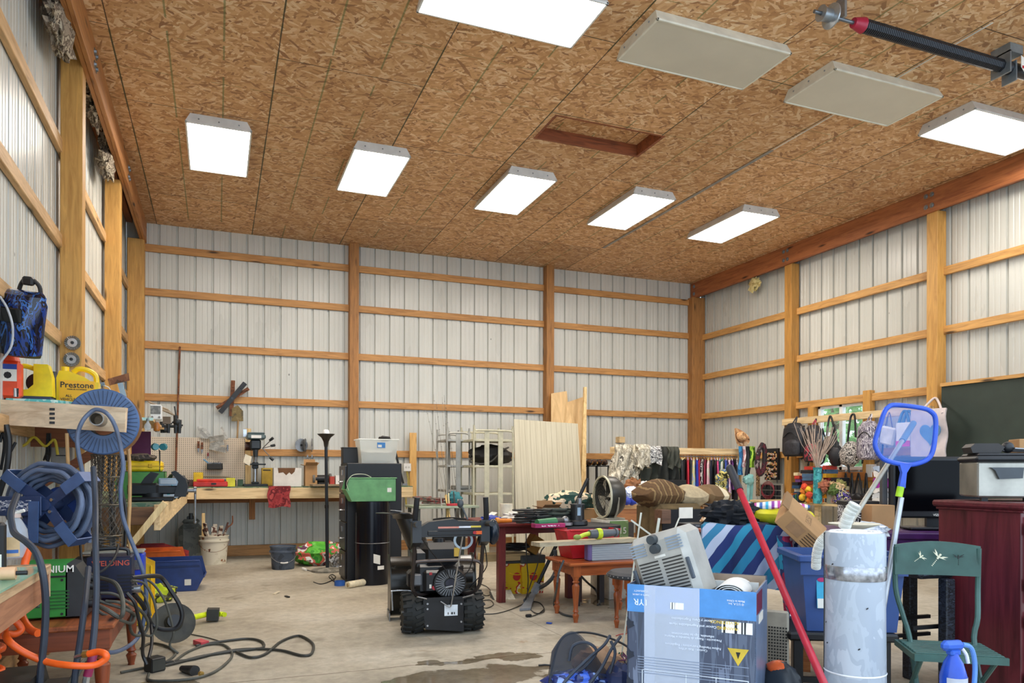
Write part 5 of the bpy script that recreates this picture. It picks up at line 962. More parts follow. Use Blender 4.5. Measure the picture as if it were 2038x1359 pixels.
for k in range(4): part('slat', G().bx(-.09+k*.045, -.03, .05, -.065+k*.045, -.02, .53), mt('ddd8c4', .5), t)
# curtain rod pieces and thin slats standing in the big carton area
t = thing('vinyl_stool', 'round stool with grey studded seat and reddish legs left of the blue carton', 'stool', (2.97, 4.95, 0)); part('seat', G().lathe([(.20, .40), (.215, .41), (.215, .43), (.19, .45), (.0, .455)], n=28), mt('33363c', .6), t)
g = G(); [g.ball((.217*cos(k*pi/16), .217*sin(k*pi/16), .42), .006, 6, 4) for k in range(32)]; part('studs', g, STL, t)['kind'] = 'stuff'
for k in range(4): a_ = k*pi/2+.7; part('leg', turned_leg(.15*cos(a_), .15*sin(a_), .41, .026), SWz, t)
# ------------------------------------------------------------------ left side, near: shelf, spool, reel, welders
TU = mt('5c6a84', .4, 0, .2); TUd = mt('2b3442', .45, 0, .15); TAN = mt('c9a06c', .5); ORH = mt('f0601c', .4); GCB = mt('4c4c44', .6, 0, .25)
t = thing('shelf', 'near shelf with turquoise top and a pale stamped board across its end', 'shelf', (-.85, 5.6, 1.5))
part('board', G().prism([(-1.14, 5.09), (-.90, 5.09), (-.60, 5.45), (-.60, 6.55), (-1.14, 6.55)], 1.60, 1.622, 'xy'), TQ, t, 0, True)
a, b = PY(0, 820, 5.08), PY(251, 836, 4.93); d = (b-a).normalized(); eb = part('end_board', G().beam(a-d*.25, b, .035, .145), wood('bfa080', 'ddc4a4', 'x', .7, .7), t, 0, True)
c = a.lerp(b, .42)-Vector((0, .019, 0))
g = G(); [g.bx(c.x-.018+.0*k, c.y-.001, c.z-.05+k*.026, c.x+.024-.008*(k % 2), c.y+.0005, c.z-.036+k*.026) for k in range(4)]; part('stamp', g, BLK, eb, 0, True)
part('apron', G().bx(-1.14, 5.7, 1.36, -.62, 5.73, 1.60), wood('6d3c24', '8c5434', 'x'), t, 0, True); part('bracket', G().beam((-1.1, 5.72, 1.1), (-.7, 5.72, 1.38), .03, .06), wood('6d3c24', '8c5434', 'x'), t, 0, True)
S1 = 1.623
# bottles and lantern on it
c = PY(21, 790, 5.13); t = thing('plastic_bottle', 'orange jug with a blue and white label at the left end of the near shelf', 'bottle', (c.x, 5.15, S1)); k = 4.6/1484
part('body', G().bx(-.055, -.04, 0, .055, .04, .22, .018).lathe([(.045, .22), (.035, .25), (.03, .26)], n=20), mt('e8502c', .4), t); part('cap', G().cyl((0, 0, .255), (0, 0, .30), .034, n=20), mt('f06a1c'), t)
part('label', G().bx(-.045, -.0425, .10, .035, -.0405, .17), PAP, t); part('label_band', G().bx(-.045, -.0425, .17, .035, -.0405, .20), mt('2c4aa8'), t); part('label_art', G().cyl((-.01, -.044, .135), (-.01, -.042, .135), .02, n=8), BLK, t); part('barcode', G().bx(.02, -.043, .01, .045, -.0405, .06), blotch(['222222', 'eeeeee'], 120, .6, stretch=(1, .01, .01)), t)
c = PY(70, 790, 5.3); t = thing('lantern', 'yellow handled spotlight lantern with a dark blue base on the near shelf', 'lantern', (c.x, 5.3, S1)); LY = mt('f2d21c', .35)
part('base', G().bx(-.11, -.06, 0, .10, .06, .03, .012), mt('2c3a58'), t); part('body', G().prism([(-.10, .03), (.10, .03), (.095, .15), (.075, .225), (-.0, .225), (.0, .10), (-.03, .07), (-.10, .06)], -.05, .05), LY, t)
part('handle', G().tube([(-.0, 0, .20), (-.06, 0, .215), (-.095, 0, .19), (-.10, 0, .12), (-.09, 0, .05)], .015), LY, t); part('lens', G().cyl((.0, .05, .12), (.0, .08, .12), .06, .065, 24), mt('1d1d1f', .3), t)
g = G(); [g.bx(-.112+.004*(abs(k-5)), -.02, .06+k*.014, -.10+.004*abs(k-5), .02, .068+k*.014) for k in range(9)]; part('grip_ridges', g, mt('c9a50f'), t)['kind'] = 'stuff'
c = PY(107, 795, 5.75); solo('black_flask', G().lathe([(.045, 0), (.05, .02), (.05, .13), (.03, .19), (.018, .21), (.018, .24)], (c.x, 5.75, S1), n=20), mt('26272b', .4), 'black flask standing between the yellow lantern and the yellow jug', 'flask')
c = PY(156, 803, 5.5); t = thing('antifreeze_jug', 'yellow antifreeze jug with black lettering standing behind the wire spool', 'jug', (c.x, 5.5, S1)); JY = mt('f0c80c', .35, 0, .05)
pr = [(-.115, 0), (.115, 0), (.12, .12), (.12, .17), (.10, .215), (.06, .235), (.0, .245), (-.03, .24), (-.055, .225), (-.085, .235), (-.10, .215), (-.115, .17)]
ho = [(.085, .19), (.05, .215), (.0, .222), (.005, .20), (.05, .18), (.08, .155)]
part('body', G().prism([(-.115, 0), (.115, 0), (.12, .15), (.085, .15), (.04, .18), (-.01, .20), (-.05, .215), (-.10, .215), (-.115, .17)], -.05, .05), JY, t, 20); part('handle', G().tube([(-.03, 0, .21), (.0, 0, .235), (.05, 0, .23), (.095, 0, .20), (.105, 0, .14)], .017), JY, t); part('cap', G().cyl((-.075, 0, .21), (-.075, 0, .245), .024), JY, t)
part('label', G().bx(-.10, -.0525, .01, .10, -.0505, .155), mt('f5b414', .4, 0, .04), t); text('lettering', 'Prestone', .052, BLK, t, FRONT(0, -.054, .125)); text('lettering', 'PREMIUM ANTIFREEZE', .011, BLK, t, FRONT(0, -.054, .098)); text('lettering', 'ALL\nVEHICLES', .022, BLK, t, FRONT(-.045, -.054, .045))
c = PY(205, 790, 6.0); t = thing('bench_grinder', 'blue-grey tool with a wire lead lying behind the yellow jug', 'tool', (c.x, 6.0, S1)); part('body', G().ball((0, 0, .05), (.08, .05, .05), nz=.3, seed=2), mt('3c444e', .4), t); part('arm', G().tube([(-.03, 0, .08), (-.05, 0, .14), (-.02, 0, .19), (.01, 0, .2)], .012), mt('7c8896', .4), t); part('lead', G().tube([(.0, 0, .19), (.04, 0, .17), (.05, 0, .12), (.02, 0, .07)], .003), WHT, t)
t = thing('putty_knife', 'wide rusty scraper blade with a clear handle hanging near the corner post', 'scraper', PY(238, 790, 6.0)); part('blade', G().add([PY(214, 754, 6), PY(256, 742, 6), PY(258, 757, 6), PY(218, 767, 6)]+[q+Vector((0, .004, 0)) for q in (PY(214, 754, 6), PY(256, 742, 6), PY(258, 757, 6), PY(218, 767, 6))], [(0, 1, 2, 3), (7, 6, 5, 4), (0, 4, 5, 1), (1, 5, 6, 2), (2, 6, 7, 3), (3, 7, 4, 0)]), RUST, t, 0, True); part('handle', G().beam(PY(239, 762, 5.99), PY(247, 790, 5.99), .035, .012, (0, 1, 0)), mt('8fa0ac', .2), t, world=True)
# wire wheels nailed to the big post
for k, (px, py) in enumerate(((144, 682), (142, 715))):
    c = PY(px, py, 6.57); t = thing('wire_brush', 'twisted steel wire wheel on the big wall post, %s one' % ('upper' if k == 0 else 'lower'), 'wire wheel', (c.x, 6.595, c.z), group='wire wheels on the post')
    g = G()
    for j in range(24): a_ = 2*pi*j/24; u = Vector((cos(a_), 0, sin(a_))); g.cyl(u*.02+Vector((0, -.015, 0)), u*.055+Vector((0, -.02, 0)), .004, .006, 6)
    part('bristles', g, STL, t)['kind'] = 'stuff'; part('plate', G().cyl((0, -.03, 0), (0, -.012, 0), .034, .036, 20), CHR, t); part('hub', G().cyl((0, -.036, 0), (0, -.0, 0), .012), BLK, t)
# welding helmet
c = PY(53, 645, 5.05); t = thing('welding_helmet', 'blue flame-pattern welding helmet hanging on the left wall', 'helmet', (c.x, 5.05, c.z)); t.rotation_euler = (0.25, .12, -.25)
HM = blotch(['0a0d18', '101a3c', '0b0f20', '1a3a80', '0a0e1c', '3a6ab0', '0c1020', '0e1428', '2a3a5a'], 5.0, .15, stretch=(2.2, 2.2, .7), dist=1.6)
part('shell', G().slab(lambda u, v: ((.13-.03*v)*sin((u-.5)*3.3)*(1 if v > .1 else .9), -.16*cos((u-.5)*2.7)*(.6+.4*sin(min(1, v*1.6)*pi/2)), .165-.33*v), 22, 14, .005), HM, t)
part('crown', G().slab(lambda u, v: (.115*sin((u-.5)*3.3)*(1-v*.3), -.10*cos((u-.5)*2.7)*(1-v), .165+.025*sin(v*pi/2)), 16, 5, .004), HM, t); part('chin', G().slab(lambda u, v: (.10*sin((u-.5)*3.1)*(1-.15*v), -.15*cos((u-.5)*2.6)*(1-.5*v), -.165-.02*v), 16, 4, .004), BLK, t)
part('visor', G().bx(-.055, -.172, .02, .055, -.15, .10, .006), mt('101418', .08), t)
part('headgear', G().tube([(-.07, .03, .12), (-.05, .04, .22), (0, .02, .26), (.05, .04, .22), (.06, .03, .12)], .012).bx(-.03, .0, .22, .03, .04, .27, .01), BLK, t); part('knob', G().cyl((-.07, -.02, .12), (-.10, -.02, .12), .03), BLK, t)
solo('power_cord', G().tube([PY(0, 590, 4.8), PY(15, 615, 4.8), PY(25, 650, 4.8), PY(22, 690, 4.8), PY(0, 722, 4.8)], .006), mt('b8bcc2', .3), 'pale cable looping down at the left edge in front of the helmet', 'cable')
# wire spool on its pipe
c = PY(205, 839, 5.05); t = thing('wire_spool', 'large blue-grey ribbed spool hung on a steel pipe through the shelf board', 'spool', (c.x, 5.05, c.z)); SB = mt('486590', .35, 0, .12)
part('flange', G().lathe([(.085, 0), (.19, 0), (.197, .006), (.197, .012), (.085, .012), (.085, 0)][0:5], (0, 0, 0), (0, 1, 0), 48), SB, t) if False else part('flange', G().open_lathe([(.085, 0), (.19, 0), (.197, .006), (.197, .012), (.085, .012), (.085, 0)], (0, 0, 0), (0, 1, 0), 48), SB, t)
g = G()
for k in range(44): a_ = 2*pi*k/44; u = Vector((cos(a_), 0, sin(a_))); g.beam(u*.105-Vector((0, .003, 0)), u*.186-Vector((0, .003, 0)), .003, .006, (0, 1, 0))
part('ribs', g, mt('24385a', .4), t)['kind'] = 'stuff'
part('flange', G().open_lathe([(.085, .14), (.2, .14), (.2, .155), (.085, .155), (.085, .14)], (0, 0, 0), (0, 1, 0), 48), mt('9a6a3a'), t); part('wound_wire', G().open_lathe([(.12, .012)]+[(.165+.006*(k % 2), .012+.128*k/22) for k in range(23)]+[(.12, .14)], (0, 0, 0), (0, 1, 0), 40), mt('b5783a'), t); part('core', G().open_lathe([(.085, 0), (.085, .15), (.08, .15), (.08, 0), (.085, 0)], (0, 0, 0), (0, 1, 0), 32), BLK, t)
part('pipe', G().open_lathe([(.032, -.26), (.038, -.26), (.038, .3), (.032, .3), (.032, -.26)], (-.0, 0, .0), (0, 1, 0), 24), mt('8d8780', .35, .7), t)
def hose(pts, r, m, label, name='air_hose', cat='hose', n=8): return solo(name, G().tube([PY(*p) for p in pts], r, n), m, label, cat)
Z = 4.72
hose([(178, 1080, Z), (172, 1000, Z), (165, 945, Z), (156, 900, Z), (154, 868, Z), (163, 840, Z), (178, 822, Z+.02), (192, 815, Z+.02), (212, 822, Z), (228, 845, Z), (238, 880, Z), (245, 926, Z), (240, 975, Z), (244, 1026, Z), (258, 1068, Z), (275, 1110, Z), (287, 1148, Z), (291, 1187, Z), (284, 1244, Z), (267, 1277, Z-.05), (226, 1298, Z-.3), (194, 1285, Z-.4), (176, 1244, Z-.35), (173, 1183, Z-.2), (177, 1120, Z-.05), (178, 1080, Z)][:-1], .0115, TU, 'long blue hose over the spool pipe, drooping in a loop before the welders', n=10)
hose([(133, 862, 5.0), (134, 890, 5.0), (136, 935, 4.9), (138, 980, 4.9)], .010, TAN, 'short tan hose hanging left of the spool'); hose([(254, 880, 5.3), (258, 930, 5.3), (258, 1000, 5.3), (256, 1060, 5.3), (262, 1110, 5.2), (259, 1135, 5.2)], .011, TAN, 'long tan hose hanging right of the spool')
hose([(34, 985, 3.8), (22, 1020, 3.7), (24, 1045, 3.65), (30, 1062, 3.6), (52, 1078, 3.5), (72, 1100, 3.45), (85, 1140, 3.4), (91, 1200, 3.4), (88, 1270, 3.4), (80, 1345, 3.4), (76, 1420, 3.4)], .0135, TUd, 'dark blue hose running from the reel down past the brown table', n=10)
hose([(186, 930, 4.1), (190, 1000, 4.0), (190, 1080, 3.8), (192, 1160, 3.7), (189, 1240, 3.6), (181, 1310, 3.5), (172, 1345, 3.5)], .0135, TUd, 'dark blue hose with magenta tape near its end hanging in front of the welders', n=10)
hose([(176, 1130, 3.9), (169, 1200, 3.7), (160, 1270, 3.6), (150, 1340, 3.5), (143, 1420, 3.5)], .0135, TUd, 'dark blue hose crossing the brown table edge, left of the taped one', n=10)
t = thing('hose_end', 'magenta taped hose end with a steel fitting by the brown table', 'hose end', PY(172, 1345, 3.48)); part('tape', G().tube([PY(186, 1300, 3.48), PY(181, 1320, 3.46), (PY(174, 1345, 3.46))], .017, 12), mt('8a1f4c'), t, world=True); part('fitting', G().cyl(PY(173, 1345, 3.46), PY(168, 1370, 3.46), .014, n=6), CHR, t, world=True)
# dark cables and chains hung under the spool, wire basket
rd = random.Random(8)
for k in range(9):
    x = 186+k*7; m_ = [BLK, mt('3a3630'), mt('55524c'), BLK, mt('6a6862', .4, .5)][k % 5]; y1 = rd.uniform(1060, 1165)
    hose([(x, 885, 5.45), (x+rd.uniform(-5, 5), 950, 5.45), (x+rd.uniform(-9, 9), 1020, 5.4), (x+rd.uniform(-6, 14), y1, 5.3)], rd.choice((.006, .008, .010)), m_, 'strand %s of the dark cables hanging under the blue spool' % ['one from the left,', 'two from the left,', 'three from the left,', 'four from the left,', 'in the middle', 'four from the right,', 'three from the right,', 'two from the right,', 'at the far right'][k], 'hanging_cable', 'cable', 7)
c = PY(212, 1065, 5.2); t = thing('wire_basket', 'rusty expanded wire mesh basket hanging under the spool', 'basket', (c.x, 5.2, c.z)); g = G(); H_ = PY(212, 905, 5.2).z-c.z
for k in range(14):
    for s in (-1, 1): g.tube([(.085*cos(2*pi*k/14+s*j*.35), .085*sin(2*pi*k/14+s*j*.35), H_*j/12) for j in range(13)], .0022, 4, 1)
part('mesh', g, mt('5c5348', .5, .4), t)['kind'] = 'stuff'
for z in (0, .19, .36, H_): part('ring', G().tube([(.087*cos(2*pi*j/20), .087*sin(2*pi*j/20), z) for j in range(20)], .004, 6, 1, True), mt('6d6658', .4, .5), t)
g = G(); [g.tube([(.09*sin(j*1.7+k)*.9, .09*cos(j*2.3+k*2)*.9, -.02-.012*j+.02*sin(j)) for j in range(9)], .0025, 4, 2) for k in range(8)]; part('wire_tangle', g, mt('5c5c5a', .4, .4), t)['kind'] = 'stuff'
c = PY(120, 925, 5.8); t = thing('junction_box', 'grey electrical box on the left wall under the near shelf', 'box', (c.x, 5.85, c.z)); part('box', G().bx(-.06, -.03, 0, .07, .05, .12, .005), mt('b5b3ae'), t); part('marks', G().bx(-.03, -.032, .06, .03, -.03, .066), BLK, t)
hose([(12, 845, 4.95), (18, 880, 4.95), (14, 930, 4.95), (4, 965, 4.95), (-4, 990, 4.95)], .016, BLK, 'thick black cable hanging at the left edge under the near shelf', 'hanging_cable', 'cable'); hose([(0, 880, 5.0), (5, 862, 5.0), (9, 885, 5.0), (2, 935, 5.0)], .008, BLK, 'thin black loop behind the thick cable at the left edge', 'hanging_cable', 'cable')
solo('metal_bar', G().cyl(PY(31, 880, 5.05), PY(15, 910, 5.05), .008), BLK, 'short black rod slanting under the near shelf', 'rod')
for k in range(3): hose([(94+k*3, 862, 5.6), (92+k*4, 900, 5.6), (87+k*5, 915, 5.6), (93+k*2, 905, 5.58), (96, 940, 5.6)], .006, BLK, 'black cord bunch on a hook under the near shelf, %s strand' % ['left', 'middle', 'right'][k], 'hanging_cable', 'cable', 6)
hose([(10, 862, 5.6), (30, 888, 5.6), (50, 885, 5.6), (68, 870, 5.6), (90, 888, 5.6), (108, 875, 5.6), (115, 905, 5.6)], .009, mt('d8c23a'), 'yellow cord draped along the wall under the near shelf', 'extension_cord', 'cord')
# hose reel, facing the viewer
T = TF(PD(98, 1004, 3.85), _R, Vector((0, 0, 1))); t = thing('hose_reel', 'blue metal hose reel wound with thick blue hose, at the left edge', 'hose reel', T=T); BP = mt('32436a', .35, .1, .12); RB = mt('465f8c', .35, .05, .12)
s_ = 3.85/1484
for k, (rr, zz) in enumerate(((84, 0), (75, -.03), (66, -.0), (57, -.02), (80, -.06), (62, -.06), (71, .03), (50, -.04))): part('hose_turn', G().tube([(rr*s_*cos(2*pi*j/24)*(1+.01*sin(3*j+k)), rr*s_*sin(2*pi*j/24)*.97+.006*sin(j*2+k), zz+.004*sin(5*j)) for j in range(24)], .0125, 10, 3, True), TU, t)
part('disc', G().cyl((0, 0, -.10), (0, 0, -.09), .09, n=32), mt('2a4486', .4), t)
for k, a_ in enumerate((.62, 2.45, 3.95, 5.4)):
    u = Vector((cos(a_), sin(a_), 0)); part('arm', G().beam(u*.02+Vector((0, 0, .03)), u*.17+Vector((0, 0, .05)), .055, .006, (0, 0, 1)), BP, t); ar = part('arm_end', G().beam(u*.13+Vector((0, 0, .058)), u*.25+Vector((0, 0, .062)), .058, .006, (0, 0, 1)).beam(u*.248+Vector((0, 0, .065)), u*.248+Vector((0, 0, -.08)), .058, .006, u), RB, t)
    part('back_arm', G().beam(u*.02+Vector((0, 0, -.085)), u*.24+Vector((0, 0, -.085)), .055, .006, (0, 0, 1)), BP, t); part('bolt', G().cyl(u*.045+Vector((0, 0, .03)), u*.045+Vector((0, 0, .045)), .009, n=6), CHR, t)
part('hub', G().cyl((0, 0, -.1), (0, 0, .045), .03, n=20), BP, t)
pl = part('side_plate', G().bx(-.30, -.055, .062, -.0, .045, .068, .003), BP, t); part('small_print', G().bx(-.21, -.03, .068, -.05, .025, .0695), blotch(['32436a', 'd8dce6', '32436a', '32436a'], 60, .5, stretch=(.5, 1.6, 1)), pl)
part('crank', G().beam((-.03, .02, .078), (-.03, -.19, .085), .05, .008, (0, 0, 1)), RB, t); part('knob', G().cyl((-.07, -.21, .07), (-.07, -.21, .13), .017, n=16).beam((-.03, -.19, .085), (-.07, -.21, .085), .03, .006, (0, 0, 1)), BP, t); part('wall_bracket', G().beam((-.28, 0, .06), (-.45, .0, -.35), .1, .01, (0, 1, 0)), BP, t)
# near bench with glass sheet
t = thing('workbench', 'low near bench at the left edge carrying bottles and a sheet of glass', 'workbench', (-.9, 3.0, 0)); part('top', G().bx(-1.12, 2.3, .76, -.665, 3.72, .80, .003), wood('9c7c5a', 'c2a27c', 'y', .7), t, 0, True); part('apron', G().bx(-.70, 2.3, .66, -.67, 3.70, .76), wood('8a5a40', 'a87454', 'y'), t, 0, True); part('end_board', G().bx(-1.12, 3.70, .66, -.67, 3.73, .80), wood('a88a6a', 'cbb090', 'x'), t, 0, True)
for x, y in ((-.74, 2.4), (-1.1, 2.4)): part('leg', G().bx(x, y, 0, x+.06, y+.06, .66), BWz, t, world=True)
solo('glass_sheet', G().bx(-1.1, 2.35, .802, -.655, 3.55, .810), glassy('8fd0b4', .5, .1), 'sheet of glass with a green edge lying on the near bench', 'glass')
c = PZ(28, 1112, .811); t = thing('plastic_bottle', 'clear squeeze bottle with a cream label on the near bench', 'bottle', (c.x, c.y, .811)); CB = glassy('d8e0ea', .45, .15); part('body', G().lathe([(.04, 0), (.052, .01), (.054, .09), (.05, .13), (.03, .17), (.02, .185)], n=24), CB, t); part('cap', G().cyl((0, 0, .183), (0, 0, .20), .026), mt('d8c0b4'), t); part('spout', G().cyl((0, 0, .2), (.04, -.01, .215), .008), WHT, t); part('label', on_cyl(G(), .0555, -.6, .6, .015, .10), mt('d8b98a'), t); part('label_band', on_cyl(G(), .056, -.5, .5, .03, .045), mt('3a6ab0'), t)
c = PZ(2, 1135, .811); t = thing('oil_can', 'black container with a white barcode at the very left on the near bench', 'container', (c.x-.01, c.y-.05, .811)); part('body', G().bx(-.05, -.03, 0, .035, .03, .19, .01), BLK, t); part('label', G().bx(-.01, -.0325, .01, .03, -.0305, .07), PAP, t)
c = PZ(22, 1143, .811); t = thing('caulk_tube', 'cream tube with black nozzle lying in front of the clear bottle', 'tube', (c.x, c.y-.16, .811)); part('tube', G().cyl((-.07, 0, .023), (.05, 0, .023), .023, n=20), mt('e2b48a'), t); part('nozzle', G().cyl((.05, 0, .023), (.085, 0, .023), .008), BLK, t)
# orange hose
hose([(60, 1082, 3.9), (50, 1120, 3.85), (40, 1165, 3.8), (38, 1200, 3.75), (46, 1232, 3.7), (60, 1252, 3.65), (76, 1260, 3.6)], .016, ORH, 'thick orange hose coming down behind the glass bench', n=12)
c = PY(10, 1285, 3.5); g = G(); coil(g, (-.98, 3.55, .36), .16, 5, .014, .03, .05, seed=41, n=10); solo('air_hose', g, ORH, 'coil of orange hose lying on the dark vented machine at the left edge', 'hose')
hose([(2, 1270, 3.5), (15, 1240, 3.5), (30, 1236, 3.5), (42, 1252, 3.5), (30, 1262, 3.48), (12, 1262, 3.45), (20, 1278, 3.4), (48, 1298, 3.4), (90, 1316, 3.4), (140, 1324, 3.35), (185, 1324, 3.35), (209, 1312, 3.35), (210, 1302, 3.35), (196, 1297, 3.38), (176, 1301, 3.4)], .0135, ORH, 'orange air hose curving in front of the brown table leg with a brass end', n=12)
t = thing('hose_fitting', 'brass coupling on the end of the orange air hose', 'fitting', PY(165, 1303, 3.41)); part('collar', G().cyl(PY(176, 1301, 3.4), PY(166, 1303, 3.41), .014, n=6), mt('c9a45a', .3, .8), t, world=True); part('nipple', G().cyl(PY(166, 1303, 3.41), PY(150, 1308, 3.43), .009), CHR, t, world=True)
t = thing('shop_machine', 'dusty black vented machine housing on the floor at the lower left', 'machine', (-.85, 3.4, 0)); VM = mt('25241f', .55, 0, .35)
part('housing', G().prism([(3.08, 0), (3.78, 0), (3.78, .22), (3.62, .33), (3.3, .33), (3.08, .22)], -1.10, -.56, 'yz'), VM, t, world=True); part('hood', G().prism([(3.2, .32), (3.66, .32), (3.58, .40), (3.3, .40)], -1.02, -.66, 'yz'), VM, t, world=True)
g = G(); [g.bx(-.562, 3.14+k*.034, .06, -.552, 3.155+k*.034, .20) for k in range(16)]; part('vents', g, mt('4a4a42'), t, world=True)['kind'] = 'stuff'
part('handle', G().tube([(-.6, 3.72, .25), (-.54, 3.76, .36), (-.54, 3.6, .38), (-.58, 3.5, .3)], .008), GCB, t, world=True)
# brown table with the welders
t = thing('coffee_table', 'brown wooden table with turned legs under the green welder', 'table', (-.78, 4.5, 0)); X1 = -.44
part('tabletop', G().bx(-1.12, 3.86, .475, X1, 5.25, .50, .006), wood('6d341c', '9a5530', 'y', .35), t, world=True); part('apron', G().bx(-1.1, 3.88, .385, X1-.02, 3.91, .475).bx(X1-.045, 3.9, .385, X1-.02, 5.2, .475), wood('5d2c18', '80432a', 'x', .35), t, world=True)
for x, y in ((X1-.055, 3.92), (X1-.055, 5.18), (-1.07, 5.18)): part('leg', turned_leg(x, y, .475, .036), wood('6d341c', '8c4426', 'z', .35), t, world=True)
a, b = PY(42, 1140, 4.05), PY(150, 1140, 4.05); t = thing('welder', 'green welding machine with a black front panel on the brown table', 'welder', ((a.x+b.x)/2, 4.15, .502)); wd = (b.x-a.x)/2; GW = mt('2f8a35', .4, 0, .12)
part('case', G().bx(-wd, -.10, 0.01, wd-.03, .12, .235, .004), GW, t); part('top', G().prism([(-wd-.005, .205), (wd-.035, .235), (wd-.035, .262), (-wd+.0, .262), (-wd-.005, .24)], -.105, .125), GW, t); part('front_panel', G().prism([(wd-.04, .01), (wd+.05, .01), (wd+.05, .17), (wd-.0, .25), (wd-.04, .262)], -.10, .12), mt('2a2e30', .4), t)
for z in (.19, .15): part('knob', G().cyl((wd+.03, -.04, z), (wd+.07, -.04, z-.01), .018), BLK, t)
for y in (-.05, .06): part('socket', G().cyl((wd+.05, y, .06), (wd+.085, y, .06), .022), BLK, t)
g = G(); [g.bx(.0, -.104, .05+k*.016, .085, -.0995, .056+k*.016) for k in range(6)]; part('vents', g, mt('1d5a24'), t)['kind'] = 'stuff'
part('rating_label', G().bx(-.105, -.1025, .06, -.035, -.1, .12), blotch(['8a9a8a', '26382a', '5a6a5a'], 40, .6), t); part('stripe', G().bx(-wd, -.1035, .198, wd-.04, -.1, .206), BLK, t); text('lettering', 'TITANIUM', .046, PAP, t, FRONT(.0, -.1065, .236), .0015)
for x, z in ((-wd+.02, .185), (wd-.055, .185), (wd-.055, .025)): part('screw', G().cyl((x, -.103, z), (x, -.1, z), .006), BLK, t)
a, b = PY(188, 1135, 4.55), PY(262, 1135, 4.55); t = thing('welder', 'navy blue welding machine with orange lettering behind the grey cables', 'welder', ((a.x+b.x)/2-.02, 4.62, .502)); wd = (b.x-a.x)/2+.02; NV = mt('151c38', .4)
part('case', G().bx(-wd, -.08, .01, wd, .10, .235, .006), NV, t); text('lettering', 'WELDING', .04, mt('c8503a'), t, FRONT(.01, -.082, .20)); g = G(); [g.bx(-wd+.03+(k % 2)*.12, -.084, .04+(k//2)*.018, -wd+.11+(k % 2)*.12, -.079, .048+(k//2)*.018) for k in range(12)]; part('vents', g, mt('0a0d18'), t)['kind'] = 'stuff'
part('socket', G().cyl((wd, -.03, .05), (wd+.04, -.03, .05), .022), STL, t); part('handle', G().tube([(-wd+.02, 0, .235), (-wd+.04, 0, .27), (wd-.04, 0, .27), (wd-.02, 0, .235)], .01), BLK, t)
a, b = PY(142, 1090, 5.05), PY(286, 1090, 5.05); t = thing('battery_charger', 'long royal blue metal case with chrome latches at the back of the brown table', 'case', ((a.x+b.x)/2, 5.12, .502)); wd = (b.x-a.x)/2; part('case', G().bx(-wd+.1, -.07, 0, wd, .09, .20, .012), mt('2440b4', .35), t); part('end_cover', G().bx(-wd, -.075, 0, -wd+.11, .09, .18, .015), BLK, t); part('lid', G().bx(-wd+.05, -.072, .20, wd-.0, .09, .215, .006), mt('8a8a80'), t)
for x in (.02, .14): part('latch', G().bx(x, -.08, .10, x+.04, -.07, .16, .004), CHR, t)
t = thing('stacking_bin', 'yellow stacking bin stood on end behind the blue case', 'bin', (PY(290, 1150, 7.2).x, 7.25, 0)); t.rotation_euler = (0, -pi/2, 0); t.location.x += .08; t.matrix_world = Matrix.Translation((PY(289, 1150, 6.6).x-.05, 6.6, .25)) @ Matrix.Rotation(pi/2, 4, 'Y'); bin_(t, .50, .3, .11, mt('e8bd18', .45), .4)
# grey cables from the welders, in loops over the table edge to the floor
cb = [([(200, 1150, 4.4), (228, 1160, 4.2), (242, 1185, 4.1), (245, 1215, 4.0), (238, 1228, 4.0), (215, 1215, 4.0), (195, 1205, 4.05)], .011, 'thick cable curving out of the navy welder'),
 ([(262, 1150, 4.6), (300, 1146, 4.7), (322, 1150, 4.8), (340, 1175, 4.8), (358, 1205, 4.8), (362, 1230, 4.8), (350, 1250, 4.8), (322, 1252, 4.8), (300, 1240, 4.8), (285, 1205, 4.7), (265, 1180, 4.6)], .013, 'thick black cable bulging out over the trimmer head'),
 ([(195, 1195, 4.2), (225, 1205, 4.2), (255, 1215, 4.2), (268, 1225, 4.3), (262, 1240, 4.25), (235, 1232, 4.15), (205, 1222, 4.1), (192, 1212, 4.1)], .008, 'grey cable loop lying on the brown table corner'),
 ([(200, 1180, 4.3), (225, 1182, 4.3), (250, 1195, 4.3), (280, 1215, 4.4), (295, 1240, 4.5), (285, 1262, 4.5), (265, 1262, 4.4), (258, 1240, 4.3), (262, 1220, 4.3), (240, 1200, 4.2), (210, 1196, 4.2)], .008, 'grey cable spilling off the table in a wide loop'),
 ([(262, 1155, 4.5), (285, 1160, 4.6), (300, 1180, 4.6), (310, 1210, 4.6), (312, 1245, 4.6), (300, 1265, 4.6), (282, 1258, 4.55), (276, 1238, 4.5)], .007, 'thin grey cable hanging right of the navy welder'),
 ([(272, 1150, 5.0), (300, 1158, 5.0), (322, 1185, 5.0), (335, 1215, 5.0), (345, 1260, 5.0), (338, 1285, 5.0), (355, 1300, 5.0)], .007, 'grey cable falling behind the trimmer guard'),
 ([(252, 1180, 4.2), (268, 1200, 4.2), (276, 1230, 4.25), (285, 1265, 4.3), (284, 1300, 4.4), (292, 1322, 4.4)], .009, 'black cable running down to the square plug'),
 ([(290, 1200, 4.9), (300, 1240, 4.8), (302, 1280, 4.7), (296, 1310, 4.6)], .009, 'second black cable running down to the square plug'),
 ([(243, 1090, 5.2), (262, 1130, 4.9), (270, 1160, 4.8), (290, 1190, 4.7), (300, 1225, 4.7)], .007, 'dark cable dropping from the wire basket over the blue case'),
 ([(160, 1085, 4.5), (164, 1120, 4.45), (180, 1140, 4.4), (205, 1135, 4.4), (228, 1110, 4.5), (236, 1085, 4.6)], .007, 'black cable sagging in front of the blue case')]
for pts, r, lab in cb: hose(pts, r, BLK if 'black' in lab else GCB, lab, 'welding_cable', 'cable', 8)
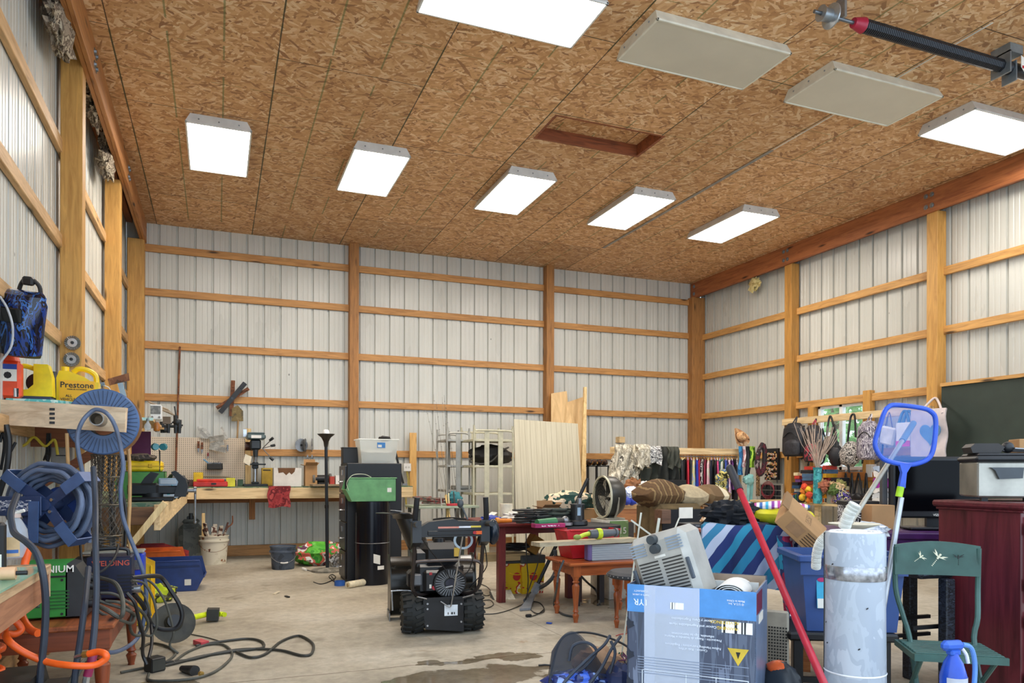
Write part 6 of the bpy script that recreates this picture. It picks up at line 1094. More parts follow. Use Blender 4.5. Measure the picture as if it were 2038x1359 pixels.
fl = [([(345, 1318), (372, 1298), (410, 1283), (445, 1283), (462, 1300), (452, 1318), (420, 1340), (370, 1352), (300, 1354), (296, 1340)], .008, 'grey cord on the floor making the front loop below the trimmer'),
 ([(470, 1297), (500, 1308), (530, 1300), (560, 1276), (595, 1265), (622, 1280), (620, 1300), (600, 1304), (560, 1294), (510, 1291), (470, 1293), (430, 1300), (380, 1312), (330, 1318)], .009, 'long dark cord on the floor with the loop reaching furthest right'),
 ([(390, 1285), (430, 1278), (490, 1271), (520, 1276), (524, 1288), (500, 1292), (450, 1298), (400, 1306), (355, 1318), (320, 1326)], .009, 'dark cord on the floor lying in the middle of the tangle'),
 ([(240, 1338), (280, 1330), (320, 1322), (350, 1300), (330, 1285), (300, 1280), (280, 1290)], .008, 'grey cord on the floor nearest to the brown table leg'),
 ([(380, 1262), (410, 1268), (438, 1276)], .004, 'thin wire on the floor right of the trimmer guard')]
for pts, r, lab in fl: solo('extension_cord', G().tube(on_floor(*pts, z=r+.002), r, 8), GCB if 'grey' in lab else mt('33332e'), lab, 'cord')
c = PZ(308, 1335, 0); t = thing('plug', 'square black outlet box with cords plugged in on the floor', 'plug', (c.x, c.y, 0)); t.rotation_euler = (0, 0, .6); part('box', G().bx(-.045, -.045, 0, .045, .045, .085, .006), BLK, t); part('face', G().bx(-.04, -.048, .01, .04, -.045, .075), mt('3a3a34'), t)
t = thing('plug', 'round black plug with a white socket mark on the floor cord', 'plug', PZ(385, 1335, 0)); part('body', G().cyl(PZ(362, 1330, .02), PZ(384, 1334, .025), .018, .03), BLK, t, world=True); part('face', G().cyl(PZ(384, 1334, .025), PZ(388, 1335, .026), .031, n=20), mt('2c2c2c', .4), t, world=True); part('ring', G().cyl(PZ(398, 1340, .02), PZ(402, 1341, .02), .014), mt('c9a45a', .3, .7), t, world=True)
# string trimmer
c = PZ(345, 1262, 0); t = thing('string_trimmer', 'lime yellow string trimmer lying on the floor with its black guard toward the viewer', 'trimmer', (c.x, c.y, 0)); LM = mt('cfe01c', .35); gc = PY(345, 1240, 5.55)
part('guard', G(TF(gc, (1, .2, 0), (0.1, .5, 1))).open_lathe([(.035, .04), (.06, .0), (.10, -.01), (.135, .0), (.14, .01), (.10, .0), (.06, .012), (.035, .05), (.035, .04)], n=32), mt('3c3a30', .6, 0, .3), t, world=True); part('head', G(TF(gc, (1, .2, 0), (0.1, .5, 1))).cyl((0, 0, 0), (0, 0, .06), .045, n=20), BLK, t, world=True)
a, b = PZ(372, 1232, .07), PZ(412, 1222, .06); part('shaft', G().tube([PZ(352, 1240, .08), a, b], .022, 10), LM, t, world=True); part('grip', G().tube([PZ(368, 1226, .08), PZ(372, 1216, .11), PZ(376, 1222, .1)], .014), LM, t, world=True)
b2 = PZ(436, 1222, .055); part('battery', G().beam(b, b2, .10, .09), mt('2f302c'), t, world=True); part('battery_label', G().beam(b.lerp(b2, .2)+Vector((0, -.046, 0)), b.lerp(b2, .8)+Vector((0, -.046, 0)), .004, .05), mt('9aa0a2'), t, world=True); part('handle', G().tube([b2, PZ(443, 1222, .05), PZ(447, 1223, .05)], .02), LM, t, world=True)
c = PZ(312, 1200, 0); pileof('safety_vest', 'crumpled lime yellow vest on the floor behind the cables', 'vest', (c.x, c.y+.1, 0), (.15, .12, .09), blotch(['d6e41c', 'c2d418', '4a4a2c', 'dbe83a'], 6, .6), .5, 12); c = PZ(400, 1278, 0); solo('clip', G().beam(PZ(392, 1276, .02), PZ(408, 1281, .015), .06, .03), mt('c84a50'), 'small red clip lying on the floor cord', 'clip')
# loose insulation above the left wall, a tuft at the right, the door spring
IN = blotch(['8a7a68', '9c8d7a', '6d5f50', 'b8ab94', '5a4c40'], 12, .95)
for k, (px, py, Y, r, lab) in enumerate(((118, 55, 6.3, .15, 'clump of grey insulation in the roof edge above the big post'), (188, 212, 7.6, .14, 'clump of insulation hanging between the rafters beyond the big post'), (215, 290, 8.3, .13, 'hanging insulation above the second wall post'), (212, 330, 8.7, .11, 'ragged insulation tuft just over the second wall post'))):
    c = PX(px, py, -1.03); solo('insulation_clump', G().ball(c, (.07, r*2, r), 20, 14, .7, k+20, 5), IN, lab, 'insulation')
c = PX(1501, 566, 8.0); solo('insulation_tuft', G().ball(c, (.04, .12, .10), 16, 12, .8, 31, 5), blotch(['c9b878', 'd9ca90', 'b8a568'], 14, .95), 'yellowish insulation tuft hanging under the right header beam', 'insulation')
DS = 4.45; t = thing('door_spring', 'black overhead door torsion spring on its shaft under the ceiling', 'door spring', (5.2, 4.1, DS-.1)); BS = mt('2c2e33', .4, .3)
part('shaft', G().cyl((3.9, 4.1, DS), (8.1, 4.1, DS), .013), mt('70767c', .35, .7), t, world=True)
g = G(); g.tube([(4.33+i*.0022, 4.1+.042*cos(i*pi/4), DS+.042*sin(i*pi/4)) for i in range(704)], .0085, 5, 1); part('spring', g, BS, t, world=True); part('spring', G().cyl((5.86, 4.1, DS), (8.0, 4.1, DS), .05, n=20), BS, t, world=True)
part('winding_cone', G().cyl((4.26, 4.1, DS), (4.35, 4.1, DS), .035, .055, 20), mt('a81c3a', .4), t, world=True); c = PZ(1968, 120, DS)
part('bracket', G().bx(5.80, 4.02, DS-.08, 5.815, 4.18, DS+.09).bx(5.80, 4.02, DS+.08, 5.95, 4.18, CEIL).bx(5.90, 4.04, DS-.12, 5.91, 4.16, DS+.04), mt('8c969c', .35, .6), t, world=True); part('tag', G().add([(5.93, 4.02, DS+.07), (6.03, 4.02, DS+.03), (6.01, 4.02, DS-.09), (5.93, 4.02, DS-.02), (5.93, 4.024, DS+.07), (6.03, 4.024, DS+.03), (6.01, 4.024, DS-.09), (5.93, 4.024, DS-.02)], [(0, 1, 2, 3), (7, 6, 5, 4), (0, 4, 5, 1), (1, 5, 6, 2), (2, 6, 7, 3), (3, 7, 4, 0)]), PAP, t, world=True); part('tag_stripe', G().bx(5.94, 4.016, DS-.03, 6.0, 4.019, DS-.01), RED, t, world=True)
c = PZ(1592, 8, DS); part('cable_drum', G().open_lathe([(.015, -.06), (.055, -.06), (.045, -.03), (.045, .02), (.085, .03), (.085, .04), (.015, .04), (.015, -.06)], (4.02, 4.1, DS), (1, 0, 0), 28), mt('a0a6aa', .3, .7), t, world=True); part('hanger', G().bx(4.14, 4.06, DS, 4.16, 4.14, CEIL), mt('a0a6aa', .3, .7), t, world=True)
# ------------------------------------------------------------------ right background: clothes, bags, books
def drape(name, parent, fn, m, nu=14, nv=12, th=.006, **k): return part(name, G().slab(fn, nu, nv, th), m, parent, **k)
RY = 9.3; a, b = PY(1215, 897, RY), PY(1474, 897, RY); zb = a.z+.01
t = thing('clothes_rack', 'pale wooden board rail of the clothes rack in the back right corner', 'clothes rack', ((a.x+b.x)/2, RY, 0)); part('rail_board', G().bx(a.x, RY-.02, zb-.045, b.x, RY+.02, zb+.045, .003), BW, t, world=True)
for x in (a.x+.1, b.x-.06): part('post', G().bx(x, RY-.02, 0, x+.06, RY+.04, zb-.045), BWz, t, world=True)
part('rod', G().cyl((PY(1330, 905, RY).x, RY, zb-.075), (b.x, RY, zb-.075), .008), STL, t, world=True)
gar = [('grey', '7d8688', 'shirt'), ('pale grey', '9aa0a0', 'shirt'), ('black and white print', None, 'top'), ('green', '4f8a5c', 'top'), ('dark grey', '3a3d42', 'shirt'), ('black', '1d1d22', 'jacket'), ('red', 'c0283a', 'dress'), ('charcoal', '34343a', 'skirt'), ('pastel print', ['e8a8c8', 'a8d0e8', 'f0e0a0', 'b0e0c0', 'f2a070'], 'top'), ('royal blue', '2c3fae', 'shirt'), ('crimson', 'b0203c', 'skirt'), ('zebra print', None, 'top'), ('maroon', '7a1a34', 'dress'), ('orange and pink print', ['f0a070', 'f2c0c8', 'e8e0d0', 'f08a6a'], 'scarf'), ('dark navy', '1c2030', 'coat'), ('black', '151518', 'coat'), ('magenta print', ['8a2a5a', 'c84a7a', '3a2a4a'], 'blouse'), ('teal print', ['3a8a88', '2a4a5a', 'a0d0c8'], 'blouse'), ('lime and white print', ['b8d050', 'e8e8d8', '3a5a2a'], 'blouse'), ('blue', '3a50a8', 'shirt'), ('white floral print', ['ece6e8', 'c8a0b8', '7a6a9a', 'ece6e8'], 'dress'), ('purple', '5a2a6a', 'blouse'), ('black lace', '201c24', 'dress'), ('pale pink striped', ['d8b0c0', 'ece0e4', 'b890a8'], 'shirt')]
rd = random.Random(21); n = len(gar); x0_, x1_ = PY(1330, 905, RY).x, PY(1470, 905, RY).x
for i, (cn, c, kind) in enumerate(gar):
    x = x0_+(x1_-x0_)*(i+.5)/n; L = rd.uniform(.42, .62) if kind not in ('dress', 'coat') else rd.uniform(.6, .72); z = zb-.075
    m_ = mt(c, .85, 0, .15) if isinstance(c, str) else blotch(c or ['e8e6e2', '1c1c20', 'e0ded8', '26262a'], 14 if c is None else 9, .85, stretch=(1, 1, .5))
    t = thing('hanging_garment', '%s %s on the clothes rack, %s' % (cn, kind, 'leftmost' if i == 0 else 'rightmost' if i == n-1 else 'right after the %s' % gar[i-1][0]), 'garment', (x, RY, z-L), group='garments on the clothes rack'); t.rotation_euler = (0, 0, rd.uniform(.75, 1.1)); ph = rd.uniform(0, 6)
    drape('fabric', t, lambda u, v, L=L, ph=ph: ((u-.5)*(.30+.06*v)*(1 if v > .06 else .5+v*8), .016*sin(u*13+ph)*(.3+v), L-.045-v*(L-.045)), m_, 14, 6, .022)
    part('hanger', G().tube([(-.16, 0, L-.055), (0, 0, L-.02), (.16, 0, L-.055)], .006, 6, 2).tube([(0, 0, L-.02), (0, 0, L-.0), (.012, 0, L+.012), (0, 0, L+.02)], .003, 6, 2), mt(rd.choice(['c8b0d8', 'e8e8e0', '5ab0a0', 'e0d8a0', '303034']), .4), t)
# coats thrown over the left end of the rail
def coat(px0, px1, py0, py1, dy, m_, label, name='coat', fr=0.02, sk=0, th=.03, cat='coat'):
    A, B = PY(px0, py0, RY+dy), PY(px1, py0, RY+dy); h_ = A.z-PY(px0, py1, RY+dy).z; zt = zb+.05
    return solo(name, G().slab(lambda u, v: (A.x+(B.x-A.x)*u+sk*v*(1+.2*sin(v*8))+.02*sin(v*9+u*3)*v, RY+dy-(.02+.05*min(1, v*5))-fr*sin(u*16+v*5)*(.4+v), min(zt, A.z)-h_*v-.03*sin(u*7)*v), 26, 16, th), m_, label, cat)
FUR = blotch(['e4decd', 'cfc8b4', 'b5ad98', '8a8374', 'ded8c6', '5c564c'], 17, .98, stretch=(1, 1, .45), dist=1.2); ZEB = blotch(['e6e6e2', '2c2c30', 'e6e6e2', '2c2c30', 'e6e6e2', '3a3a3e'], 7, .8, stretch=(.5, 1, 2.2), dist=2.5); OLV = mt('3d4036', .8, 0, .2, 5); OLB = mt('2b2d28', .8, 0, .2)
coat(1222, 1274, 881, 945, -.16, FUR, 'shaggy pale fur coat at the left end of the clothes rail', 'fur_coat', .03, -.10, .10); coat(1262, 1286, 884, 925, -.30, FUR, 'second fluffy fur piece folded over the first one', 'fur_collar', .02, 0, .08)
coat(1272, 1312, 882, 918, -.24, ZEB, 'black and white zebra print cloth over the olive coats', 'scarf', .012, 0, .02, 'scarf'); coat(1268, 1322, 905, 955, -.10, OLV, 'olive jacket hanging under the zebra print cloth', 'coat', .035); coat(1308, 1345, 886, 968, -.18, OLB, 'dark olive coat hanging right of the zebra print', 'coat', .04); coat(1325, 1347, 890, 930, -.26, OLV, 'olive sleeve folded over the rail end beside the first garments', 'coat', .02)
solo('storage_box', G().bx(PY(1320, 955, 9.0).x, 8.95, PY(1320, 978, 9.0).z, PY(1362, 955, 9.0).x, 9.15, PY(1320, 955, 9.0).z, .004), BLK, 'flat black box standing under the first garments', 'box').location.z += 0
# hat and scarves at the right end
c = PY(1471, 871, 9.25); t = thing('cowboy_hat', 'tan straw cowboy hat resting on the right end of the rail', 'hat', c); t.rotation_euler = (1.25, .25, .2); ST = blotch(['c99a68', 'd8b080', 'b5835a', 'e0c098'], 6, .8)
drape('brim', t, lambda u, v: ((.07+.08*v)*cos(2*pi*u)*1.15, (.07+.08*v)*sin(2*pi*u), .05*v*abs(cos(2*pi*u))**2*1.2), ST, 32, 5, .005); part('crown', G().lathe([(.078, 0), (.075, .04), (.065, .09), (.045, .10), (0, .085)], n=28, sc=(1.15, 1)), ST, t); part('band', G().open_lathe([(.081, .005), (.081, .02), (.077, .02), (.077, .005)], n=28, sc=(1.15, 1)), mt('6b4228'), t)
for k, (px0, px1, py1, c_, lab) in enumerate(((1472, 1480, 945, ['1f5a8a', '3a8ac0', '14304a'], 'blue tie-dyed scarf hanging under the hat'), (1480, 1486, 930, ['e6d8d8', 'c88a8a', 'f0ece8'], 'pale flowered scarf beside the blue one'), (1486, 1494, 960, ['1c1e24', '2a2c34', '101216'], 'black scarf beside the pale flowered one'), (1494, 1503, 930, ['7ab02a', 'b0d84a', '3a6a1a', 'e0e880'], 'lime green patterned scarf'))):
    A, B = PY(px0, 888, 9.1), PY(px1+2, 888, 9.1); h_ = A.z-PY(px0, py1, 9.1).z; solo('scarf', G().slab(lambda u, v: (A.x+(B.x-A.x)*u+.012*sin(v*6), 9.12-.03*sin(u*6)+.01*sin(v*9), A.z-h_*v), 8, 14, .012), blotch(c_, 9, .85, stretch=(1, 1, .5)), lab, 'scarf', 'scarves at the end of the clothes rail')
c = PY(1515, 915, 9.0); solo('scarf', G().tube([PY(1518, 883, 9.0), PY(1510, 900, 8.98), PY(1507, 925, 8.98), PY(1513, 944, 8.98), PY(1520, 930, 8.97), PY(1522, 900, 8.97), PY(1519, 884, 8.98)], .035, 10), blotch(['241c20', '5a1f2c', '2a2226', '8a7a78'], 9, .85), 'dark scarf with red specks looped on a hook left of the jewellery board', 'scarf')
g = G(); c = PY(1490, 965, 9.1); g.ball(c+Vector((0, 0, .08)), (.09, .07, .08), nz=.4, seed=3); g.slab(lambda u, v: (c.x-.03+.11*u*(1-.3*v), c.y-.02*sin(u*7), c.z+.04-.36*v), 10, 10, .02); solo('dress', g, mt('8ac0bc', .7, 0, .12), 'pale aqua dress hanging in front of the scarves', 'dress')
g = G(); c = PY(1508, 940, 9.15); g.slab(lambda u, v: (c.x-.03+.06*u, c.y-.015*sin(u*7), c.z+.06-.42*v), 6, 10, .02); solo('scarf', g, blotch(['c8a478', '2c2018', 'b08a5c', '3a2a1c', 'd8b88c'], 26, .85), 'leopard print scarf hanging beside the aqua dress', 'scarf')
c = PY(1440, 950, 9.0); g = G(); [g.ball((c.x+dx, 9.0, c.z+dz), (.06, .05, .05), nz=.4, seed=k) for k, (dx, dz) in enumerate(((-.08, .0), (0, .07), (.08, .04)))]; g.slab(lambda u, v: (c.x-.10+.22*u, 9.05-.03*sin(u*12), c.z+.0-.42*v), 12, 10, .03); solo('flower_garland', g, blotch(['5a8a3a', 'e8e0b0', '3a3a24', 'd8c870', '4a6a8a', 'e6e0e8'], 9, .8), 'green and cream cloth bunch hanging before the blouses', 'cloth')
# the right wall: jewellery board, hook board, bags
def rw(px, py, X=7.9): return PX(px, py, X)
p0, p1 = rw(1525, 893, 8.03), rw(1552, 955, 8.03); t = thing('jewellery_board', 'black display board of jewellery and watches on the right wall', 'display board', (8.03, (p0.y+p1.y)/2, p1.z)); part('board', G().bx(8.0, p1.y, p1.z, 8.03, p0.y, p0.z), BLK, t, world=True); rd = random.Random(2)
for r in range(6):
    zz = p0.z-.06-r*(p0.z-p1.z-.08)/5.5; g = G(); [g.ball((7.985, p1.y+.03+(p0.y-p1.y-.06)*k/9, zz-rd.uniform(0, .05)), (.012, .016, rd.uniform(.014, .03)), 8, 6) for k in range(10)]; part('jewellery_row', g, blotch(['e6e2da', 'b8b4ac', 'c8a04a', 'a03a48', 'dcd8d0'], 30, .3), t, world=True)['kind'] = 'stuff'
p0, p1 = rw(1512, 962, 7.9), rw(1557, 1000, 7.9); t = thing('solar_panel', 'framed dark solar panel leaning under the jewellery board', 'solar panel', (7.9, (p0.y+p1.y)/2, p1.z)); part('frame', G().bx(7.9, p1.y, p1.z, 7.93, p0.y, p0.z, .004), mt('b8b8b0', .4, .4), t, world=True)
for i in range(4):
    for j in range(3): part('cell', G().bx(7.896, p1.y+.03+i*(p0.y-p1.y-.05)/4, p1.z+.02+j*(p0.z-p1.z-.03)/3, 7.8995, p1.y+.02+(i+1)*(p0.y-p1.y-.05)/4, p1.z+.01+(j+1)*(p0.z-p1.z-.03)/3), mt('20242c', .2), t, world=True)
g = G(); c = rw(1528, 978, 7.86); [g.tube([(c.x, c.y+.14*cos(2*pi*k/10+j), c.z+.11*sin(2*pi*k/10+j)+.02*j) for k in range(10)], .006, 6, 3, True) for j in range(3)]; solo('hose_coil', g, mt('9c3444', .5), 'thin red hoses coiled in front of the solar panel', 'hose')
bo = thing('hook_board', 'pale board with hooks for bags running along the right wall', 'board', (7.92, 7.7, 1.93)); part('board', G().bx(7.93, 6.47, 1.915, 7.965, 8.98, 2.01, .003), BWy, bo, world=True); part('spacer', G().bx(7.965, 6.44, 1.92, 7.972, 6.5, 2.0), BWy, bo, world=True)
def strap(pts, r, m, p, nm='strap'): part(nm, G().tube([rw(*q) for q in pts], r, 8), m, p, world=True)
def backpack(px0, px1, py0, py1, m_, m2, label, X=7.78, pocket=True):
    A, B = rw(px0, py0, X), rw(px1, py1, X); cy, w_, h_ = (A.y+B.y)/2, abs(A.y-B.y), A.z-B.z
    t = thing('backpack', label, 'backpack', (X, cy, B.z)); part('body', G().lathe([(0, 0), (.40, .01), (.50, .12), (.50, .5), (.44, .82), (.25, .97), (0, 1.0)], n=24, sc=(1, 1)), m_, t); bd = t.children[0]; bd.scale = (.22, w_, h_)
    if pocket: pk = part('front_pocket', G().lathe([(0, 0), (.36, .01), (.42, .12), (.40, .38), (.25, .5), (0, .52)], n=20), m2, t); pk.scale = (.16, w_*.9, h_*.9); pk.location = (-.07, -.04, .02)
    part('zip', G().tube([(-.11, -w_*.3+.6*w_*k/6-.03, h_*(.55+.15*sin(pi*k/6))) for k in range(7)], .006), BLK, t); part('loop', G().tube([(0, -.03, h_*.97), (.05, 0, h_+.08), (0, .03, h_*.97)], .010), m2, t)
    for s in (-1, 1): part('shoulder_strap', G().tube([(.1, s*w_*.2, h_*.9), (.13, s*w_*.3, h_*.5), (.06, s*w_*.42, h_*.05), (.0, s*w_*.3, -.04)], .012), BLK, t)
    return t
PLD = blotch(['2a2630', '8a8490', '4a4058', 'd8d4da', '242028', '5a4a70'], 6, .8, stretch=(3, 3, .6)); NY = mt('23242a', .5, 0, .3); NY2 = mt('2f3036', .55, 0, .3)
backpack(1560, 1602, 842, 908, NY, NY2, 'black backpack hanging leftmost on the hook board'); backpack(1602, 1636, 846, 920, mt('29262a', .5, 0, .3), blotch(['26242a', 'a8384a', '2a282e', '26242a'], 5, .7), 'black backpack with a red patch hanging second on the hook board', 7.8)
backpack(1708, 1750, 838, 915, PLD, PLD, 'black, white and purple plaid backpack hanging in front of the window')
def sling(px0, px1, py0, py1, m_, label, sp, nm='shoulder_bag', X=7.78, rx=0):
    A, B = rw(px0, py0, X), rw(px1, py1, X); w_, h_ = abs(A.y-B.y), A.z-B.z; t = thing(nm, label, 'bag', (X, (A.y+B.y)/2, B.z)); g = G(rotm((0, 0, h_/2), 0, rx)); g.ball((0, 0, 0), (.08, w_/2, h_/2), 20, 12, .18, len(label)); part('body', g, m_, t)
    for q in sp: strap(q, .014, BLK, t)
    return t
sling(1638, 1668, 868, 905, mt('2b2d2c', .5, 0, .2), 'dark grey tote hanging third on the hook board', [[(1645, 868, 7.8), (1650, 833, 7.85), (1655, 832, 7.85), (1663, 868, 7.8)]], 'tote_bag'); sling(1652, 1676, 885, 928, NY, 'rounded black bag hanging below the dark grey tote', [[(1655, 890, 7.75), (1658, 850, 7.8), (1662, 850, 7.8), (1666, 890, 7.75)]])
LEO = blotch(['e0dcd6', '1e1c1e', 'd2ccc4', '2a2628', 'e6e2dc', '1a181a'], 20, .8); sling(1674, 1712, 878, 930, LEO, 'black and white leopard print bag hanging by long straps before the window', [[(1686, 890, 7.8), (1690, 850, 7.83), (1694, 828, 7.86), (1701, 828, 7.86), (1703, 870, 7.8)], [(1688, 925, 7.75), (1690, 940, 7.75)]], 'duffel_bag', rx=.8)
for k, (x0, w_) in enumerate(((1678, 10), (1692, 6), (1700, 16), (1720, 7))):
    t = thing('shoulder_bag', 'small black bag hanging by thin straps under the window, %s' % ['leftmost', 'second from left', 'third from left', 'rightmost'][k], 'bag', rw(x0+w_/2, 990, 7.9), group='small bags under the window'); strap([(x0, 985, 7.9), (x0+w_*.4, 950, 7.92), (x0+w_*.6, 945, 7.92), (x0+w_, 985, 7.9)], .012, BLK, t); c = rw(x0+w_/2, 992, 7.88); part('body', G().ball(c, (.05, .10, .07), nz=.3, seed=k), NY, t, world=True)
# canvas tote with a heart, white and teal bags behind the skimmer net
A, B = rw(1815, 818, 7.7), rw(1884, 908, 7.7); t = thing('tote_bag', 'large pinkish canvas tote with a blue heart hanging by the second post', 'bag', (7.7, (A.y+B.y)/2, B.z)); TC = mt('d2c4c0', .85, 0, .06)
part('body', G().slab(lambda u, v: (7.70-.05*sin(pi*u)-.02*sin(v*9)*u, A.y+(B.y-A.y)*u, A.z-(A.z-B.z)*v-.05*sin(pi*u)*v), 14, 12, .03), TC, t, world=True)
hc = rw(1850, 862, 7.62); H = [(.16*sin(a_)**3*.9, .01*(13*cos(a_)-5*cos(2*a_)-2*cos(3*a_)-cos(4*a_))*.9) for a_ in [2*pi*k/28 for k in range(28)]]; part('heart', G().prism([(hc.y+p*.95, hc.z+q*.95) for p, q in H], 7.625, 7.635, 'yz'), mt('5a84a8', .6), t, world=True)
part('handle', G().tube([rw(1830, 822, 7.68), rw(1850, 800, 7.85), rw(1861, 792, 7.965), rw(1868, 800, 7.85), rw(1876, 822, 7.66)], .014), TC, t, world=True)
p0, p1 = rw(1788, 842, 7.8), rw(1816, 875, 7.8); t = thing('gift_bag', 'white paper bag with a pink band behind the skimmer net', 'bag', (7.8, (p0.y+p1.y)/2, p1.z-.05)); part('body', G().bx(7.76, p1.y, p1.z-.08, 7.84, p0.y, p0.z, .004), WHT, t, world=True); part('pink_band', G().bx(7.755, p1.y, p1.z-.08, 7.76, p0.y, p1.z-.01), mt('d8328a'), t, world=True)
g = G(); [g.tube([rw(x, 845, 7.8), rw(x+8, 822, 7.86), rw(x+16, 820, 7.86), rw(x+22, 845, 7.8)], .018) for x in (1788, 1796)]; solo('bag_strap', g, mt('3a6a80', .6), 'teal straps hooked above the white paper bag', 'straps')
c = rw(1766, 868, 7.82); t = thing('wristlet_bag', 'small white wristlet bag behind the skimmer net', 'bag', c); part('body', G(rotm((0, 0, 0), 0, .25)).bx(-.03, -.12, -.11, .03, .10, .12, .02), mt('ddd8cc', .6), t); strap([(1762, 850, 7.82), (1768, 825, 7.86), (1771, 823, 7.9), (1776, 850, 7.84)], .006, mt('4a3a6a'), t)
p0, p1 = rw(1885, 769, 7.95), 5.0; solo('painted_panel', G().bx(7.955, 4.9, .12, 7.967, 6.33, 2.22), mt('2e3a33', .5, 0, .12, 4), 'dark green painted board fixed to the right wall', 'board'); trim(G().bx(7.93, 4.9, 2.22, 7.97, 6.33, 2.26), GY)
# low shelf of books along the right wall, vases and flowers
SY = wood('b89a68', 'd8bd8c', 'y'); zt = .80; t = thing('sideboard', 'long pale low shelf along the right wall under the window, covered in clutter', 'shelf', (7.7, 7.6, 0)); part('top', G().bx(7.35, 6.5, zt-.03, 8.05, 9.0, zt, .003), SY, t, world=True)
for y in (6.55, 7.7, 8.92): part('leg', G().bx(7.4, y, 0, 7.46, y+.06, zt-.03), SY, t, world=True)
bc = ['c0392b', '2c3e50', 'e8d8a8', '27496d', '8e2f2f', 'd8a020', '1f1f24', 'e6e2d8', '2f6a48', '7a4a8a', 'c86a2a', '4a6a8a']; bn = ['red', 'slate', 'cream', 'blue', 'maroon', 'mustard', 'black', 'white', 'green', 'purple', 'orange', 'steel blue']
rd = random.Random(5)
def stack(px0, px1, top, bottom, X, n, where, grp):
    A, B = rw(px0, top, X), rw(px1, bottom, X); h_ = (A.z-zt)/n; z = zt
    for k in range(n):
        j = rd.randrange(len(bc)); o = rd.uniform(-.03, .03); nb_ = solo('book', G().bx(X-.02+o, B.y+rd.uniform(0, .05), z, X+.18+o, A.y-rd.uniform(0, .05), z+h_*.96, .003), mt(bc[j], .55), '', 'book', grp, 0); q = ['lowest', 'second from bottom', 'third from bottom', 'fourth from bottom', 'fifth from bottom', 'sixth from bottom', 'seventh from bottom', 'eighth from bottom', 'ninth from bottom', 'tenth from bottom'][k] if k < n-1 else 'topmost'
        nb_['label'] = '%s book lying flat in %s, %s' % (bn[j], where, q); z += h_
stack(1580, 1596, 940, 1000, 7.55, 9, 'the left stack', 'books in the left stack'); stack(1596, 1620, 928, 1000, 7.5, 10, 'the stack left of the vase', 'books in the tall stack'); stack(1637, 1652, 926, 1000, 7.7, 9, 'the stack right of the vase', 'books right of the teal vase'); stack(1652, 1675, 950, 1000, 7.75, 6, 'the low stack behind flowers', 'books behind the flowers')
c = PX(1590, 992, 7.25)
for k in range(7): c = rw(1579+k*4, 998, 7.40); solo('book', G().bx(7.30, c.y-.012, zt, 7.38, c.y+.014, zt+.10+.01*(k % 3), .002), mt(bc[(k*5) % 12], .5), '%s small upright book in the front row, %s' % (bn[(k*5) % 12], ['far left', 'second', 'third', 'middle', 'fifth', 'sixth', 'far right'][k]), 'book', 'small upright books in front')
c = PX(1627, 1000, 7.30); t = thing('twig_vase', 'tall teal vase of bare twigs standing before the book stacks', 'vase', (7.3, c.y, zt)); hv = rw(1627, 930, 7.3).z-zt; part('vase', G().lathe([(.05, 0), (.06, .03), (.055, hv*.5), (.05, hv*.9), (.06, hv)], n=20), blotch(['3a9aa0', '4ab0b4', '2a8088', '6ac0c0'], 8, .4), t)
g = G()
for k in range(34):
    a_ = rd.uniform(0, 6.28); r_ = rd.uniform(.08, .28); g.tube([(0, 0, hv*.9), (.3*r_*cos(a_), .3*r_*sin(a_), hv+.15), (.7*r_*cos(a_)+.02*sin(k), .7*r_*sin(a_), hv+.3), (r_*cos(a_), r_*1.1*sin(a_), hv+rd.uniform(.35, .6))], .0035, 5, 3)
part('twigs', g, mt('c4b0a0', .8, 0, .2), t)['kind'] = 'stuff'
c = PX(1653, 1003, 7.42); t = thing('flower_arrangement', 'dried hydrangea arrangement in a glass vase before the low books', 'flowers', (7.42, c.y, zt+.02)); zz = -.0; part('vase', G().lathe([(.04, -.02), (.05, .0), (.045, .12), (.055, .15)], n=18), glassy('b8c0b0', .5), t)
cols = [('c8a878', 'dried_bloom'), ('b89860', 'dried_bloom'), ('d8bc90', 'dried_bloom'), ('a88850', 'dried_bloom'), ('a06048', 'red_bloom'), ('8a8a50', 'leaf_spray'), ('c8b080', 'dried_bloom'), ('5a7038', 'leaf_spray')]
for k, (cc, nm) in enumerate(cols): a_ = k*2.4; r_ = .11 if k else 0; part(nm, G().ball((r_*cos(a_), r_*sin(a_)*1.1, .19+.04*sin(k*1.7)), .07, 16, 12, .7, k, 9), mt(cc, .9, 0, .3, 40), t)
c = PX(1604, 985, 7.0); t = thing('flower_bunch', 'orange and yellow artificial flowers before the tall book stack', 'flowers', (7.25, PX(1604, 985, 7.25).y, zt))
for k in range(6): part('bloom', G().ball((.04*cos(k*2), .09*sin(k*2.5), .04+.035*k), .042, 12, 8, .5, k, 6), mt(['e8852a', 'f0c030', 'd8482a'][k % 3], .8), t)
part('stem', G().cyl((0, 0, 0), (0, 0, .2), .006), mt('4a7a3a'), t)
pileof('purple_flowers', 'bunch of blue and purple artificial flowers right of the dried ones', 'flowers', Vector((7.43, PX(1676, 1018, 7.43).y, zt)), (.08, .09, .10), blotch(['4a3a8a', '6a5ab0', '2a2a4a', 'd8cfa0', '3a2a6a'], 16, .8), .7, 14, fr=8)
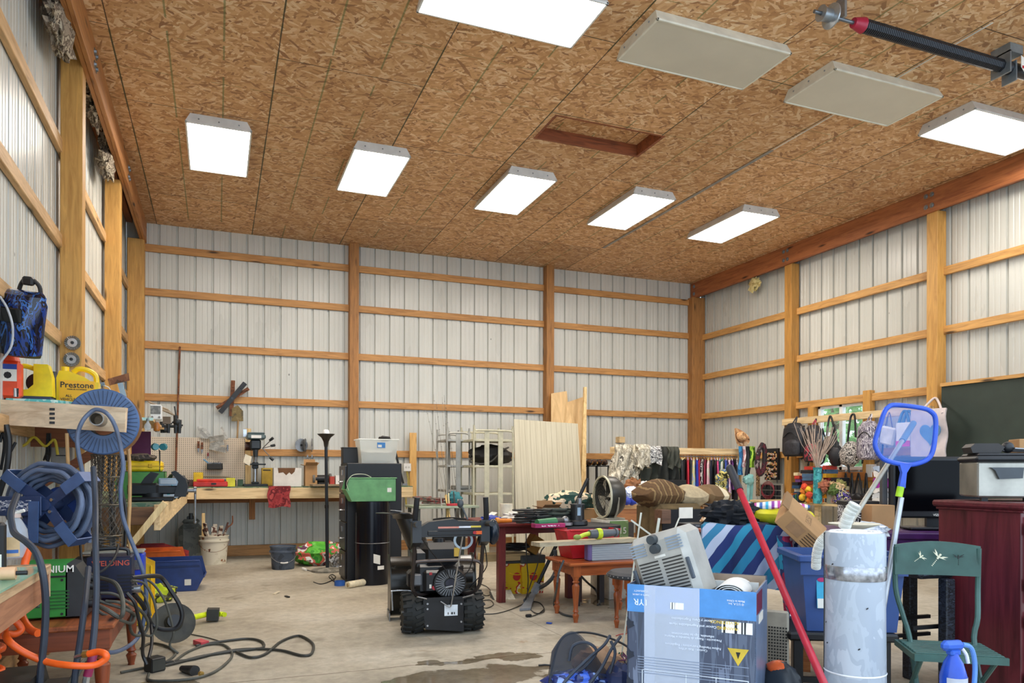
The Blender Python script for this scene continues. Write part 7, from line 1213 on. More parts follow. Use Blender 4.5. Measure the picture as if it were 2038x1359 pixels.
# desk with shoes behind the fan, black rack with shoes, pale block on the wall
a, b = PY(1150, 1008, 7.9), PY(1275, 1008, 7.9); DW = wood('8a4a24', 'b0703c', 'x', .5); t = thing('desk', 'brown wooden desk with pale edge behind the drum fan', 'desk', ((a.x+b.x)/2, 8.1, 0)); part('top', G().bx(a.x, 7.9, a.z-.04, b.x+.1, 8.5, a.z, .004), wood('a87c4c', 'cda06c', 'x'), t, world=True); part('apron', G().bx(a.x+.03, 7.93, a.z-.2, b.x+.05, 7.96, a.z-.04), DW, t, world=True)
for x in (a.x+.04, b.x): part('leg', G().bx(x, 7.95, 0, x+.06, 8.01, a.z-.04).bx(x, 8.4, 0, x+.06, 8.46, a.z-.04), DW, t, world=True)
dz_ = a.z
def lump(name, px, py, Y, r, m, label, cat, seed=1, nz=.4): c = PY(px, py, Y); return solo(name, G().ball(c, r, 18, 12, nz, seed, 4), m, label, cat)
lump('boots', 1262, 970, 8.0, (.13, .1, .10), mt('8a5a34', .8, 0, .2), 'pair of tan boots lying on the desk by the pillows', 'boots', 3, .6); lump('slippers', 1284, 966, 7.9, (.08, .08, .05), mt('e6e2dc', .8), 'white slippers on the desk behind the brown pillow', 'slippers', 5, .5); lump('towel', 1256, 985, 7.85, (.12, .1, .10), blotch(['e6e6ea', '8a9ac0', 'f0f0f2', 'c0c8d8'], 12, .8), 'white and blue patterned cloth on the desk', 'cloth', 6, .3)
for k, (px, l_) in enumerate(((1246, 'left'), (1257, 'right'))): c = PY(px, 997, 7.8); solo('blue_shoe', G().ball(c, (.045, .09, .05), nz=.15, seed=k), mt('2c44b0', .5), 'royal blue shoe at the front of the desk, %s one' % l_, 'shoe')
a, b = PY(1166, 926, 10.7), PY(1211, 926, 10.7); t = thing('shoe_rack', 'black metal rack with shoes on top near the back wall', 'rack', ((a.x+b.x)/2, 10.8, 0)); 
for z in (a.z, a.z-.45, a.z-.9): part('shelf', G().bx(a.x, 10.65, z-.02, b.x, 10.95, z), BLK, t, world=True)
for x in (a.x, a.x+.16, b.x-.03): part('post', G().bx(x, 10.65, 0, x+.03, 10.68, a.z), BLK, t, world=True)
for k in range(4): c = PY(1172+k*10, 920, 10.75); solo('shoe', G().ball(c+Vector((0, 0, -.005)), (.05, .1, .045), 14, 8, .3, k), blotch(['5a3a28', '2a1c18', 'b0803a'], 8, .6), 'brown shoe on top of the black rack, %s' % ['leftmost', 'second', 'third', 'rightmost'][k], 'shoe', 'shoes on the black rack')
c = PY(1236, 875, 11.25); solo('wood_block', G().bx(c.x-.06, 11.2, c.z-.05, c.x+.05, 11.335, c.z+.05), BW, 'small square wood block on the back wall above the fur coat', 'block'); boxat(1228, 990, 1262, 8.6, .3, 0, mt('3a3430'), 'dark_crate', 'dark crate standing behind the desk under the coats', 'crate')
a, b = PY(1284, 958, 8.4), PY(1310, 958, 8.4); solo('metal_sheet', G().bx(a.x, 8.62, 0, b.x, 8.64, a.z), mt('8a8f92', .35, .5), 'grey metal sheet standing behind the slippers', 'sheet')
# towels, patterned box, television, purple bench
zt2 = zt
for k, (cc, h_, nm, l_) in enumerate((('dcdcda', .09, 'grey-white', 'bottom'), ('c8ccd0', .06, 'pale grey', 'second'), ('e0dedc', .06, 'off-white', 'third'), ('9a2a9a', .11, 'purple', 'fourth'), ('e4e0de', .07, 'cream', 'fifth'), ('a8b8d0', .05, 'pale blue', 'top'))):
    z = zt2+.005+[0, .09, .16, .22, .34, .42][k]; c = PX(1757, 1000, 7.45); t_ = solo('folded_towel', G().slab(lambda u, v: (7.40+.26*v, c.y-.10+.20*u+.01*sin(v*9+k), z+h_/2+.012*sin(u*11+k)), 12, 10, h_*.95), mt(cc, .95, 0, .08), '%s folded towel in the stack beside the television, %s in the stack' % (nm, l_), 'towel', 'towels stacked beside the television')
t = thing('bench', 'purple painted bench under the television and towels', 'bench', (5.1, 4.6, 0)); PU = mt('4a1f5a', .45, 0, .2); zs = .62
T = rotm((4.12, 3.52, 0), -.45)
t.matrix_world = T; part('seat', G().bx(-.62, -.32, .80, .60, .32, .84, .006), PU, t); part('apron', G().bx(-.60, -.31, .72, .58, -.29, .80), PU, t)
for x in (-.60, .52):
    for y in (-.30, .24): part('leg', G().bx(x, y, 0, x+.06, y+.06, .80), PU, t)
a = PD(1783, 1040, 4.6); zq = .845; T = TF(Vector((PD(1838, 1040, 4.75).x, PD(1838, 1040, 4.75).y, zq)), (cos(-.45), sin(-.45), 0), (0, 0, 1)); t = thing('television', 'black flat television standing on the purple bench', 'television', T=T)
part('cabinet', G().bx(-.21, .07, -.03, .35, .46, .03, .012), BLK, t); part('screen', G().bx(-.185, .115, .03, .325, .435, .034), mt('06070a', .12, 0, .05, Specular_IOR_Level=.12), t); part('side_edge', G().bx(-.245, .07, -.07, -.21, .46, -.02, .006), mt('45474a', .5), t)
part('stand', G().bx(-.12, 0, -.1, .22, .015, .1, .005).bx(.02, .01, -.03, .1, .08, .0), BLK, t); text('lettering', 'VIZIO', .02, PAP, t, Matrix.Translation((.07, .09, .0315)))
t = thing('remote', 'dark remote control lying before the television', 'remote', T=T); part('body', G().bx(.1, .002, .13, .28, .018, .17, .005), mt('2a2c30', .4), t); part('buttons', G().bx(.12, .018, .14, .26, .021, .16), mt('5a5c60'), t)
A, B = PD(1735, 1005, 4.7), PD(1780, 1045, 4.7); solo('cardboard_box', G(TF((A.x, A.y, .845), (cos(-.4), sin(-.4), 0), (0, 0, 1))).bx(0, 0, -.16, .145, A.z-.845, 0, .003), CARD, 'tan cardboard box standing left of the television', 'box')
A = PD(1690, 1000, 4.85); t = thing('gift_box', 'white box with black damask pattern left of the tan box', 'box', T=TF((A.x, A.y, .845), (cos(-.4), sin(-.4), 0), (0, 0, 1))); part('box', G().bx(-.01, 0, -.16, .19, A.z-.86, 0, .003), blotch(['e8e6e2', '1c1a1c', 'e8e6e2', '1c1a1c', 'e8e6e2'], 11, .6, dist=2.0), t); part('lid', G().bx(-.015, A.z-.865, -.165, .195, A.z-.835, .005, .004), BLK, t)
c = 0; solo('magazine', G().beam(PD(1705, 1052, 4.6), PD(1738, 1050, 4.5), .16, .015), mt('a83a34', .5), 'red flat folder lying before the patterned box', 'folder')
c = PD(1720, 1058, 4.4); solo('plastic_bag', G().ball(PD(1728, 1056, 4.45), (.13, .1, .05), 20, 12, .4, 6), blotch(['e0e4ea', 'c0c8d4', 'f0f2f4'], 9, .3), 'clear crumpled plastic on the bench behind the white roll', 'plastic')
c = rw(1730, 936, 8.0); solo('switch_box', G().bx(7.99, c.y-.05, c.z-.09, 8.08, c.y+.05, c.z+.08, .006), WHT, 'small white switch cover under the window sill', 'switch')
# ------------------------------------------------------------------ centre right: ottoman, pillows, towel table
FW = Vector((_f.x, _f.y, 0)).normalized()
def gpt(px, D): p = PD(px, 937.5, D); return Vector((p.x, p.y, 0))
def FR_(px, D, z=0, tilt=0):   # frame standing at depth D, turned to the viewer, plus a turn
    p = gpt(px, D); p.z = z; return rotm(p, -YAW+tilt)
def zat(py, D): return CAM_H-(py-HOR_Y)/F_PX*D
BR = mt('6a5636', .9, 0, .15, 12); xa, xb, ya, yb = 3.63, PY(1400, 1003, 5.65).x, 5.65, 6.05; hz = PY(1320, 1003, 5.65).z
t = thing('ottoman', 'brown upholstered sofa end stood up showing its black underside', 'sofa', ((xa+xb)/2, 5.85, 0))
part('cushion', G().bx(xa, ya+.20, .0, xa+.3, yb+.02, hz+.01, .04).bx(xa+.3, ya+.20, 0, xb, yb, hz-.01, .03), BR, t, world=True); part('body', G().bx(xa-.005, ya, 0, xb, ya+.19, hz, .04), BR, t, world=True); part('underside', G().bx(xa+.03, ya-.012, .04, xb-.01, ya-.001, hz-.05), mt('1c1e22', .9), t, world=True)
p, q = PY(1352, 1010, 5.63), PY(1379, 1031, 5.63); part('care_tag', G().bx(p.x, ya-.018, q.z, q.x, ya-.012, p.z), PAP, t, world=True); p, q = PY(1320, 1015, 5.5), PY(1344, 1042, 5.5); part('foot', G().bx(p.x, 5.52, q.z, q.x-.03, 5.64, p.z, .003), wood('4a3426', '6a4c38', 'x'), t, world=True)
def pillow(px, py, Y, w_, d, h, m, label, rz=0):
    c = PY(px, py, Y); k = lambda q: math.copysign(abs(q)**.55, q); g = G(rotm(c, rz)); n_, v_ = 28, 12; vs = []
    for j in range(v_+1):
        for i in range(n_):
            th, ph = pi*j/v_, 2*pi*i/n_; r = sin(th); x, y = k(cos(ph))*r, k(sin(ph))*r; e = max(abs(x), abs(y)); vs.append((x*w_/2*(1+.14*abs(x*y)), y*d/2*(1+.14*abs(x*y)), math.copysign(1, cos(th))*h/2*max(0, 1-e**2)**1.05))
    g.add(vs, [(j*n_+i, (j+1)*n_+i, (j+1)*n_+(i+1) % n_, j*n_+(i+1) % n_) for j in range(v_) for i in range(n_)]); return solo('pillow', g, m, label, 'pillow', 'pillows on the sofa end', 60)
pillow(1310, 985, 5.85, .40, .36, .30, stripes(['5a4026', '634829', '5e4427', '8a7048'], 0, 16, .9, .6), 'dark brown quilted pillow, left of the three', .1); pillow(1368, 989, 5.85, .30, .34, .24, mt('b3a180', .9, 0, .1, 30), 'beige woven pillow, middle of the three', -.1); pillow(1410, 987, 5.95, .32, .34, .23, stripes(['6b5234', 'd8c8a8', '6b5234', '7a6040', '6b5234'], 0, 3.2, .9), 'brown pillow with a cream band, right of the three', .2)
c = PY(1440, 1030, 5.5); t = thing('side_table', 'small round reddish table with a candlestick and a black player', 'table', (PY(1386, 1050, 5.2).x, 5.25, 0)); zt3 = PY(1386, 1050, 5.2).z
part('tabletop', G().lathe([(.14, zt3-.03), (.15, zt3-.02), (.15, zt3-.005), (.14, zt3)], n=28), wood('6d2f1c', '8f4a30', 'x', .4), t); part('column', G().cyl((0, 0, .05), (0, 0, zt3-.03), .03), SWz, t); part('foot', G().lathe([(.13, 0), (.12, .03), (.03, .06)], n=20), SWz, t)
t = thing('disc_player', 'flat black player on the small round table', 'player', (PY(1388, 1045, 5.2).x, 5.25, zt3)); part('case', G().bx(-.10, -.08, 0, .11, .1, .035, .003), mt('1c1c20', .4), t); part('display', G().bx(-.04, -.082, .012, .0, -.08, .024), mt('6a7078'), t)
t = thing('candlestick', 'brown crackled candlestick standing on the black player', 'candlestick', (PY(1401, 1036, 5.3).x, 5.28, zt3+.036)); CK = blotch(['a87848', 'd8c0a0', '8a5a34', 'c09868'], 16, .5); part('base', G().lathe([(.045, 0), (.05, .01), (.03, .04), (.02, .06)], n=20), CK, t); part('stem', G().lathe([(.02, .06), (.02, .13), (.026, .14)], n=16), CK, t)
# table draped with the striped beach towel
A, B = gpt(1412, 4.65), gpt(1625, 4.45); zt4 = zat(1047, 4.5); ux = (B-A); wt = ux.length; T = TF(A, ux, Vector((-ux.y, ux.x, 0))); T = TF(A, ux, ux.cross(Vector((0, 0, -1)))) if False else rotm(A, atan2(ux.y, ux.x))
t = thing('work_table', 'table hidden under a striped beach towel', 'table', T=T); part('tabletop', G().bx(.0, 0, zt4-.04, wt, .55, zt4-.008, .01), DW, t)
for x in (.03, wt-.09):
    for y in (.03, .46): part('leg', G().bx(x, y, 0, x+.06, y+.06, zt4-.04), DW, t)
def towelmat():
    m, t_, b_ = _base('beach_towel', .95); L = t_.links; v = coords(t_); sx = N(t_, 'ShaderNodeSeparateXYZ'); L.new(v, sx.inputs[0])
    mm = N(t_, 'ShaderNodeMath', operation='MULTIPLY_ADD'); L.new(sx.outputs[2], mm.inputs[0]); mm.inputs[1].default_value = -.75; L.new(sx.outputs[0], mm.inputs[2]); nf = noise_(t_, v, 3, 2); m2 = N(t_, 'ShaderNodeMath', operation='MULTIPLY_ADD'); L.new(nf, m2.inputs[0]); m2.inputs[1].default_value = .12; L.new(mm.outputs[0], m2.inputs[2])
    m3 = N(t_, 'ShaderNodeMath', operation='MULTIPLY'); L.new(m2.outputs[0], m3.inputs[0]); m3.inputs[1].default_value = 1.6; fr = N(t_, 'ShaderNodeMath', operation='FRACT'); L.new(m3.outputs[0], fr.inputs[0])
    cs = ['a8b2c8', '34789c', 'b0b8cc', '26346a', '2c86a8', '202c5a', '2a7ea4', '26346a', 'a0aac4', '2c7898']; r = N(t_, 'ShaderNodeValToRGB'); r.color_ramp.interpolation = 'CONSTANT'; e = r.color_ramp.elements
    while len(e) < len(cs): e.new(.5)
    for i, c_ in enumerate(cs): e[i].position = i/len(cs); e[i].color = (*lin(c_), 1)
    L.new(fr.outputs[0], r.inputs[0]); L.new(r.outputs[0], b_.inputs['Base Color']); return m
BT = towelmat(); tw = thing('beach_towel', 'blue, navy and white striped beach towel draped over the table', 'towel', T=T)
def tf(u, v):   # front drape then top
    x = -.04+(wt+.08)*u; fold = .022*sin(u*19)+.012*sin(u*41+1)
    if v < .5: k = v/.5; return (x, -.015-(.05+fold*1.3)*(1-k)-.01, .50+(zt4-.5)*k-.10*(1-k)*u*0)
    k = (v-.5)/.5; return (x, .0+.5*k, zt4+.006+.006*sin(u*15+k*5))
part('cloth', G().slab(tf, 60, 20, .008), BT, tw); part('side_fall', G().slab(lambda u, v: (-.035-.03*sin(u*9)*(1-v)-.012, .5*u, .55+(zt4+.002-.55)*v), 20, 12, .008), BT, tw)
part('corner_fall', G().slab(lambda u, v: (wt-.22+.30*u+.05*(1-v), -.10-.05*sin(u*12)-.06*(1-v)*u, .28+(zt4-.32)*v), 24, 16, .01), stripes(['26366a', 'c4cce0', '2a90b8', '26366a', '9a2a50', 'd8dcea'], 0, 7, .95, 1.2), tw)
solo('black_cloth', G(T).ball((.12, .16, zt4+.07), (.17, .11, .075), 26, 18, .55, 4, 4), mt('181a20', .85, 0, .2), 'black crumpled cloth on the left of the striped towel', 'cloth'); solo('foam_block', G(T).bx(-.02, .32, zt4+.012, .26, .46, zt4+.14, .03), blotch(['a8a08a', 'c4bca4', 'b4ac94', 'd0c8b4'], 22, .95), 'cream fluffy block lying behind the black cloth', 'block')
t = thing('beach_bag', 'yellow bag with a rainbow striped top behind the red pole', 'bag', T=T @ Matrix.Translation((.42, .2, zt4+.012))); part('bag', G().ball((0, 0, .05), (.20, .12, .055), 24, 12, .12, 3), mt('d8cc1c', .5), t); part('striped_top', G().ball((.0, .03, .105), (.17, .10, .035), 24, 10, .2, 5), stripes(['e8e8f0', '3a6ab0', 'e8e8f0', '4ab0d8', 'e8e8f0', '8a3a9a', 'e8d8e8', 'b84a9a'], 0, 7, .8), t)
# tilted cardboard box resting on the tote and table
o = PD(1569, 1015, 4.25); ax = (_R*.62-_U*.60-FW*.1).normalized(); ay = (FW*.8+_R*.42+Vector((0, 0, .25))); ay = (ay-ax*ay.dot(ax)).normalized(); az = ax.cross(ay); T2 = Matrix(((ax.x, ay.x, az.x, o.x), (ax.y, ay.y, az.y, o.y), (ax.z, ay.z, az.z, o.z), (0, 0, 0, 1)))
t = thing('cardboard_box', 'brown cardboard box tipped on its corner over the blue tote', 'box', T=T2); sg = -1 if az.z > 0 else 1
part('body', G().bx(0, 0, 0, .27, .24, sg*.11, .003), CARD, t); part('flap', G().bx(-.045, 0, -.004*sg, .0, .24, .0).bx(-.045, .0, 0, -.041, .24, sg*.02), CARDd, t); part('shipping_label', G().bx(.06, -.002, sg*.02, .15, -.0005, sg*.085), mt('a8805a'), t)
for k in range(5): part('print_line', G().bx(.17+.0*k, -.0022, sg*(.02+k*.016), .25, -.0008, sg*(.024+k*.016)), mt('4a3626'), t)
part('faded_print', G().bx(.12, .06, -sg*.001, .16, .18, 0), blotch(['b58a5c', '8a6844', 'b58a5c'], 50, .8), t)
# blue tote on a black stool
D0 = 3.80; A = gpt(1598, D0); T = rotm(A, -YAW-.10); zt5, zb5 = zat(1101, D0), .39; BT_ = mt('33508a', .4, 0, .06); t = thing('storage_tote', 'big blue plastic storage tote behind the white roll', 'tote', T=T @ Matrix.Translation((.25, .20, zb5)))
h5 = zt5-zb5; part('body', tub(G(), .22, .17, .255, .20, h5, .006), BT_, t, 0); part('rim', G().bx(-.275, -.222, h5-.035, .275, -.198, h5, .006).bx(-.275, .198, h5-.035, .275, .222, h5, .006).bx(-.275, -.2, h5-.035, -.252, .2, h5, .006).bx(.252, -.2, h5-.035, .275, .2, h5, .006).bx(-.262, -.206, h5-.10, .262, -.195, h5-.035), BT_, t); part('latch', G().bx(-.17, -.228, h5-.05, -.12, -.22, h5-.012), mt('1c2c54'), t)
lb = part('label', G(rotm((-.18, -.196, h5-.19), 0, -.09)).bx(0, 0, -.08, .05, .002, .08, .001), mt('3aa8d0'), t); part('label_logo', G(rotm((-.18, -.199, h5-.19), 0, -.09)).ball((.025, 0, .065), (.022, .002, .011)), mt('c02a6a'), lb); part('label_text', G(rotm((-.18, -.198, h5-.19), 0, -.09)).bx(.002, -.001, -.078, .048, .0, -.03), PAP, lb)
BK = mt('141416', .4); t = thing('bar_stool', 'black wooden stool under the blue tote', 'stool', T=T @ Matrix.Translation((.2, .2, 0))); part('seat', G().bx(-.27, -.21, .345, .27, .21, .388, .01), BK, t)
for x in (-.24, .19):
    for y in (-.18, .13): part('leg', G().bx(x, y, 0, x+.05, y+.05, .345, .004), BK, t)
part('stretcher', G().bx(-.24, -.16, .12, .24, -.14, .15), BK, t)
# white wrapped roll
t = thing('insulation_roll', 'tall silvery white roll of bubble insulation with a shiny tape band', 'roll', T=rotm(gpt(1702, 3.22), -.81)); RW_ = blotch(['a6afba', 'acb5c0', 'a2abb7', 'b4bcc6'], 9, .3, stretch=(1, 1, .5), dist=1.0); R2 = .122
part('roll', G().lathe([(R2*.95, 0), (R2, .01), (R2*1.015, .3), (R2*.99, .62), (R2, .93), (R2*.97, .945), (R2*.5, .95), (.03, .948)], n=48), RW_, t); part('tape_band', G().open_lathe([(R2*1.005, .745), (R2*1.02, .75), (R2*1.02, .80), (R2*1.005, .805)], n=48), mt('a8aab0', .18, .7, .25, 40), t); part('string', G().open_lathe([(R2*1.02, .345), (R2*1.035, .349), (R2*1.02, .353)], n=48), mt('e6e8ec'), t)
part('outer_edge', G().bx(-R2*1.02, -.02, .0, -R2*.97, .0, .94), BLK, t); part('cut_layers', G().open_lathe([(r_, .951) if k % 2 else (r_, .944) for k, r_ in enumerate([.02+.009*j for j in range(11)])], n=40), WHT, t)
rd = random.Random(9)
for k in range(6): a_ = rd.uniform(-1.2, 1.6); zz = rd.uniform(.2, .9); part('tear', on_cyl(G(), R2*1.021, a_, a_+.07, zz, zz+.006, .004), BLK, t)
c = gpt(1700, 3.55); t = thing('flexible_duct', 'white corrugated hose rising behind the roll with a cream dish', 'duct', (c.x, c.y, .62)); part('dish', G().lathe([(.03, .31), (.11, .335), (.115, .34), (.02, .325)], n=28), mt('ddd6c0', .5), t)
def corr(pts, r, m, parent): part('hose', G().tube([Vector(p) for p in pts], lambda q: r*(1+.10*sin(q*170)), 12, 30), m, parent, world=True)
corr([PD(1680, 1050, 3.45), PD(1690, 1022, 3.42), PD(1702, 1003, 3.4)], .026, mt('d8d8d0', .5), t); corr([PD(1650, 1062, 3.6), PD(1634, 1078, 3.62), PD(1626, 1100, 3.65), PD(1624, 1130, 3.68)], .022, mt('d8d8d0', .5), t)
# big printed carton with the heater
T = rotm(gpt(1249, 3.45), -.81); W3, D3, H3 = .571, .42, .685; t = thing('cardboard_box', 'big blue and grey printed carton standing upside down in front', 'box', T=T @ Matrix.Translation((W3/2, D3/2, 0))); th = .006
GB = blotch(['3e4656', '485266', '5a6478', '444c60', '707a90'], 7, .35, stretch=(2.5, 1, .25), dist=.8); BB = mt('4f8fd0', .3, 0, .1); a, b = W3/2, D3/2
part('body', G().bx(-a, -b, 0, a, -b+th, H3-.125).bx(-a, b-th, 0, a, b, H3+.02).bx(-a, -b, 0, -a+th, b, H3).bx(-a, -b, 0, a, b, th), GB, t, 0); part('inside_liner', G().bx(-a+th, b-th-.003, th, a-th, b-th-.0005, H3+.018).bx(a-th-.003, -b+th, th, a-th-.0005, b-th, H3), mt('a8937e', .9), t, 0); part('blue_band', G().bx(-a, -b-.0006, H3-.125, a, -b+th, H3), BB, t, 0); sd = part('side_panel', G().bx(a-th, -b, 0, a+.0005, b, H3), mt('7d8fae', .3, 0, .1), t, 0); part('red_print', G().bx(a, -b+.01, H3-.10, a+.002, -b+.2, H3-.01), mt('7a1c30', .4), sd, 0); part('sticker', G().bx(a+.001, -b+.08, H3-.15, a+.004, -b+.22, H3-.11), PAP, sd)
part('tape', G().bx(-a+.08, -b-.0012, .0, -a+.33, -b-.0007, H3-.0), glassy('dfe8f8', .42, .12), t, 0); part('tape', G().bx(-a+.08, -b-.0016, .0, -a+.13, -b-.0013, H3), glassy('dfe8f8', .3, .12), t, 0)
IW = mt('dfe6f2', .5, 0, .02); UP = lambda x, z: TF((x, -b-.0022, z), (-1, 0, 0), (0, 0, -1))
def btx(s, size, x, z, m=IW, fw=1, al='CENTER'): text('lettering', s, size, m, t, UP(x, z), .0003, fw, al)
btx('1YR', .040, -a+.065, H3-.078); btx('PARTS & LABOR', .011, -a+.065, H3-.045); btx('WARRANTY', .012, -a+.065, H3-.028); btx('© U.S.A. Inc.\nMade in China', .013, a-.085, H3-.05); btx('WARNING:', .019, a-.12, H3-.165, mt('e8c43a')); btx('ADVERTENCIA:', .019, a-.135, H3-.140, mt('e8c43a'))
btx('Cancer and Reproductive Harm', .016, -a+.30, H3-.165); btx('Cancer y Dano Reproductivo', .016, -a+.30, H3-.140)
btx('Precaución - Riesgo de Incendio o Material\ninflamable. Siga las Instrucciones', .0145, -a+.30, H3-.215); btx('Caution - Risk of Fire.\nFollow Handling Instructions / Regulations', .0145, -a+.30, H3-.265)
g = G(); [g.bx(-a+.05, -b-.0024, H3-.33-k*.012, a-.03-.08*(k % 3), -b-.0018, H3-.327-k*.012) for k in range(7)]; part('fine_print', g, mt('8a96ac'), t, 0)['kind'] = 'stuff'
part('barcode', G().bx(a-.145, -b-.0024, H3-.185, a-.015, -b-.0016, H3-.135), blotch(['1c1c20', 'f0f0f0', 'f0f0f0'], 70, .5, stretch=(1, .01, .01)), t, 0); part('barcode', G().bx(-a+.20, -b-.0024, H3-.10, -a+.26, -b-.0016, H3-.07), blotch(['1c1c20', 'f0f0f0', 'f0f0f0'], 70, .5, stretch=(1, .01, .01)), t, 0)
part('warning_sign', G().prism([(a-.12, H3-.25), (a-.03, H3-.25), (a-.075, H3-.325)], -b-.0024, -b-.0016), mt('d8b83a'), t, 0); part('warning_flame', G().prism([(a-.085, H3-.265), (a-.065, H3-.265), (a-.075, H3-.295)], -b-.003, -b-.0024), BLK, t, 0)
g = G()
for q in ((-a+.07, 0, -a+.074, .30), (-a+.07, .296, a-.03, .30), (a-.034, 0, a-.03, .30), (-a+.27, 0, -a+.273, .296), (a-.17, 0, a-.167, .296)): g.bx(q[0], -b-.0024, q[1], q[2], -b-.0018, q[3])
part('drawing_frame', g, IW, t, 0)['kind'] = 'stuff'; g = G(); [g.tube([(x, -b-.002, z) for x, z in pts], .0016, 4, 3) for pts in (((-.02, .06), (.0, .14), (.03, .20), (.04, .27)), ((.01, .05), (.05, .12), (.05, .22)), ((-.03, .12), (.03, .14), (.08, .10)), ((a-.15, .1), (a-.1, .14), (a-.05, .12), (a-.06, .2), (a-.06, .27)))]; part('drawing', g, IW, t)['kind'] = 'stuff'
part('plug_drawing', G().cyl((-a+.2, -b-.0024, .09), (-a+.2, -b-.0018, .09), .03, n=24), IW, t, 0); part('plug_drawing', G().bx(-a+.188, -b-.003, .08, -a+.193, -b-.0024, .1).bx(-a+.207, -b-.003, .08, -a+.212, -b-.0024, .1), GB, t, 0)
for z in (H3-.19, H3-.33, H3-.46): part('punched_tab', G().bx(-a-.002, -b-.004, z, -a+.03, -b-.001, z+.02).prism([(-a, z-.02), (-a+.035, z), (-a, z+.04)], -b-.0035, -b-.001), mt('1c2434'), t, 0)
g = G(); [g.slab(lambda u, v, r_=.07-.012*k: (a-.12+r_*cos(pi*u)+.0, -b+.05+v*.25, H3-.03+r_*.7*sin(pi*u)), 12, 2, .003) for k in range(3)]; part('rolled_liner', g, WHT, t); part('foam_sheet', G().bx(-a+.33, .05, H3-.12, a-.02, .06, H3+.005), mt('c8c8c4'), t)
# heater standing tilted in the carton
rr_ = .29; ux = (_R*cos(rr_)+_U*sin(rr_)).normalized(); uz = (_U*cos(rr_)-_R*sin(rr_)+FW*.12).normalized(); uz = (uz-ux*uz.dot(ux)).normalized(); Rz = Matrix.Rotation(-.62, 4, uz)
ux = (Rz @ ux); uy = uz.cross(ux); o = PD(1332, 1172, 3.47); T = Matrix(((ux.x, uy.x, uz.x, o.x), (ux.y, uy.y, uz.y, o.y), (ux.z, uy.z, uz.z, o.z), (0, 0, 0, 1))) @ Matrix.Scale(1.12, 4)
t = thing('space_heater', 'beige utility heater with two dark knobs sticking out of the big carton', 'heater', T=T); HB = mt('b3b0a8', .4, .1, .08)
part('case', G().bx(-.135, 0, -.08, .135, .19, .235, .03), HB, t); g = G(); [g.bx(sx*.085-.035, -.004, .155+k*.012, sx*.085+.035, .002, .161+k*.012) for sx in (-1, 1) for k in range(5)]; part('upper_louvers', g, mt('8f9cab', .4), t)['kind'] = 'stuff'
g = G(); [g.bx(sx*.055-.045, -.003, -.02+k*.014, sx*.055+.045, .002, -.014+k*.014) for sx in (-1, 1) for k in range(11)]; part('lower_louvers', g, mt('3a3834', .5), t)['kind'] = 'stuff'
for z in (.175, .215): part('knob', G().cyl((0, -.03, z), (0, .0, z), .019, .021, 20), mt('3c4246', .5), t)
for s in (-1, 1): part('side_handle', G().bx(s*.125-.01, -.012, .02, s*.125+.006, .0, .11, .003), mt('4a525c'), t)
part('name_plate', G().bx(-.02, -.002, .135, .03, .001, .145), PAP, t)
# thin white strips standing behind the carton
for k, (x0, y0_, x1, y1_, wd, lab) in enumerate(((1232, 1340, 1276, 1020, .018, 'thin white strip standing upright left of the heater'), (1262, 1340, 1312, 1031, .03, 'wider pale strip leaning behind the heater'), (1262, 1250, 1352, 1030, .015, 'thin white strip leaning right behind the heater'), (1256, 1035, 1298, 1066, .02, 'pale strip slanting down from the insulation box'), (1300, 1066, 1360, 1053, .018, 'pale strip lying across behind the heater'))): solo('white_strip', G().beam(PD(x0, y0_, 4.3+.05*k), PD(x1, y1_, 4.3+.05*k), wd*.5, .006, FW), mt('d0cdbc', .5), lab, 'strip', 'pale strips behind the heater')
# red pole
p0, p1 = PD(1453, 932, 4.0), PD(1638, 1359, 3.05); d = (p1-p0); p2 = p1+d*(p1.z/-d.z); t = thing('broom_pole', 'red pole with a long black grip leaning across in front of the towel table', 'pole', p2); part('shaft', G().cyl(p0.lerp(p1, .12), p2+Vector((0, 0, .01)), .0165, .0165, 20), mt('b02636', .25), t, world=True); part('grip', G().cyl(p0, p0.lerp(p1, .13), .022, .02, 18).ball(p0, .022), mt('22262e', .5), t, world=True); part('paint_chip', G().cyl(p0.lerp(p1, .70), p0.lerp(p1, .75), .0172, .0172, 20), blotch(['e6e6ee', '1c1c22', 'e6e6ee'], 18, .4), t, world=True)
# skimmer net and the silver pole, standing in the tote
c = PD(1803, 866, 3.75); T = TF(c, _R*cos(.06)-Vector((0, 0, sin(.06))), (0, 0, 1)); t = thing('skimmer_net', 'blue pool skimmer net held up on a silver pole', 'skimmer', T=T); s_ = 3.75/1484
O = [(-40, 52), (-25, 59), (28, 56), (48, 49), (57, 35), (58, 0), (54, -32), (42, -48), (15, -58), (-8, -58), (-42, -50), (-58, -30), (-60, -12), (-52, 20), (-46, 42)]; NB = mt('2450c0', .3)
part('frame', G().tube([(x*s_, 0, y*s_) for x, y in O], .012, 10, 4, True), NB, t); t.matrix_world = TF(c, _R*cos(.06)-Vector((0, 0, sin(.06))), FW); nm = G()
for q in (1.0, .88): nm.prism([(x*s_*q*.97, y*s_*q*.97) for x, y in O], .0, .0008) if q == 1.0 else None
part('net', nm, glassy('4a8ae0', .2, .5), t, 0); part('neck', G().prism([(-12*s_, -56*s_), (14*s_, -56*s_), (4*s_, -75*s_), (3*s_, -105*s_), (-9*s_, -105*s_), (-5*s_, -75*s_)], -.012, .012), NB, t); part('clip', G().cyl((-4*s_, 0, -103*s_), (-7*s_, 0, -123*s_), .017, n=14), mt('a8d81c'), t)
inv = t.matrix_world.inverted(); q0 = inv @ PD(1794, 990, 3.75); q1 = inv @ PD(1775, 1105, 3.72); part('pole', G().cyl(q0, q0+(q1-q0)*2.0, .014, n=16), mt('b4b8be', .3, .6), t)
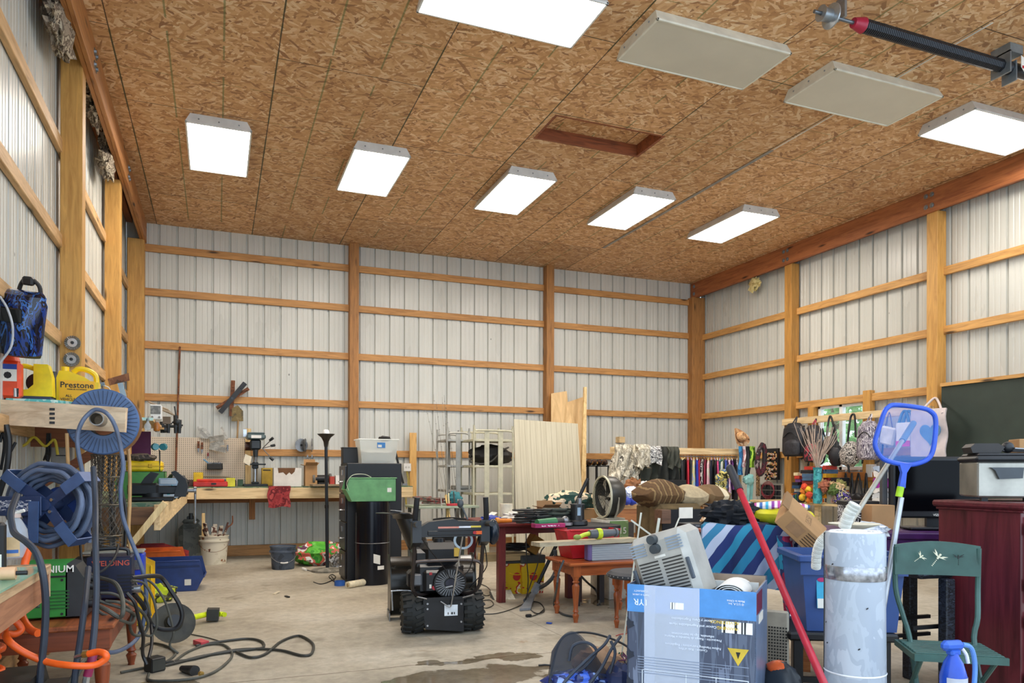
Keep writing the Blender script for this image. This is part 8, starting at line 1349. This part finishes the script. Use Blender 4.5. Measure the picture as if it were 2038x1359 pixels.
t = thing('aluminium_pole', 'thin pale pole with a grey grip slanting across behind the skimmer net', 'pole', PD(1690, 1045, 3.6)); a_, b_ = PD(1818, 842, 4.2), PD(1688, 1048, 3.5); part('shaft', G().cyl(a_.lerp(b_, .15), b_, .012), mt('a8a294', .4, .3), t, world=True); part('grip', G().cyl(a_, a_.lerp(b_, .2), .017), mt('5c7080', .5), t, world=True)
# green folding chair with dragonflies
D6 = 3.45; T = rotm(gpt(1868, D6), -YAW-.22); t = thing('folding_chair', 'dark green folding chair with dragonfly cutouts in its back', 'chair', T=T); GC = mt('35564f', .45, 0, .15); wv = .182
zs_, z0_, z1_ = zat(1272, D6), zat(1142, D6), zat(1082, D6)
bk = part('backrest', G().slab(lambda u, v: (-wv+2*wv*u, .02+.02*sin(pi*u)-.0, z0_+(z1_-z0_+.018*sin(pi*u))*v-.02*0), 16, 6, .012), GC, t)
def dragonfly(x, z, s, rz, m):
    g = G(rotm((x, .0-.0, z), 0, 0, rz)); y = .006
    for k in (-1, 1):
        for a_ in (.5, 1.0): g.prism([(0, 0), (k*s*.5, s*.25*a_), (k*s*.9, s*(.75*a_-.1)), (k*s*.45, s*.45*a_-.0)], y-.004, y+.002)
    g.prism([(-s*.1, -s*.2), (s*.1, -s*.2), (s*.1, s*.35), (-s*.1, s*.35)], y-.005, y+.002); g.cyl((0, y-.006, s*.42), (0, y, s*.42), s*.12, n=10)
    for q in range(5): g.cyl((0, y-.006, -s*(.4+.2*q)), (0, y, -s*(.4+.2*q)), s*.06, n=8)
    part('dragonfly', g, m, bk, 0)['kind'] = 'stuff'
dragonfly(-.075, z0_+.085, .026, .9, mt('d8d4b8')); dragonfly(.0, z0_+.085, .038, .6, mt('e0dcc0')); dragonfly(.085, z0_+.085, .026, 0, mt('1a2422'))
for s in (-1, 1):
    part('back_leg', G().tube([(s*wv*.96, .02, z1_-.01), (s*wv*.96, .03, z0_-.06), (s*wv*.86, -.02, zs_+.12), (s*wv*.72, -.06, zs_-.02), (s*wv*.75, -.28, 0)], .012, 8, 4), GC, t); part('front_leg', G().tube([(s*wv*.8, -.26, zs_-.02), (s*wv*.74, -.05, zs_*.5), (s*wv*.7, .18, 0)], .011, 8, 3), GC, t)
for k in range(8): part('seat_slat', G().bx(-wv+.01, -.27+k*.034, zs_-.008, wv-.01, -.245+k*.034, zs_+.004, .002), GC, t)
part('seat_rail', G().bx(-wv, -.28, zs_-.03, -wv+.014, .02, zs_-.004).bx(wv-.014, -.28, zs_-.03, wv, .02, zs_-.004).bx(-wv, -.29, zs_-.03, wv, -.275, zs_), GC, t); part('stretcher', G().cyl((-wv*.75, -.15, .17), (wv*.75, -.15, .17), .008), GC, t)
# black wicker bar chair behind it
T = rotm(gpt(1832, 4.15), -YAW+.3); t = thing('wicker_bar_stool', 'black wicker bar stool standing behind the green chair', 'bar stool', T=T); WK = blotch(['1a1c22', '2c303a', '14161a', '3a404c'], 22, .5, stretch=(1, 1, 2)); zk = .70
part('seat', G().bx(-.19, -.19, zk-.06, .22, .22, zk, .02), WK, t)
for x, y in ((-.02, -.19), (.19, -.1), (-.17, .1), (.12, .19)): part('leg', G().bx(x-.03, y-.03, 0, x+.03, y+.03, zk-.06, .006), WK, t)
for z in (.26, .36): [part('stretcher', G().bx(-.17, y, z, .2, y+.02, z+.02), BLK, t) for y in (-.12, .12)]
# cherry cabinet with the fryer
x0, y0_, y1_ = 3.66, 2.50, 2.90; T = rotm((3.66, 2.93, 0), -.0); CHY = wood('3a1418', '5c2228', 'z', .3, .6); CHX = wood('3a1418', '5c2228', 'x', .3); hc_ = zat(992, 3.95)
t = thing('armoire', 'dark cherry wood cabinet at the right edge carrying the deep fryer', 'cabinet', (3.95, 2.72, 0)); part('body', G().bx(3.66, 2.48, 0, 4.3, 2.93, hc_-.03, .003), CHY, t, world=True); part('cabinet_top', G().bx(3.635, 2.44, hc_-.035, 4.34, 2.955, hc_, .01).bx(3.65, 2.46, hc_-.05, 4.32, 2.94, hc_-.035, .004), CHX, t, world=True)
for z0q, z1q in ((.06, .52), (.56, hc_-.07)): dr = part('door', G().bx(3.69, 2.462, z0q, 4.28, 2.48, z1q, .004).bx(3.72, 2.455, z0q+.04, 4.25, 2.465, z1q-.04, .004), CHX, t, world=True)
for z in (hc_-.16, .62, .44, .16): part('hinge', G().bx(3.664, 2.45, z, 3.69, 2.466, z+.06, .002), mt('c8a458', .3, .8), t, world=True)
T = rotm((3.87, 2.74, hc_), -.62); t = thing('deep_fryer', 'stainless steel deep fryer with a black lid on the cherry cabinet', 'fryer', T=T); ST_ = mt('a9a69c', .32, .7, .15, 6); k = 3.95/1484
part('body', G().bx(-.145, -.13, .02, .145, .15, .205, .008), ST_, t); part('lid', G().bx(-.155, -.14, .205, .16, .16, .235, .012).bx(-.14, -.12, .23, .14, .14, .25, .012), BLK, t); part('side_panel', G().bx(.146, -.12, .02, .16, .15, .205, .004), BLK, t)
part('handle', G().prism([(-.09, .175), (.06, .175), (.055, .12), (-.05, .115), (-.07, .16)], -.155, -.128), mt('3a4046', .4), t)
for x in (-.1, .1): part('foot', G().bx(x-.015, -.1, 0, x+.015, -.07, .02), BLK, t)
t = thing('frying_pan_lid', 'black angular kitchen parts piled on the fryer lid', 'parts', T=T @ Matrix.Translation((0, 0, .252))); part('hood', G().prism([(-.15, 0), (-.02, .0), (-.0, .03), (-.03, .05), (-.14, .05), (-.16, .03)], -.08, .06), mt('2a2624', .5), t); part('bar', G().beam((.0, -.02, .02), (.2, .0, .012), .05, .02), BLK, t); part('knob', G().ball((.03, -.03, .03), .03), BLK, t); part('strap', G().beam((.05, -.06, .025), (.24, -.05, .01), .02, .006), STL, t)
solo('cardboard_box', G(rotm((4.12, 2.78, hc_), -.6)).bx(-.02, .0, .262, .16, .14, .335, .003), CARD, 'tan cardboard box at the right edge above the fryer', 'box')
# spray bottle, fan grille, orange machine, low cloth
t = thing('spray_bottle', 'blue spray bottle with a blue trigger head at the bottom right corner', 'spray bottle', T=rotm(gpt(1898, 2.9), -YAW+.2)); zb6 = .0; zz = zat(1359, 2.9); SBt = mt('1c4ab8', .2)
part('bottle', G().lathe([(.035, 0), (.042, .02), (.042, .30), (.03, .345), (.016, .37), (.016, .38)], n=24), SBt, t); part('label', on_cyl(G(), .0428, -1.2, 1.2, .12, .30), mt('b8bcc8'), t); t.scale = (1.15,)*3; part('trigger_head', G().bx(-.045, -.018, .385, .035, .018, .42, .012).bx(-.02, -.015, .37, .02, .015, .39, .005), mt('2a58b8', .3), t); part('trigger', G().tube([(.03, 0, .395), (.05, 0, .37), (.058, 0, .34)], .006), mt('d8dce4'), t); part('tube_loop', G().tube([(.035, 0, .405), (.07, 0, .39), (.085, 0, .33), (.08, 0, .24)], .008), mt('5a8ad0'), t); t.location.z = max(0, zat(1302, 2.9)-.42)
t = thing('seat_cushion', 'low black and white speckled cushioned box under the spray bottle', 'box', T=rotm(gpt(1868, 2.95), -YAW)); part('box', G().bx(-.15, -.06, 0, .11, .16, max(.03, zat(1302, 2.9)-.43), .01), blotch(['1c1c20', 'd8d8dc', '2a2a30'], 16, .7), t)
t = thing('box_fan', 'beige plastic grille panel standing behind the red pole', 'grille', T=rotm(gpt(1552, 3.85), -YAW-.5)); part('frame', G().bx(-.07, 0, 0, .045, .02, zat(1212, 3.85), .02), mt('a8a090', .5), t); g = G(); [g.bx(-.055+i*.014, -.004, .06+j*.016, -.047+i*.014, .002, .068+j*.016) for i in range(7) for j in range(22)]; part('holes', g, mt('2a2824'), t, 0)['kind'] = 'stuff'
t = thing('chainsaw', 'orange and black chainsaw body standing between the carton and the roll', 'chainsaw', gpt(1556, 3.5)); part('engine', G().ball((0, 0, .16), (.075, .12, .15), 20, 14, .15, 3), mt('2c3238', .4), t); part('cover', G().ball((.0, .02, .28), (.05, .06, .035), 16, 10, .2, 2), mt('e8642a', .4), t); g = G(); [g.bx(-.02, -.125, .06+k*.02, .05, -.115, .066+k*.02) for k in range(8)]; part('fins', g, STL, t)['kind'] = 'stuff'; part('handle', G().tube([(.06, -.08, .1), (.12, -.09, .14), (.13, .0, .1), (.07, .05, .04)], .012), mt('b8b0a0'), t); part('feet', G().bx(-.05, -.08, 0, .05, .08, .03), BLK, t)
solo('wicker_mat', G().lathe([(.0, .0), (.16, .0), (.18, .02), (.17, .05), (.16, .03), (0, .012)], gpt(1605, 3.75), (0, 0, 1), 24), blotch(['2a2622', '8a7a5c', '1c1a18'], 26, .8), 'dark woven basket lid lying on the floor behind the red pole', 'basket'); solo('wire_scrap', G().tube(on_floor((1226, 1265), (1235, 1262), (1247, 1261)), .003), RED, 'short piece of red wire on the floor left of the carton', 'wire')
solo('blue_scrap', G().beam(PZ(1088, 1239, .008), PZ(1098, 1240, .008), .02, .008), BLU, 'tiny blue scrap on the floor below the brown table', 'scrap'); solo('cable_end', G().tube([PZ(1072, 1324, .01), PZ(1085, 1323, .01), PZ(1097, 1324, .01)], .006), BLK, 'short cable end with a metal tip left of the mesh bag', 'cable')
# mesh bag on the floor
T = rotm(gpt(1175, 3.98), -YAW); t = thing('mesh_bag', 'dark blue mesh bag with strap handles lying open on the floor', 'bag', T=T); MB = glassy('28303e', .5, .6); s_ = 3.95/1484
part('mesh', G().slab(lambda u, v: ((-.24+.48*u)*(1-.15*v), -.20+.02*sin(u*7)+.16*v, .0+(.30+.06*sin(u*5+.5))*v*(.6+.4*sin(pi*min(1, u*1.2+.15)))), 24, 12, .004), MB, t); part('mesh_back', G().slab(lambda u, v: ((-.22+.46*u)*(1-.1*v), .20-.10*v+.02*sin(u*9), (.20+.10*sin(u*6))*v+.02), 22, 10, .004), MB, t); part('base', G().bx(-.24, -.20, 0, .24, .20, .02, .01), mt('1c2230'), t)
part('blue_bundle', G().ball((-.08, -.10, .09), (.17, .09, .08), 24, 16, .4, 3), blotch(['2448b8', '3a68d8', '1c2c6a', '8aa8e8'], 9, .2), t); part('tan_bundle', G().ball((.05, .05, .16), (.14, .1, .09), 22, 14, .4, 7), mt('b08a6a', .8), t); part('navy_bundle', G().ball((.16, -.08, .10), (.09, .1, .10), 18, 12, .4, 9), mt('28345c', .6), t)
g = G(); rd = random.Random(3); [g.tube([(.18+rd.uniform(-.04, .04), -.05+rd.uniform(-.1, .1), .03+.04*j) for j in range(6)], .004, 5, 3) for _ in range(9)]; part('cords', g, blotch(['2a5a4a', '6a3a5a', '2a2a3a'], 9, .7), t)['kind'] = 'stuff'
for pts in (((-.21, -.20, .0), (-.16, -.19, .12), (-.03, -.15, .24), (.06, -.1, .30), (.10, -.05, .34)), ((-.06, -.21, .0), (-.04, -.20, .10), (.04, -.17, .20), (.10, -.1, .28), (.16, -.02, .33)), ((-.12, -.1, .22), (-.10, -.11, .30), (-.03, -.12, .32), (.02, -.12, .27), (-.06, -.13, .18), (-.12, -.12, .16)), ((.09, -.12, .16), (.12, -.1, .26), (.10, -.08, .32))): part('strap', G().tube(pts, .008, 6), mt('3c4452', .7), t)
part('rim', G().tube([(-.24, -.18, .02), (-.21, -.08, .16), (-.16, .0, .30), (-.08, .02, .34), (.05, .02, .33), (.2, .0, .27), (.26, -.05, .18)], .006), BLK, t)
